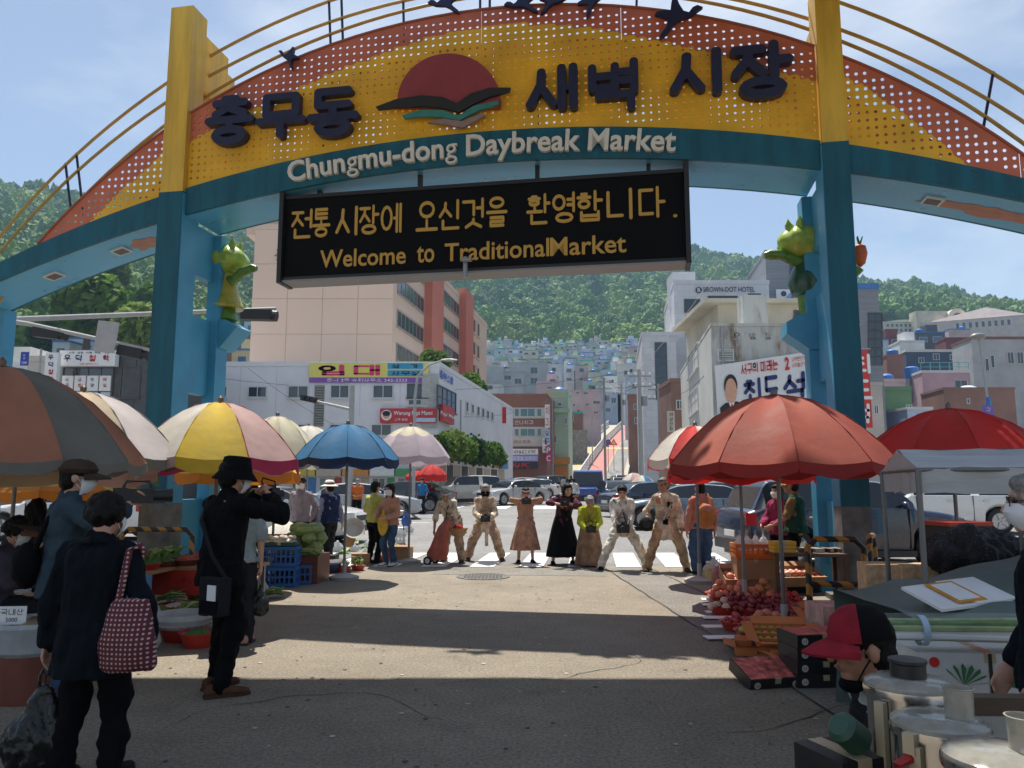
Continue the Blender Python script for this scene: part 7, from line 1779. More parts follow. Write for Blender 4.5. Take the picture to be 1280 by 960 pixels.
# ---- right stall people
th,I = person('fruit vendor in a dark green vest and camouflage cap behind the fruit stall',(X(992,11.9),11.9,0),60,1.66,hands={-1: (-.15,.3,.92),1: (.3,.1,.80)},bottom=('trousers','black',.02),tops=[('shirt','khaki',.018,.45,.02),('vest','greenvest',.035,0,.06)],shoe='black',hair='short',hat=('cap',cloth('camo',(.22,.18,.06),var=.5,scale=30)),vox=.014,skin=SKIN2)
person('woman in magenta standing beside the fruit vendor',(X(973,12.6),12.6,0),120,1.55,hands={-1: (-.1,.3,.9),1: (.1,.3,.9)},bottom=('trousers','black',.02),tops=[('jacket','magenta',.03,.95,.08)],shoe='black',hair='bob',mask='white',vox=.018)
# ------------------------------------------------------------------ near people, left
th,I = person('man in black with a bucket hat raising a camera, seen from behind',(*G(270,866).xy,0),-38,1.76,lean=2,hands={-1: (-.10,.34,1.46),1: (.12,.33,1.44)},elbow={-1: (-.8,-.1,-.6),1: (.9,-.1,-.5)},feet={-1: (-.12,.06),1: (.12,-.05)},footyaw=(10,-24),look=(10,5),bottom=('trousers','black',.020),tops=[('jacket','black',.030,.97,.14)],shoe='leather',hair='short',hat=('bucket','black'),mask='white',vox=.0085)
MB().tube([I['Sh'][-1]+Vector((.02,-.06,.045)),(-.02,-.175,1.28),(.14,-.17,1.02),(.22,-.10,.86)],.016,6).build('bag_strap',C_['charcoal'],th,True)
handcam('camera held up to the face of the bucket hat man',world(th,(.01,.40,1.47)),-38,1.0)
bg_ = thing('shoulder_bag','black shoulder bag with a white label at the hip of the bucket hat man','bag',world(th,(.20,-.17,.74)),R(-30));m = MB();m.box((0,0,0),(.22,.10,.27));me = remesh(m,.012,3);fold(me,.008,12,3);me.materials.append(C_['charcoal']);obj('bag',me,bg_);MB().box((.03,-.056,.03),(.09,.006,.11)).build('label_card',WHT,bg_);MB().box((0,-.054,-.07),(.18,.012,.09)).build('pocket',C_['black'],bg_)
M_DOT = bpy.data.materials.new('dotted_wine');M_DOT.use_nodes = True;t = M_DOT.node_tree;b = t.nodes['Principled BSDF'];vo = N(t,'ShaderNodeTexVoronoi');vo.inputs['Scale'].default_value = 42;vo.inputs['Randomness'].default_value = 0;tcn = N(t,'ShaderNodeTexCoord');mq = N(t,'ShaderNodeMapping');mq.inputs['Scale'].default_value = (1,.0,1);t.links.new(tcn.outputs['Object'],mq.inputs['Vector']);t.links.new(mq.outputs['Vector'],vo.inputs['Vector'])
rmp = N(t,'ShaderNodeValToRGB');rmp.color_ramp.elements[0].color = (.50,.40,.34,1);rmp.color_ramp.elements[0].position = .20;rmp.color_ramp.elements[1].color = (.11,.014,.028,1);rmp.color_ramp.elements[1].position = .27;t.links.new(vo.outputs['Distance'],rmp.inputs['Fac']);t.links.new(rmp.outputs['Color'],b.inputs['Base Color']);b.inputs['Roughness'].default_value = .8
wy = 4.25;th,I = person('short woman with permed black hair in a dark jacket, seen from behind',(X(128,wy),wy,0),2,1.49,lean=2,hands={-1: (-.27,.04,.58),1: (.24,.10,.74)},feet={-1: (-.11,0),1: (.12,.05)},look=(18,0),bottom=('trousers','black',.026),tops=[('jacket','navyjacket',.032,.98,.24,1.2)],shoe='charcoal',hair='perm',mask='white',vox=.0085)
MB().tube([(-.07,-.02,1.24),(0,-.075,1.255),(.07,-.02,1.24)],.022,8).build('collar',C_['navyjacket'],th,True)
bg_ = thing('tote_bag','wine red dotted tote bag on the shoulder of the permed woman','bag',world(th,(.24,-.10,.78)),R(0));m = MB();rings = []
for z,w,d in ((-.20,.135,.045),(-.17,.155,.075),(-.05,.15,.085),(.08,.125,.06),(.17,.095,.035)): rings.append([(w*math.cos(a),d*math.sin(a),z) for a in [2*PI*q/20 for q in range(20)]])
m.loft(rings);me = remesh(m,.011,2);fold(me,.014,9,4);me.materials.append(M_DOT);obj('bag',me,bg_);MB().tube([(-.07,0,.15),(-.05,.05,.42),(-.02,.10,.44),(.0,.12,.38)],.018,8).build('strap',M_DOT,bg_,True)
M_PLB = mat('black_polythene',(.006,.008,.007),.33,var=.3,scale=12,bump=.7,bscale=18)
def plastic_bag(label,p,w,h,m_,seed=1,group=None,name='plastic_bag',handles=True,vox=.013):
 th = thing(name,label,'bag',p,0,group);m = MB();rings = []
 for z,f in ((0,.55),(.06,.85),(.25,1.0),(.45,.92),(.68,.55),(.85,.26),(1,.16)): rings.append([(w*f*math.cos(a)*(1+.12*math.sin(3*a+seed)),w*.62*f*math.sin(a)*(1+.12*math.cos(4*a+seed)),z*h) for a in [2*PI*q/18 for q in range(18)]])
 m.loft(rings);me = remesh(m,vox,1);fold(me,w*.14,3.2/w,seed,(1,1,.5));me.materials.append(m_);obj('bag',me,th)
 if handles:
  for s in (-1,1): MB().tube([(s*w*.12,0,h*.92),(s*w*.10,0,h*1.12),(0,0,h*1.2)],w*.045,6).build('handle',m_,th,True)
 return th
q = world(th,(-.27,.06,.52));plastic_bag('full black plastic bag hanging from the left hand of the permed woman',(q.x,q.y,.06),.19,.42,M_PLB,2)
cy_ = 5.9;th,I = person('cameraman in a blue grey shirt and flat cap filming to the right',(X(88,cy_),cy_,0),-62,1.74,hands={-1: (.06,.42,1.42),1: (.16,.40,1.40)},elbow={-1: (-.6,0,-.8),1: (.6,0,-.8)},look=(6,2),bottom=('trousers','denim',.02),tops=[('shirt','bluegrey',.034,.85,.20)],shoe='greyshirt',hair='short',hat=('flat','darkbrown'),mask='white',vox=.012)
vc = thing('video_camera','black video camera held by the cameraman in blue grey','camera',world(th,(.12,.44,1.46)),R(-62));MB().box((0,0,0),(.10,.26,.11)).build('camera_body',BLK,vc);MB().tube([(0,.13,0),(0,.27,0)],[.045,.055],18).build('lens',BLK,vc,True);MB().tube([(0,-.08,.06),(0,-.06,.11),(0,.1,.11),(0,.12,.06)],.012,6).build('top_handle',BLK,vc,True);MB().box((-.07,-.1,.03),(.05,.10,.06)).build('viewfinder',BLK,vc)
bk = thing('backpack','black and grey waist backpack on the cameraman','backpack',world(th,(-.02,-.24,.96)),R(-62));m = MB();m.ell((0,0,0),(.17,.10,.17),18,12);me = remesh(m,.013,2);fold(me,.014,9,6);me.materials.append(C_['black']);obj('bag',me,bk);MB().ell((0,-.06,-.04),(.11,.055,.08),14,8).build('pocket',C_['charcoal'],bk,True)
for s in (-1,1): MB().tube([(s*.1,.04,.1),(s*.12,.12,.34),(s*.12,.2,.42)],.018,6).build('strap',C_['black'],bk,True)
th,I = person('seated vendor woman in a floral jacket with a brown sun visor at the left edge',(X(6,6.9),6.9,0),-70,1.52,hipz=.55,lean=8,hands={-1: (-.02,.30,1.02),1: (.14,.36,.72)},feet={-1: (-.12,.42),1: (.12,.42)},look=(0,12),bottom=('trousers','charcoal',.03),tops=[('jacket',cloth('floral',(.07,.055,.09),var=.9,scale=18),.035,.9,.05)],shoe='black',hair='perm',hat=('visor','darkbrown',cloth('visor_tan',(.16,.08,.045))),mask='white',vox=.012)
st_ = thing('stool','low blue stool under the seated vendor woman','stool',(X(6,6.9),6.9,0));MB().lathe([(0,.40),(.17,.40),(.19,.425),(.17,.44),(0,.44)],20,close=False).build('seat',M_SHOP[3],st_,True)
for sx in (-1,1):
 for sy in (-1,1): MB().tube([(sx*.12,sy*.12,.41),(sx*.17,sy*.17,0)],[.022,.018],8).build('leg',M_SHOP[3],st_,True)
person('woman in black looking at a phone behind the seated vendor',(X(48,10.9),10.9,0),-50,1.60,hands={-1: (-.02,.28,1.0),1: (.08,.30,1.02)},look=(0,25),bottom=('trousers','black',.02),tops=[('top','black',.022,.5,.06)],shoe='black',hair='bob',vox=.016)
vy = 7.75;th,I = person('vendor in a grey T-shirt with a black bag, hidden behind the bucket hat man',(X(303,vy),vy,0),10,1.60,hands={-1: (-.2,.2,.8),1: (.21,.04,.66)},bottom=('trousers','charcoal',.02),tops=[('shirt','greyshirt',.022,.42,.06)],shoe='peach',hair='short',vox=.013)
q = world(th,(.21,.05,.60));plastic_bag('small black plastic bag in the hand of the grey shirted vendor',(q.x,q.y,.26),.10,.30,M_PLB,5)
# ------------------------------------------------------------------ goods helpers
M_CRATE = mat('crate_blue',(.025,.12,.34),.45,var=.12);M_CARD = mat('cardboard',(.36,.20,.10),.8,var=.15,scale=4);M_CARDO = mat('carton_orange',(.52,.17,.05),.7,var=.1);M_BASIN = mat('basin_brown',(.17,.05,.03),.45,var=.2);M_REDB = mat('basin_red',(.45,.035,.02),.35,var=.1);M_NAVB = mat('basin_navy',(.02,.04,.12),.4,var=.1)
M_POLY = mat('clear_polythene',(.62,.64,.65),.25,var=.15,scale=10,bump=.5,bscale=14,transl=.5,spec=.6);M_GRAIN = mat('grain_white',(.66,.62,.54),.9,var=.2,scale=60,bump=.8,bscale=150);M_GRAINB = mat('grain_tan',(.42,.29,.17),.9,var=.25,scale=60,bump=.8,bscale=150)
def crate(label,p,s,rz,group,m_=M_CRATE):
 th = thing('plastic_crate',label,'crate',p,R(rz),group);w,d,h = s
 MB().bx(-w/2,w/2,-d/2,d/2,0,.02).build('bottom',m_,th)
 for a,L_,ax in ((d/2,w,0),(-d/2,w,0),(w/2,d,1),(-w/2,d,1)):
  mb = MB()
  def b_(u0,u1,z0,z1):
   if ax == 0: mb.bx(u0,u1,a-.012,a+.012,z0,z1)
   else: mb.bx(a-.0121,a+.0121,u0,u1,z0,z1)
  b_(-L_/2,L_/2,.021,.06);b_(-L_/2,L_/2,h-.05,h);b_(-L_/2,L_/2,h*.48,h*.56)
  n = int(L_/.07)
  for i in range(n+1): u = -L_/2+.012+(L_-.024)*i/n;b_(u-.011,u+.011,.0605,h*.479);b_(u-.011,u+.011,h*.561,h-.051)
  mb.build('side',m_,th)
 return th
def carton(label,p,s,rz=0,m_=None,group=None,flaps=False,name='carton',print_=None,tilt=0):
 th = thing(name,label,'box',p,R(rz),group);w,d,h = s;m_ = m_ or M_CARD
 if tilt: th.rotation_euler = (R(tilt),0,R(rz))
 if not flaps: MB().bx(-w/2,w/2,-d/2,d/2,0,h).build('box',m_,th);MB().bx(-.025,.025,-d/2-.0015,d/2+.0015,h-.04,h+.002).build('tape',mat('tape',(.45,.36,.22),.3),th)
 else:
  MB().bx(-w/2,w/2,-d/2,d/2,0,.012).build('bottom',m_,th)
  for s_ in (-1,1):
   f = MB().bx(-w/2,w/2,s_*d/2-.006,s_*d/2+.006,.012,h).build('side',m_,th);MB().add([(-w/2,s_*d/2,h),(w/2,s_*d/2,h),(w/2*.96,s_*(d/2+.09),h+.03),(-w/2*.96,s_*(d/2+.09),h+.03)],[(0,1,2,3)]).build('flap',m_,f)
   f = MB().bx(s_*w/2-.006,s_*w/2+.006,-d/2,d/2,.0125,h-.001).build('side',m_,th)
   if flaps == 2: MB().add([(s_*w/2,-d/2,h),(s_*w/2,d/2,h),(s_*(w/2+.10),d/2*.96,h+.02),(s_*(w/2+.10),-d/2*.96,h+.02)],[(0,1,2,3)]).build('flap',m_,f)
 if print_:
  for t_,x,z,hh,mt in print_: sign_text(t_,mt,th,(x,-d/2-.003,z),height=hh)
 return th
def basin(label,p,r,h,m_,group=None,name='basin',sy=1):
 th = thing(name,label,'basin',p,0,group);MB().lathe([(0,0),(r*.72,0),(r*.97,h*.92),(r*1.06,h),(r*1.06,h*.97),(r*.93,h*.9),(r*.69,.015),(0,.015)],26,close=False,sy=sy).build('bowl',m_,th,True);return th
def mound(th,r,h,z,m_,nm='heap',sy=1):
 mb = MB();n = 22;rings = []
 for i in range(7):
  f = i/6;rings.append([(r*(1-f)*math.cos(a)*(1+.05*math.sin(4*a)),r*(1-f)*math.sin(a)*sy,z+h*(1-(1-f)**1.6)+.01*math.sin(a*5+i)) for a in [2*PI*q/n for q in range(n)]])
 mb.loft(rings);return mb.build(nm,m_,th,True,ang=70)
FR = {}
def fruit(kind,p,s,label,group,rr_):
 if kind not in FR:
  c = dict(peach=(.60,.22,.13),plum=(.22,.03,.035),apple=(.42,.05,.04),green=(.28,.36,.05),melon=(.30,.36,.14),persimmon=(.55,.25,.10),bun=(.62,.45,.34))[kind]
  m_ = mat('fruit_' + kind,c,.45,var=.35,scale=14);mb = MB().ell((0,0,0),(1,1,.92 if kind != 'melon' else .8),12,9)
  v = []
  for x,y,z in mb.v: r_ = math.hypot(x,y);v.append((x*(1-.05*math.cos(5*math.atan2(y,x)) if kind == 'melon' else x and 1),y,z-.22*math.exp(-(r_/.28)**2)*(1 if z > 0 else -.5)))
  v = [(x if x else 0,y,z) for x,y,z in v];mb.v = [(a if not isinstance(a,bool) else float(a),b_,c_) for a,b_,c_ in v]
  FR[kind] = mb.mesh(kind,m_,True,80)
 o = bpy.data.objects.new(kind,FR[kind]);COL.objects.link(o);o.location = p;o.scale = (s,)*3;o.rotation_euler = (rr_.uniform(-.5,.5),rr_.uniform(-.5,.5),rr_.uniform(0,6));return tag(o,label,kind if kind != 'green' else 'fruit',group)
def heap(kind,c,r,s,layers,label,group,rz=0,sx=1.0):
 rr_ = random.Random(int(c[0]*100)+layers)
 for L_ in range(layers):
  ra = r*(1-L_/(layers+.3));n = max(1,int((ra/s)**2*.62));
  for i in range(n):
   f = math.sqrt((i+.5)/n);a = i*2.39996+L_;x,y = ra*f*math.cos(a)*sx,ra*f*math.sin(a)
   fruit(kind,(c[0]+x*math.cos(rz)-y*math.sin(rz),c[1]+x*math.sin(rz)+y*math.cos(rz),c[2]+s*.9+L_*s*1.35-(.25*s*f if L_ else 0)),s*rr_.uniform(.9,1.1),label,group,rr_)
g = lambda px,py,z=0: Vector((G(px,py).x,G(px,py).y,z))
# ---- left foreground stall
p = g(38,872);th = thing('grain_sack_tub','brown tub lined with a white sack of tan grain and a handwritten price card','tub',p);MB().lathe([(0,0),(.24,0),(.26,.34),(.27,.35),(.25,.34),(.23,.02)],28,close=False).build('tub',M_BASIN,th,True)
m = MB();m.lathe([(.26,.33),(.285,.36),(.285,.50),(.30,.53),(.285,.56),(.25,.54),(.22,.48)],28,close=False);o = m.build('sack_liner',M_POLY,th,True);o = mound(th,.24,.10,.47,M_GRAINB)
c_ = MB().box((-.12,-.10,.60),(.20,.006,.13),rz=.1).build('price_card',WHT,th);sign_text('국내산',INKK,c_,(-.12,-.104,.625),height=.045,width=.16,rz=.1);sign_text('5000',INKK,c_,(-.12,-.104,.57),height=.03,rz=.1)
p = g(72,812);th = basin('dark crate-like basin of white rice with a small price card',(p.x,p.y,0),.30,.34,M_BASIN,sy=.8);mound(th,.28,.16,.31,M_GRAIN,sy=.8);c_ = MB().box((-.1,-.16,.45),(.14,.006,.09)).build('price_card',WHT,th);sign_text('국산',INKK,c_,(-.1,-.164,.45),height=.035)
p = g(12,838);th = carton('shallow wooden board of goods at the left edge',(p.x,p.y,.25),(.75,.45,.06),5,M_CARD,name='display_board');MB().bx(-.3,.3,-.18,.18,-.25,0).build('support',M_BASIN,th)
for i in range(7): tag(MB().ell((p.x-.28+i*.09,p.y+.05*math.sin(i*2),.34),(.05,.09,.03),10,6).build('dried_pack',[M_GRAIN,M_GRAINB,M_POLY][i % 3],smooth=True),'small pack of dried goods on the wooden board at the left edge','pack','packs on the wooden board')
p = g(22,800);plastic_bag('white plastic bag beside the seated vendor',(p.x,p.y,.42),.10,.22,M_POLY,3)
MB().bx(p.x-.25,p.x+.3,p.y-.2,p.y+.3,0,.42).build('stall_block',M_SHOP[3]);tag(bpy.data.objects['stall_block'],'blue box serving as a low counter before the seated vendor','counter')
p = g(228,800);th = basin('red basin of greens in a white bag behind the dotted bag',(p.x,p.y,0),.24,.16,M_REDB);mound(th,.22,.10,.12,mat('greens',(.06,.16,.03),.7,var=.6,scale=30,bump=1,bscale=50),'greens')
MB().lathe([(.24,.13),(.29,.22),(.27,.27),(.22,.20)],22,close=False,sy=1).build('bag_liner',M_POLY,th,True)
for i,(px,py,r_,m_,lb) in enumerate(((248,808,.18,M_REDB,'flat red basin at the feet of the bucket hat man'),(225,770,.26,M_BASIN,'wide brown basin beside the left pillar'),(195,775,.22,M_REDB,'red basin half hidden by the dotted bag'))):
 p = g(px,py);th = basin(lb,p,r_,.14,m_);mound(th,r_*.9,.06,.1,(MATS['greens'],M_GRAIN,MATS['greens'])[i],'contents')
M_LEAF = mat('leaf_green',(.10,.24,.035),.6,var=.5,scale=20,transl=.2);M_LEAFP = mat('leaf_pale',(.36,.44,.16),.6,var=.3,scale=14,transl=.2)
def napa(label,p,rz,group,L_=.34,r=.085,m1=None):
 th = thing('napa_cabbage',label,'cabbage',p,rz,group);rings = []
 for i in range(9):
  f = i/8;q = r*math.sin(PI*(.18+.74*f))**.6;rings.append([(-L_/2+L_*f,q*math.cos(a)*(1+.09*math.sin(6*a+f*3)),r+q*math.sin(a)*(1+.09*math.sin(6*a+f*3))*.9) for a in [2*PI*k/20 for k in range(20)]])
 MB().loft(rings).build('head',m1 or M_LEAFP,th,True,ang=70)
 for k in range(0 if m1 else 5): a = 2*PI*k/5;MB().tube([(L_*.30,r*.6*math.cos(a),r+r*.6*math.sin(a)),(L_*.46,r*.9*math.cos(a),r+r*.9*math.sin(a)),(L_*.62,r*.9*math.cos(a),r+r*.95*math.sin(a))],[.03,.045,.01],8,flat=.3).build('leaf',M_LEAF,th,True)
 return th
for i,(px,py,z) in enumerate(((222,752,.25),(236,758,.22),(212,746,.34),(232,742,.38))): napa('pale green napa cabbage heaped by the left gate pillar',g(px,py,z),i*1.1,'napa cabbages by the left pillar')
for i in range(9):
 p = g(238+i*2.5,765-i*2,.12+.02*(i % 3));o = MB().tube([(0,0,0),(.12,.05,.05),(.32,.08,.03)],[.012,.03,.01],6,flat=.4).build('green_leaves',M_LEAF,None,True,p,i*.8);tag(o,'loose bunch of green leaves in front of the left pillar','leaves','green leaves by the left pillar')
# ---- left vegetable stall under the blue umbrella
p = g(345,735);crate('blue plastic crate, lower one of the stack before the vegetable stall',(p.x,p.y+.2,0),(.52,.36,.30),3,'blue crates');crate('blue plastic crate, upper one of the stack under the garlic tray',(p.x,p.y+.2,.305),(.52,.36,.30),5,'blue crates')
q = g(370,731);crate('small blue plastic crate on the ground right of the stack',(q.x,q.y+.15,0),(.40,.32,.30),8,'blue crates')
th = carton('dark green tray of white garlic on top of the blue crates',(p.x,p.y+.2,.62),(.5,.36,.05),4,mat('tray_green',(.02,.07,.05),.5),name='garlic_tray');mound(th,.22,.07,.05,M_GRAIN,'garlic',.7)
rg = random.Random(8)
for i in range(16): MB().ell((rg.uniform(-.2,.2),rg.uniform(-.13,.13),.11+rg.uniform(-.01,.02)),(.035,.03,.028),8,6).build('garlic_bulb',mat('garlic',(.66,.58,.48),.7),th,True)
p = g(345,712);th = basin('wide brown basin heaped with white flour behind the blue crates',(p.x,p.y+.5,.42),.48,.22,M_BASIN);mound(th,.46,.22,.2,M_GRAIN,'flour');MB().lathe([(.34,-.42),(.36,0)],20).build('stand',M_BASIN,th);MB().box((.02,0,.48),(.05,.05,.12)).build('scoop',WHT,th)
p = g(381,727);th = basin('brown tub with a plastic covered white top',(p.x,p.y+.25,0),.20,.34,M_BASIN,name='tub');mound(th,.19,.05,.31,M_GRAIN);MB().lathe([(.21,.32),(.22,.44),(.19,.47),(.1,.48)],22,close=False).build('plastic_cover',M_POLY,th,True)
for i in range(11):
 px = 362+(i % 4)*11+(i//4)*5;z = .42+.14*(i//4);o = napa('striped green melon piled behind the flour basin',Vector((X(px,12.6),12.6+.12*(i % 3),z)),.3+i*.7,'melons piled on the stall',.30,.12,mat('melon_skin',(.22,.28,.09),.5,var=.35,scale=9,stretch=(.3,3,3)));o.name = 'melon';o['category'] = 'melon'
MB().bx(X(355,12.7),X(408,12.7),12.3,13.1,0,.42).build('stall_block',M_BASIN);tag(bpy.data.objects['stall_block.001'],'dark low platform under the pile of melons','platform')
for i in range(8): o = MB().tube([(0,0,0),(.02,.2,.03),(.05,.42,.0)],[.02,.022,.008],6).build('leek',[M_LEAF,M_LEAFP][i % 2],None,True,(X(398+i*1.5,12.4),12.2,.47+.02*(i % 3)),1.2+i*.05);tag(o,'green leek lying right of the melons','leek','leeks beside the melons')
p = g(408,717);th = basin('navy basin with a white liner of red chillies',(p.x,p.y+.2,0),.23,.18,M_NAVB);mound(th,.2,.07,.15,mat('chilli',(.35,.05,.025),.6,var=.4,scale=50,bump=1),'chillies');MB().lathe([(.23,.16),(.27,.24),(.24,.24),(.19,.18)],22,close=False).build('liner',M_POLY,th,True)
for px,py in ((428,716),(446,714)):
 p = g(px,py);th = basin('small red bowl of leafy seedlings, one of a pair at the stall front',(p.x,p.y+.1,0),.13,.09,M_REDB,'seedling bowls')
 for i in range(14): a = i*2.4;MB().tube([(.05*math.cos(a),.05*math.sin(a),.07),(.10*math.cos(a),.10*math.sin(a),.16),(.13*math.cos(a),.13*math.sin(a),.20)],[.006,.02,.003],5,flat=.3).build('leaf',[M_LEAF,M_LEAFP][i % 2],th)
sp = [(352,700,.2,.30),(440,690,.16,.22),(455,700,.18,.24),(470,702,.20,.22),(486,704,.17,.18),(462,688,.2,.3),(478,690,.18,.26),(420,690,.18,.25),(497,696,.14,.2),(388,700,.14,.2),(510,668,.22,.3),(500,676,.2,.26),(448,668,.22,.3),(338,668,.28,.34)]
lbs = ['clear plastic bag of produce beside the flour basin','clear plastic bag behind the seedling bowls','clear bag of greens in the middle of the stall front','plump clear bag right of the seedling bowls','flat clear bag near the right end of the stall','clear bag behind the cardboard box on the stall','grey clear bag under the lilac umbrella pole','clear bag beside the navy basin','small clear bag at the right end of the stall','small clear bag behind the brown tub','pinkish white sack on the handcart','white sack at the foot of the handcart','long clear bag leaning on the greens','big clear bag behind the flour basin']
for i,(px,py,w,h) in enumerate(sp):
 p = g(px,py);plastic_bag(lbs[i],(p.x,p.y+.1,.02 if py > 685 else .28 if px < 450 else .12),w*.8,h,M_POLY,i+1,handles=False,vox=.02)
rv = random.Random(12)
for i,(px,py) in enumerate(((452,705),(464,694),(430,700),(478,700),(415,702),(490,690),(446,684),(470,684))):
 p = g(px,py);th = thing('greens_bunch','bunch of fresh greens spread on the left vegetable stall','vegetables',(p.x,p.y+.15,.06+.03*(i % 3)),rv.uniform(0,6),'greens on the stall')
 for k in range(12): MB().tube([(rv.uniform(-.03,.03),0,rv.uniform(0,.05)),(rv.uniform(-.1,.1),.14,rv.uniform(.03,.10)),(rv.uniform(-.16,.16),.30,rv.uniform(.0,.10))],[.008,.03,.006],5,flat=.35).build('leaf',[M_LEAF,M_LEAFP,MATS['greens']][k % 3],th)
p = g(448,706);carton('brown cardboard box in the middle of the vegetable stall',(p.x,p.y+.25,0),(.36,.28,.2),6);p = g(495,704);carton('cardboard box with dark inside at the right end of the stall',(p.x,p.y+.3,0),(.5,.42,.28),-6,flaps=True);carton('red and navy printed packs in front of the cardboard box',(p.x-.28,p.y+.05,0),(.26,.2,.16),12,mat('pack_red',(.35,.04,.05),.5,var=.6,scale=12));p = g(385,722);carton('dark carton of milk-like packs behind the brown tub',(p.x+.1,p.y+.8,0),(.4,.3,.3),0,BLK)
p = g(505,688);th = thing('handcart','steel handcart loaded with sacks under the lilac umbrella','handcart',(p.x-.25,p.y+.3,0),R(10));MB().tube([(-.2,.3,.1),(-.2,.3,1.05),(-.12,.3,1.12),(.12,.3,1.12),(.2,.3,1.05),(.2,.3,.1)],.016,8).build('handle',SILV,th,True);MB().bx(-.24,.24,-.35,.3,.13,.16).build('deck',SILV,th)
for s in (-1,1): mb = MB();mb.lathe([(.03,-.02),(.085,-.02),(.085,.02),(.03,.02)],16,close=False);mb.v = [(p_[2]+s*.22,p_[0]+.26,p_[1]+.086) for p_ in mb.v];mb.build('wheel',M_TYRE,th,True);MB().tube([(s*.2,-.3,.13),(s*.2,-.3,0)],.014,6).build('leg',SILV,th)
for k in range(4): MB().tube([(-.2,.3,.3+k*.2),(.2,.3,.3+k*.2)],.010,6).build('rung',SILV,th)
crate('white plastic crate standing on the handcart',(p.x-.25,p.y+.25,.165),(.42,.4,.28),10,'white crate',M_POLY);p2 = g(500,668);plastic_bag('blue plastic bag hanging on the handcart',(p.x-.02,p.y+.45,.55),.12,.34,mat('bag_blue',(.03,.09,.38),.35,var=.2),9)
p = g(448,690);th = basin('large pale washbowl leaning behind the stall',(X(443,14.2),14.2,.72),.19,.09,M_GRAIN);th.rotation_euler = (R(62),0,R(20));MB().lathe([(.1,-.55),(.1,-.05)],10).build('prop',M_CARD,th)
# ---- hazard barriers round the pillar feet
M_HAZ = bpy.data.materials.new('hazard_stripes');M_HAZ.use_nodes = True;t = M_HAZ.node_tree;b = t.nodes['Principled BSDF'];wv = N(t,'ShaderNodeTexWave',bands_direction='DIAGONAL');wv.inputs['Scale'].default_value = 2.6;tcn = N(t,'ShaderNodeTexCoord');t.links.new(tcn.outputs['Object'],wv.inputs['Vector']);rmp = N(t,'ShaderNodeValToRGB');rmp.color_ramp.interpolation = 'CONSTANT';rmp.color_ramp.elements[0].color = (.40,.19,.02,1);rmp.color_ramp.elements[1].color = (.015,.015,.015,1);rmp.color_ramp.elements[1].position = .5;t.links.new(wv.outputs['Fac'],rmp.inputs['Fac']);t.links.new(rmp.outputs['Color'],b.inputs['Base Color']);b.inputs['Roughness'].default_value = .45
def hoop(label,p,w,h,rz):
 th = thing('hazard_barrier',label,'barrier',p,R(rz));MB().tube([(-w/2,0,0),(-w/2,0,h-.1),(-w/2+.1,0,h),(w/2-.1,0,h),(w/2,0,h-.1),(w/2,0,0)],.036,12)  .build('pipe',M_HAZ,th,True);MB().tube([(-w/2,0,h*.45),(w/2,0,h*.45)],.035,10).build('cross_pipe',M_HAZ,th,True)
 for s in (-1,1): MB().lathe([(.1,0),(.1,.012)],14,(s*w/2,0,0)).build('foot_plate',M_IRON,th)
hoop('yellow and black pipe barrier before the left gate pillar',(X(200,11.3),11.3,0),1.1,.9,-8);hoop('yellow and black pipe barrier in front of the right gate pillar',(X(1040,9.0),9.0,0),.62,.92,-8);hoop('second striped barrier at the right side of the right pillar',(X(1085,9.5),9.5,0),.6,.92,60)
# more stock round the left pillar and along the left edge
XS = [(178,742,.20,'dried red chillies','chilli'),(250,752,.19,'garlic cloves','G'),(268,745,.17,'spring greens','greens'),(196,728,.2,'brown grain','B'),(256,730,.2,'leaf greens','greens'),(285,728,.18,'peeled roots','G'),(300,742,.16,'red peppers','chilli'),(315,725,.2,'brown beans','B'),(150,760,.2,'white beans','G'),(165,728,.2,'chopped greens','greens'),(330,712,.16,'dark seaweed','greens'),(292,712,.2,'tan roots','B')]
for i,(px,py,r_,what,mk) in enumerate(XS):
 p = g(px,py);st = .0 if i % 3 else .22;th = basin(('red basin of ','brown basin of ','navy basin of ')[i % 3] + what + ' among the stock by the left pillar',(p.x,p.y,st),r_,.13,(M_REDB,M_BASIN,M_NAVB)[i % 3]);mound(th,r_*.9,.07+.03*(i % 3),.10,{'G': M_GRAIN,'B': M_GRAINB}.get(mk) or MATS[mk],'contents')
 if st: MB().lathe([(r_*.6,-st),(r_*.62,0)],14).build('stand',M_BASIN,th)
 if mk == 'greens':
  for k in range(12): a = k*2.4;MB().tube([(.05*math.cos(a),.05*math.sin(a),.12),(r_*.6*math.cos(a),r_*.6*math.sin(a),.24),(r_*1.0*math.cos(a),r_*1.0*math.sin(a),.22)],[.01,.035,.005],5,flat=.3).build('leaf',[M_LEAF,M_LEAFP][k % 2],th)
 if i % 2 == 0: c_ = MB().box((0,-r_*.8,.22),(.13,.005,.08),rz=.1).build('price_card',WHT,th);sign_text('3000',INKK,c_,(0,-r_*.8-.004,.22),height=.03,rz=.1)
for i,(px,py,s_,lb) in enumerate(((160,745,(.4,.3,.3),'plain carton beside the red chilli basin'),(240,725,(.42,.32,.26),'plain carton behind the garlic basin'),(275,735,(.34,.3,.22),'small carton between the green basins'),(-10,820,(.5,.4,.5),'tall carton at the far left edge'),(310,705,(.4,.3,.34),'carton behind the bean basin'))):
 p = g(px,py);carton(lb,(p.x,p.y+.25,0),s_,5*i-8,M_CARD,flaps=i % 2 == 0)
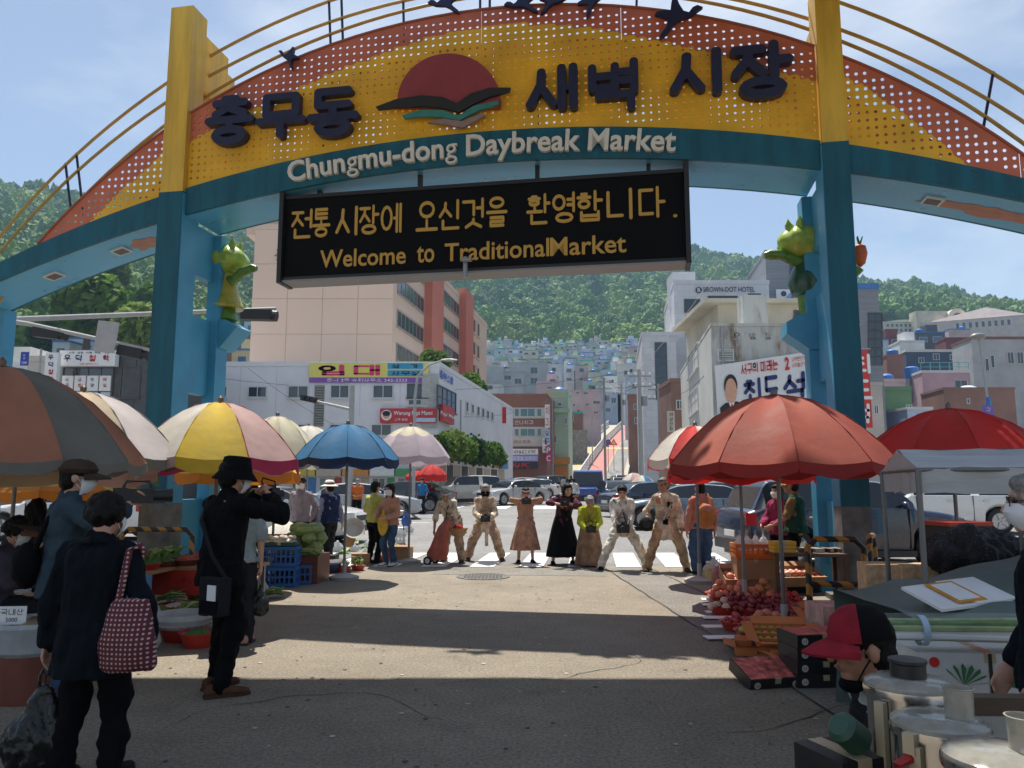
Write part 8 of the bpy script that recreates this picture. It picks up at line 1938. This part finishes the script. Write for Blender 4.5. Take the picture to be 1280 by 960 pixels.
for i,(px,Y,lb) in enumerate(((150,9.6,'long low table of trays left of the left pillar'),(262,10.0,'long low table of trays between the left pillar and the blue crates'))):
 x = X(px,Y);th = thing('goods_table',lb,'table',(x,Y,0),R(-6));MB().bx(-.7,.7,-.35,.35,.50,.54).build('table_top',M_CARD,th)
 for sx in (-.64,.64):
  for sy in (-.3,.3): MB().bx(sx-.02,sx+.02,sy-.02,sy+.02,0,.50).build('leg',GREYM,th)
 MB().bx(-.7,.7,-.36,-.352,.2,.5).build('skirt_cloth',(M_SHOP[3],M_REDB)[i],th)
 for k in range(8):
  q = world(th,(-.52+.35*(k % 4),-.18+.34*(k//4),.542));mk = ('chilli','greens','G','B')[(k*3+i) % 4];b_ = basin('%s tray of %s on the %s goods table' % (('red','brown','navy')[k % 3],{'chilli': 'chillies','greens': 'greens','G': 'white beans','B': 'tan grain'}[mk],('left','right')[i]),q,.155,.07,(M_REDB,M_BASIN,M_NAVB)[k % 3],'trays on the goods tables');mound(b_,.14,.08,.05,{'G': M_GRAIN,'B': M_GRAINB}.get(mk) or MATS[mk],'contents')
  if mk == 'greens':
   for j in range(9): a = j*2.4;MB().tube([(.03*math.cos(a),.03*math.sin(a),.08),(.11*math.cos(a),.11*math.sin(a),.2),(.17*math.cos(a),.17*math.sin(a),.19)],[.01,.03,.005],5,flat=.3).build('leaf',[M_LEAF,M_LEAFP][j % 2],b_)
for i,(px,py,z) in enumerate(((214,790,.10),(232,782,.12),(206,768,.16),(246,776,.05),(186,760,.2),(318,752,.05),(334,748,.02))):
 p = g(px,py);th = thing('greens_bunch','leafy bundle of greens heaped on the ground by the left pillar','vegetables',(p.x,p.y,z),rv.uniform(0,6),'leafy bundles by the left pillar')
 for k in range(16): MB().tube([(rv.uniform(-.04,.04),-.1,rv.uniform(0,.05)),(rv.uniform(-.1,.1),.06,rv.uniform(.03,.12)),(rv.uniform(-.18,.18),.22,rv.uniform(.0,.14))],[.008,.034,.006],5,flat=.35).build('leaf',[M_LEAF,M_LEAFP,MATS['greens']][k % 3],th)
for i,(px,py,w,h) in enumerate(((190,790,.2,.3),(176,812,.18,.26),(262,770,.14,.2),(324,740,.14,.2))):
 p = g(px,py);plastic_bag(('white sack of produce beside the dotted bag','low white sack behind the permed woman','small clear bag behind the bucket hat man','small clear bag beside the lower blue crate')[i],(p.x,p.y,0),w,h,M_POLY,i+31,handles=False,vox=.016)
# ------------------------------------------------------------------ right fruit stall
rq = random.Random(31)
p = g(937,742);q = Vector((X(937,11.0),11.0,0));carton('tall brown carton standing at the back of the fruit stall',(q.x,q.y,0),(.52,.4,.52),-4);crate('orange crate on the tall brown carton',(q.x,q.y,.525),(.52,.4,.2),-4,'orange crate',mat('crate_orange',(.60,.16,.02),.5))
for i in range(4): plastic_bag('white plastic bag of fruit in the orange crate',(q.x-.17+i*.11,q.y,.62),.09,.24,M_POLY,i+4,'bags in the orange crate',vox=.02)
ty = 10.6;tb_ = thing('stall_table','low wooden table of packs behind the fruit trays','table',(X(1003,ty),ty,0),R(-6));MB().bx(-.48,.48,-.3,.3,.60,.64).build('table_top',mat('wood_brown',(.10,.06,.035),.6,var=.3,scale=3,stretch=(1,8,8)),tb_)
for sx in (-1,1):
 for sy in (-1,1): MB().bx(sx*.44-.025,sx*.44+.025,sy*.26-.025,sy*.26+.025,0,.60).build('leg',MATS['wood_brown'],tb_)
for i in range(3): carton('yellow snack pack stacked on the stall table',(tb_.location.x-.33,ty-.05,.642+.05*i),(.3,.2,.045),4*i,mat('pack_yellow',(.62,.42,.03),.5),'yellow packs')
for i in range(4): carton('dark flat tray on the stall table',(tb_.location.x-.02+i*.15,ty-.02,.642),(.13,.24,.05),6*i,[BLK,GREYM][i % 2],'flat trays')
for i,(px,py,w) in enumerate(((940,748,.62),(1002,744,.72))):
 p = g(px,py);th = carton(('shallow brown tray of wrapped peaches, the left of two','shallow brown tray of peaches, the right of two beside the striped barrier')[i],(p.x,p.y+.3,.16),(w,.42,.15),(-3,10)[i],M_CARD,flaps=True,tilt=16);MB().bx(-w/2+.03,w/2-.03,-.15,.18,-.16,-.002).build('support',BLK,th)
 for k in range(26 if i else 22):
  x = -w/2+.07+(k % 7)*(w-.14)/6;y = -.15+.11*((k//7) % 3);z = .10+.07*(k//21)
  fruit('peach' if (k*7+i) % 5 else 'bun',world(th,(x+rq.uniform(-.01,.01),y,z)),.055,'peach packed in the two shallow brown trays','peaches in the trays',rq)
for i,(px,py,kind,r,s,L_) in enumerate(((903,750,'peach',.20,.052,3),(922,766,'plum',.27,.038,4),(950,770,'plum',.25,.038,4),(974,764,'plum',.22,.038,3),(922,788,'apple',.17,.032,3),(945,800,'green',.19,.048,2),(974,802,'green',.12,.044,2),(994,778,'plum',.20,.038,3),(958,752,'persimmon',.17,.058,3),(904,768,'bun',.15,.052,2))):
 p = g(px,py);nm = ('peach','plum','plum','plum','small red apple','green fruit','green fruit','plum','persimmon','pale peach')[i]
 basin('red basket holding a heap of ' + ('large peaches at the left end','plums, the widest heap','plums in the middle of the stall','plums behind the green fruit','small red apples at the front','green fruit at the front edge','a few green fruit beside the umbrella pole','plums beside the umbrella pole','persimmons before the left tray','pale peaches near the white cards')[i],(p.x,p.y,0),r*1.1,.10,M_REDB,name='fruit_basket')
 heap(kind,(p.x,p.y,.05),r,s,L_,'%s heaped in the red baskets of the fruit stall' % nm,nm + ' heaps')
for i,(px,py,kind,r,s,L_,nm) in enumerate(((1000,796,'plum',.2,.038,3,'dark plum'),(958,786,'peach',.2,.05,2,'small peach'),(1018,786,'apple',.18,.036,3,'red apple'),(930,752,'peach',.2,.052,3,'blushed peach'),(1022,806,'persimmon',.16,.05,2,'orange persimmon'),(985,756,'apple',.18,.04,3,'round apple'))):
 p = g(px,py);basin('red basket of %ss %s' % (nm,('in front of the umbrella pole','between the plums and the green fruit','before the striped barrier','below the left fruit tray','nearest the black boxes','below the right fruit tray')[i]),(p.x,p.y,0),r*1.1,.10,M_REDB,name='fruit_basket');heap(kind,(p.x,p.y,.05),r,s,L_,'%s heaped in a red basket of the fruit stall' % nm,nm + ' heap')
for i,(px,py,rz) in enumerate(((955,822,-14),(1012,838,4))):
 p = g(px,py);th = carton(('flat empty orange carton lid lying before the green fruit','open orange carton right behind the tipped black box')[i],(p.x,p.y+.15,.004),(.42,.32,.08),rz,M_CARDO,flaps=2)
 for k in range(10 if i else 0): fruit('apple',world(th,(-.15+(k % 5)*.075,-.07+(k//5)*.13,.05)),.036,'red apple in the open orange carton behind the tipped black box','apples in the open carton',rq)
for i,(px,py,w) in enumerate(((893,750,.34),(896,758,.36),(900,766,.34),(900,774,.40),(905,784,.46),(912,799,.50))):
 p = g(px,py);o = MB().box((0,0,.006),(w,.16,.008),rz=R(-6+i*2)).build('price_board',WHT,None,False,(p.x,p.y,.012*(i % 2)+.004));tag(o,'white cardboard price board on the ground, %s from the back' % ('first','second','third','fourth','fifth','sixth')[i],'board','price boards')
for i,(px,py,c) in enumerate(((886,728,(.62,.6,.5)),(897,733,(.55,.25,.24)),(893,720,(.6,.58,.52)))):
 p = g(px,py);th = thing('plastic_jug',('white plastic jug with a yellow label','pinkish plastic jug of syrup','pale plastic jug at the back')[i] + ' beside the fruit stall','jug',p);MB().lathe([(.0,0),(.085,0),(.09,.02),(.09,.22),(.05,.27),(.03,.28),(.03,.31),(0,.31)],18,close=False).build('jug_body',mat('jug_%d' % i,c,.35,transl=.3),th,True);MB().tube([(.04,0,.26),(.10,0,.29),(.09,0,.2)],.012,6).build('handle',MATS['jug_%d' % i],th,True);MB().lathe([(.035,.305),(.035,.33)],12).build('cap',WHT,th)
 if i == 0: MB().box((-.02,-.088,.12),(.08,.01,.12)).build('label_card',MATS['banner_yellow'],th)
for i,(px,py,rz) in enumerate(((992,826,-8),(1052,800,-4))):
 p = g(px,py);th = carton(('open orange carton with divided rows of fruit, tipped towards the street','second open orange carton beside the striped barrier')[i],(p.x,p.y+.25,.10),(.50,.42,.10),rz,M_CARDO,flaps=2,tilt=14);MB().bx(-.26,.26,-.18,.2,-.10,-.003).build('support',BLK,th)
 for k in range(3): MB().bx(-.24,.24,-.115+k*.115-.005,-.115+k*.115+.005,.013,.095).build('divider',M_CARDO,th)
 for k in range(28): fruit('green' if k % 3 else 'peach',world(th,(-.21+(k % 7)*.07,-.16+(k//7)*.115,.05)),.036,'fruit set in the divided rows of the open orange cartons','fruit in the orange cartons',rq)
M_BBOX = mat('box_black_print',(.018,.018,.02),.4,var=.3,scale=8);LOGO = mat('logo_cream',(.6,.55,.45),.5)
def bbox(label,p,rz,tilt=0):
 th = carton(label,p,(.46,.34,.095),rz,M_BBOX,'black fruit boxes',tilt=tilt,name='fruit_box')
 for x in (-.17,.15): MB().tube([(x,-.171,.048),(x,-.174,.048)],.026,16).build('logo_disc',LOGO,th);sign_text('13',INKK,th,(x,-.1755,.048),height=.022)
 MB().bx(-.22,.22,-.16,.16,.0955,.099).build('lid_print',mat('lid_pink',(.5,.12,.1),.5,var=.8,scale=14),th)
p = g(1034,862)
for i in range(4): bbox('black printed fruit box, %s of the stack by the cap wearing man' % ('lowest','second','third','topmost')[i],(p.x,p.y+.2,.002+i*.1),4+i)
p = g(968,862);bbox('black printed fruit box tipped forward left of the stack',(p.x,p.y+.2,.03),12,16)
p = g(1035,820);th = carton('white and red fruit cartons behind the black boxes',(p.x+.25,p.y+.3,0),(.5,.4,.42),3,mat('carton_white_red',(.5,.3,.26),.6,var=.4,scale=9))
M_PBOX = mat('carton_peach_print',(.58,.36,.20),.6,var=.35,scale=13);n_ = 0
for c in range(2):
 for r_ in range(5):
  carton('printed beige fruit carton, %s of the %s column beside the silver stall' % (('lowest','second','third','fourth','topmost')[r_],('left','right')[c]),(X(1102+c*36,6.9),6.9-.1*c,.002+r_*.172),(.30,.42,.17),80+2*c,M_PBOX,'printed fruit cartons',print_=[('과일',-.0,.09,.05,INKR)])
# ---- silver tarpaulin stall
M_TARP = mat('tarp_silver',(.36,.37,.38),.42,.15,var=.15,scale=4,bump=.35,bscale=7,stretch=(.4,3,3));M_GT = mat('tarp_green',(.12,.16,.145),.6,var=.25,scale=3,bump=.5,bscale=6)
fl,bl = Vector((2.60,4.95,0)),Vector((2.92,6.1,0));fr_,br = Vector((4.6,4.75,0)),Vector((4.9,5.9,0));zc = lambda py,Y: Zp(py,Y)
cs = thing('tarpaulin_stall','silver tarpaulin stall canopy on steel posts at the right edge','stall',fl)
ze,zr_ = zc(585,4.95),zc(562,5.5);rl = (fl+bl)/2;rr2 = (fr_+br)/2
def tarp(a,b,c,d,nm,seed,amp=.012):
 n = 14;V = [];F = []
 for i in range(n+1):
  for j in range(7):
   u,v = i/n,j/6;q = a.lerp(b,u).lerp(d.lerp(c,u),v);q = q+Vector((0,0,amp*mn.noise(Vector((u*9,v*3,seed)))*2-.02*math.sin(PI*v)*math.sin(PI*u)*(nm == 'roof_sheet')));
   if nm == 'valance': q = q+Vector((0,amp*2*math.sin(u*26+seed),0))
   V.append(q);
 for i in range(n):
  for j in range(6): F.append((i*7+j,i*7+j+1,(i+1)*7+j+1,(i+1)*7+j))
 wpart(MB().add(V,F),nm,M_TARP,cs,True,fix=False,ang=80)
up_ = lambda v,z: Vector((v.x,v.y,z));vb = zc(617,4.95)
tarp(up_(fl,ze),up_(fr_,ze),up_(rr2,zr_),up_(rl,zr_),'roof_sheet',1);tarp(up_(bl,ze),up_(br,ze),up_(rr2,zr_),up_(rl,zr_),'roof_sheet',2)
tarp(up_(fl,vb),up_(fr_,vb),up_(fr_,ze),up_(fl,ze),'valance',3);tarp(up_(bl,vb),up_(br,vb),up_(br,ze),up_(bl,ze),'valance',4);tarp(up_(fl,vb),up_(bl,vb),up_(bl,ze),up_(fl,ze),'valance',5)
wpart(MB().quad([up_(fl,ze),up_(bl,ze),up_(rl,zr_)]),'gable',M_TARP,cs)
for a in (fl,bl,fr_,br,fl.lerp(fr_,.62),bl.lerp(br,.5)): wpart(MB().tube([up_(a,0),up_(a,ze)],.018,10),'post',SILV,cs,True)
for a,b in ((fl,fr_),(bl,br),(fl,bl)): wpart(MB().tube([up_(a,ze-.01),up_(b,ze-.01)],.014,8),'top_rail',SILV,cs,True)
# draped counter
ct = thing('draped_counter','counter draped with grey green tarpaulin under the silver stall','counter',(3.4,5.1,0));V = [];F = [];n = 30
path = [(4.50,0.0),(4.50,.30),(4.52,.64),(4.58,.77),(4.8,.79),(5.2,.79),(5.7,.80),(5.75,.4),(5.75,0)]
for i in range(n+1):
 u = i/n
 for Y,z in path:
  x = 2.32+2.5*u;f = .05*mn.noise(Vector((x*3.3,z*2.0,Y)))+.03*math.sin(x*11+z*3)
  V.append((x+f*.3,Y-f*(1 if z < .7 else .2),max(0,z+(.62*u**1.5 if z > .68 else 0)+f*.5*(z > .3))))
for i in range(n):
 for j in range(len(path)-1): k = i*len(path)+j;F.append((k,k+1,k+1+len(path),k+len(path)))
wpart(MB().add(V,F),'tarpaulin',M_GT,ct,True,fix=False,ang=80);wpart(MB().bx(2.6,4.6,4.7,5.6,0,.64),'counter_core',BLK,ct)
th = thing('document_folder','large open document folder with an orange framed sheet on the draped counter','folder',(2.70,4.80,.875),R(14));th.rotation_euler = (R(16),R(-4),R(14));th.scale = (.85,)*3;MB().bx(-.30,.30,-.19,.19,0,.02).build('cover',WHT,th);MB().bx(.0,.34,-.19,.19,.021,.03).build('page',WHT,th);MB().bx(-.13,.11,-.16,.16,.031,.036).build('orange_frame',mat('folder_orange',(.62,.27,.03),.5),th);MB().bx(-.10,.08,-.13,.13,.0365,.04).build('sheet',WHT,th)
# black sequin cloth heap and red topped box
m = MB();m.ell((0,0,0),(.36,.28,.24),18,12);m.ell((.3,.05,-.05),(.3,.25,.25),14,10);me = remesh(m,.02,2);fold(me,.075,8,7);sq = bpy.data.materials.new('sequin');sq.use_nodes = True;t = sq.node_tree;b = t.nodes['Principled BSDF'];vo = N(t,'ShaderNodeTexVoronoi');vo.inputs['Scale'].default_value = 70;tcn = N(t,'ShaderNodeTexCoord');t.links.new(tcn.outputs['Object'],vo.inputs['Vector']);rmp = N(t,'ShaderNodeValToRGB');rmp.color_ramp.elements[0].color = (.5,.5,.5,1);rmp.color_ramp.elements[0].position = .08;rmp.color_ramp.elements[1].color = (.008,.008,.01,1);rmp.color_ramp.elements[1].position = .16;t.links.new(vo.outputs['Distance'],rmp.inputs['Fac']);t.links.new(rmp.outputs['Color'],b.inputs['Base Color']);b.inputs['Roughness'].default_value = .7
me.materials.append(sq);o = obj('cloth_heap',me,None,(X(1205,6.6),6.6,.95));tag(o,'heap of black sequinned cloth behind the draped counter','cloth')
MB().bx(X(1165,6.9),X(1250,6.9),6.5,7.2,0,.85).build('stall_block',BLK);tag(bpy.data.objects['stall_block.002'],'dark platform under the black sequinned cloth','platform')
th = carton('dark box with a red top beside the black cloth',(X(1190,7.6),7.6,.85),(.46,.4,.30),10,BLK);MB().bx(-.24,.24,-.21,.21,.303,.34).build('red_lid',M_REDB,th);MB().bx(-.2,.2,-.19,.19,-.85,-.002).build('stand',BLK,th)
# leeks in plastic, white boxes
th = thing('leek_bundle','bundle of leeks wrapped in clear plastic lying on white cartons','leeks',(2.14,3.62,.885),R(-4))
for k in range(14): a = k*2.4;r_ = .045*math.sqrt(k/14);MB().tube([(-.42,r_*math.cos(a),r_*math.sin(a)),(-.2,r_*math.cos(a),r_*math.sin(a)),(.45,r_*1.4*math.cos(a),r_*1.4*math.sin(a))],[.014,.015,.012],7).build('leek',WHT if k % 4 == 0 else M_LEAFP if k % 2 else M_LEAF,th,True)
mw = mat('clear_wrap',(.8,.85,.85),.08,var=0,alpha=.10,spec=.8);MB().lathe([(.02,-.5),(.075,-.42),(.08,0),(.085,.48)],18,close=False).xf(Matrix.Rotation(PI/2,4,'Y')).build('plastic_wrap',mw,th,True)
for x in (-.28,.22): MB().tube([(x,0,0),(x+.03,0,0)],.068,18,cap=False).build('blue_tie',MATS['pale_blue'],th,True)
M_WB = mat('carton_white',(.58,.58,.55),.6,var=.1);LG = mat('print_green',(.03,.16,.05),.6,var=0)
th = carton('white vegetable carton printed with a green leaf under the leek bundle',(2.16,3.75,.595),(.62,.36,.20),-6,M_WB,name='vegetable_carton',print_=[('진주 마',.16,.14,.045,LG),('드림',.2,.085,.045,LG),('친환경',.1,.08,.02,WHT)]);MB().box((.0,-.181,.1),(.014,.006,.2)).build('band',BLK,th);MB().ell((.1,-.181,.08),(.045,.003,.025),16,6).build('oval',LG,th)
MB().tube([(-.24,-.183,.16),(-.24,-.186,.16)],.022,14).build('red_mark',INKR,th)
for k in range(9): a = R(10+k*20);MB().add([(-.12,-.1835,.06),(-.12+.10*math.cos(a)-.008*math.sin(a),-.1835-.0006*k,.06+.085*math.sin(a)),(-.12+.115*math.cos(a),-.1835-.0006*k,.06+.098*math.sin(a)),(-.12+.10*math.cos(a)+.014*math.sin(a),-.1835-.0006*k,.06+.075*math.sin(a))],[(0,1,2,3)]).build('printed_leaf',LG,th)
carton('plain white carton below the leaf printed one',(2.02,3.7,.38),(.62,.4,.21),-3,M_WB,name='vegetable_carton');carton('lowest white carton in front of the draped counter',(2.05,3.72,.0),(.66,.42,.375),-1,M_WB,name='vegetable_carton')
# man in the two-tone cap and the man at the right edge
th,I = person('crouching man in a red and black cap and pale sleeve, seen in profile',(1.56,2.95,0),88,1.64,hipz=.36,lean=24,hands={-1: (-.20,.12,.36),1: (.2,.2,.36)},feet={-1: (-.14,.40),1: (.14,.40)},look=(0,6),bottom=('trousers','charcoal',.03),tops=[('shirt','lightgrey',.024,.9,.05),('vest','charcoal',.040,0,.05)],shoe='black',hair='short',hat=('twotone','black',cloth('capred',(.25,.018,.03))),skin=SKIN2,vox=.0075)
hp_ = I['head']
MB().tube([hp_(-.078,-.012,.0),hp_(-.072,.03,-.05),hp_(-.05,.058,-.105)],.003,6).build('mask_strap',C_['black'],th,True);m = MB();m.ell(hp_(0,.055,-.115),(.05,.045,.03),14,8);m.build('face_mask',C_['black'],th,True)
person('man with glasses, white mask and dark jacket at the right edge',(2.16,3.12,0),62,1.60,look=(0,0),hands={-1: (-.2,.1,.8),1: (.2,.15,.8)},bottom=('trousers','khaki',.02),tops=[('shirt','purple',.014,.9,.02),('jacket','navyjacket',.034,.95,.12)],shoe='black',hair='short',hairm=HAIRG,mask='white',glasses=True,vox=.0085)
# ---- steel food processors on a near table
tb_ = thing('near_table','low table of pots at the bottom right corner','table',(1.35,2.15,0));MB().bx(-.36,.7,-.45,.36,.62,.655).build('table_top',MATS['wood_brown'],tb_)
for sx in (-.3,.62):
 for sy in (-.4,.3): MB().bx(sx-.025,sx+.025,sy-.025,sy+.025,0,.62).build('leg',MATS['wood_brown'],tb_)
M_STEEL = mat('steel',(.62,.61,.60),.22,1.0,var=.2,scale=3,stretch=(4,4,.3));M_CREAM = mat('plastic_cream',(.46,.38,.25),.4,var=.1);M_LID = mat('lid_clear',(.40,.38,.32),.12,var=.15,scale=30,alpha=.62,spec=.8);M_RDP = mat('plastic_red',(.40,.02,.02),.35,var=.05)
for i,(x,y,z,r,lb) in enumerate(((1.19,2.40,.69,.118,'rearmost steel food processor with a dark cap behind the other two'),(1.125,2.12,.66,.112,'middle steel food processor with a frosted chute'),(1.125,1.86,.66,.118,'nearest steel food processor with red handles and a frosted chute'))):
 th = thing('food_processor',lb,'food processor',(x,y,z),R(-20+8*i));MB().lathe([(0,0),(r*.92,0),(r*.95,.02),(r,.06),(r,.24),(r*1.02,.25),(r*.99,.252)],32,close=False).build('steel_bowl',M_STEEL,th,True)
 MB().lathe([(r*1.05,.245),(r*1.07,.255),(r*1.05,.272),(r*.9,.282),(r*.5,.288),(0,.289)],32,close=False).build('lid',M_LID,th,True);MB().lathe([(r*1.075,.240),(r*1.085,.25),(r*1.075,.262)],32,close=False).build('lid_rim',M_STEEL,th,True)
 if i: MB().lathe([(.034,.286),(.036,.36),(.040,.362),(.036,.363),(.031,.30)],20,(r*.42,-.01,0),close=False).build('chute',M_LID,th,True)
 else: MB().lathe([(.05,.285),(.05,.325),(.054,.33),(.054,.338),(0,.34)],20,(0,0,0),close=False).build('cap',BLK,th,True)
 for s in (-1,1):
  MB().box((s*r*.75,-r*.80,.12),(.03,.02,.22),rz=s*.75).build('side_rail',M_CREAM,th)
  if i: h_ = MB().tube([(s*(r*.82),-r*.72,.20),(s*(r+.02),-r*.95,.19),(s*(r+.02),-r*.95,.05),(s*(r*.82),-r*.72,.04)],.014,8).build('handle',M_RDP,th,True);MB().box((s*r*.84,-r*.74,.235),(.03,.025,.05),rz=s*.75).build('clip',M_CREAM,h_)
 if i == 0: MB().lathe([(.10,-.03),(.10,0)],24).build('base',BLK,th)
lp = thing('work_lamp','dark green round work lamp lying in front of the crouching man','lamp',(.955,2.34,.80));lp.rotation_euler = (R(20),R(35),R(30));MB().tube([(-.06,0,.04),(-.045,0,.04),(.035,0,.04)],[.03,.044,.046],24).build('housing',mat('lamp_green',(.025,.075,.05),.45),lp,True);MB().tube([(.035,0,.04),(.040,0,.04)],.040,24).build('lens',M_LID,lp)
carton('dark box with a tan side under the green work lamp',(.97,2.40,.0),(.16,.2,.77),20,BLK,name='tool_box');carton('small green and blue printed box before the pots',(1.02,2.06,.655),(.09,.08,.15),15,mat('box_green',(.05,.20,.09),.5,var=.5,scale=16),name='small_box');carton('blue based white container at the bottom right corner',(1.47,2.0,.655),(.34,.3,.16),4,mat('container_blue',(.05,.16,.36),.45),name='container')
th = carton('white lid sheet on the container at the bottom right',(1.47,2.0,.818),(.36,.32,.012),4,WHT,name='lid_sheet')
o = MB().box((1.72,2.75,.80),(.62,.06,.06),rz=-.04).build('wooden_bar',MATS['wood_brown']);tag(o,'dark wooden bar behind the food processors','bar');MB().box((1.42,2.75,.43),(.05,.05,.8)).build('post',MATS['wood_brown'],o);MB().box((2.02,2.75,.43),(.05,.05,.8)).build('post',MATS['wood_brown'],o)
ch = thing('wooden_chair','small wooden chair back beside the crouching man','chair',(1.30,2.62,0));
for s in (-1,1): MB().box((.0,s*.12,.40),(.03,.03,.8)).build('leg',MATS['wood_brown'],ch)
for z in (.60,.74): MB().box((0,0,z),(.025,.21,.10)).build('slat',MATS['wood_brown'],ch)
MB().bx(0.02,.3,-.14,.14,.38,.41).build('seat',MATS['wood_brown'],ch)
# ---- clipped trees on the white building roof and street shrubs
def bush(label,p,r,n,seed,group,trunk=.6,m1=None):
 th = thing('clipped_tree',label,'tree',p,0,group);r_ = random.Random(seed);mb = MB()
 for k in range(n):
  d = Vector((r_.gauss(0,1),r_.gauss(0,1),r_.gauss(0,1))).normalized()*r*r_.uniform(.6,1.05)*(1+.2*mn.noise(Vector((k*.37,seed,0))));c = d+Vector((0,0,trunk+r*.8));a = Vector((r_.gauss(0,1),r_.gauss(0,1),r_.gauss(0,1))).normalized();u = a.orthogonal().normalized()*r*.17;v = a.cross(u).normalized()*r*.11
  mb.quad([c-u,c-v,c+u,c+v])
 mb.build('crown',m1 or M_FOREST,th,fix=False);MB().tube([(0,0,0),(.03,0,trunk*.6),(0,0,trunk+r*.8)],[r*.12,r*.10,r*.05],7).build('trunk',mat('bark',(.10,.07,.05),.9),th)
for i,(px,py,Y,r) in enumerate(((538,452,52,.75),(549,458,53,.85),(588,482,63,.9),(597,488,66,.8))): w_ = W(px,py,Y);bush('dark clipped tree on the roof edge of the white building, %s from the left' % ('first','second','third','fourth')[i],(w_.x,w_.y,w_.z-.9),r,900,i,'roof trees',.4)
for i in range(10): px = 548+i*8.5;q = onplane(px,560,Bw+SN*1.4,SN);bush('round street shrub in the row along the side of the white building',(q.x,q.y,onplane(px,563+i*1.5,Bw+SN*1.4,SN).z-.6),.65+.15*(i % 3),600,20+i,'street shrubs',.3)
for i,(px,py,Y,r) in enumerate(((112,378,118,5.0),(176,415,105,3.8),(150,408,122,3.2),(92,400,140,4.0),(60,415,130,3.0),(196,380,150,4.5),(128,340,170,5.5))):
 w_ = W(px,py,Y);bush('light green leafy tree on the left slope, %s' % ('the broadest, behind the signal gantry','low beside the gate pillar','below the teal building','behind the dark stone building','leftmost above the fortune signs','next to the teal building','highest behind the arch')[i],(w_.x,w_.y,w_.z-r*1.6),r,2200,40+i,'trees on the left slope',r*.8)
# ---- the air
hz = MB().bx(-1500,1900,-60,1650,-8,330).build('haze',mat('haze_dummy',(1,1,1)));hm = bpy.data.materials.new('haze_air');hm.use_nodes = True;t = hm.node_tree;t.nodes.remove(t.nodes['Principled BSDF']);pv = N(t,'ShaderNodeVolumePrincipled');pv.inputs['Color'].default_value = (.46,.70,1,1);pv.inputs['Density'].default_value = .00022;pv.inputs['Anisotropy'].default_value = .2;t.links.new(pv.outputs['Volume'],t.nodes['Material Output'].inputs['Volume'])
hz.data.materials.clear();hz.data.materials.append(hm);tag(hz,'thin pale summer haze over the street and the mountain','haze',kind='stuff')
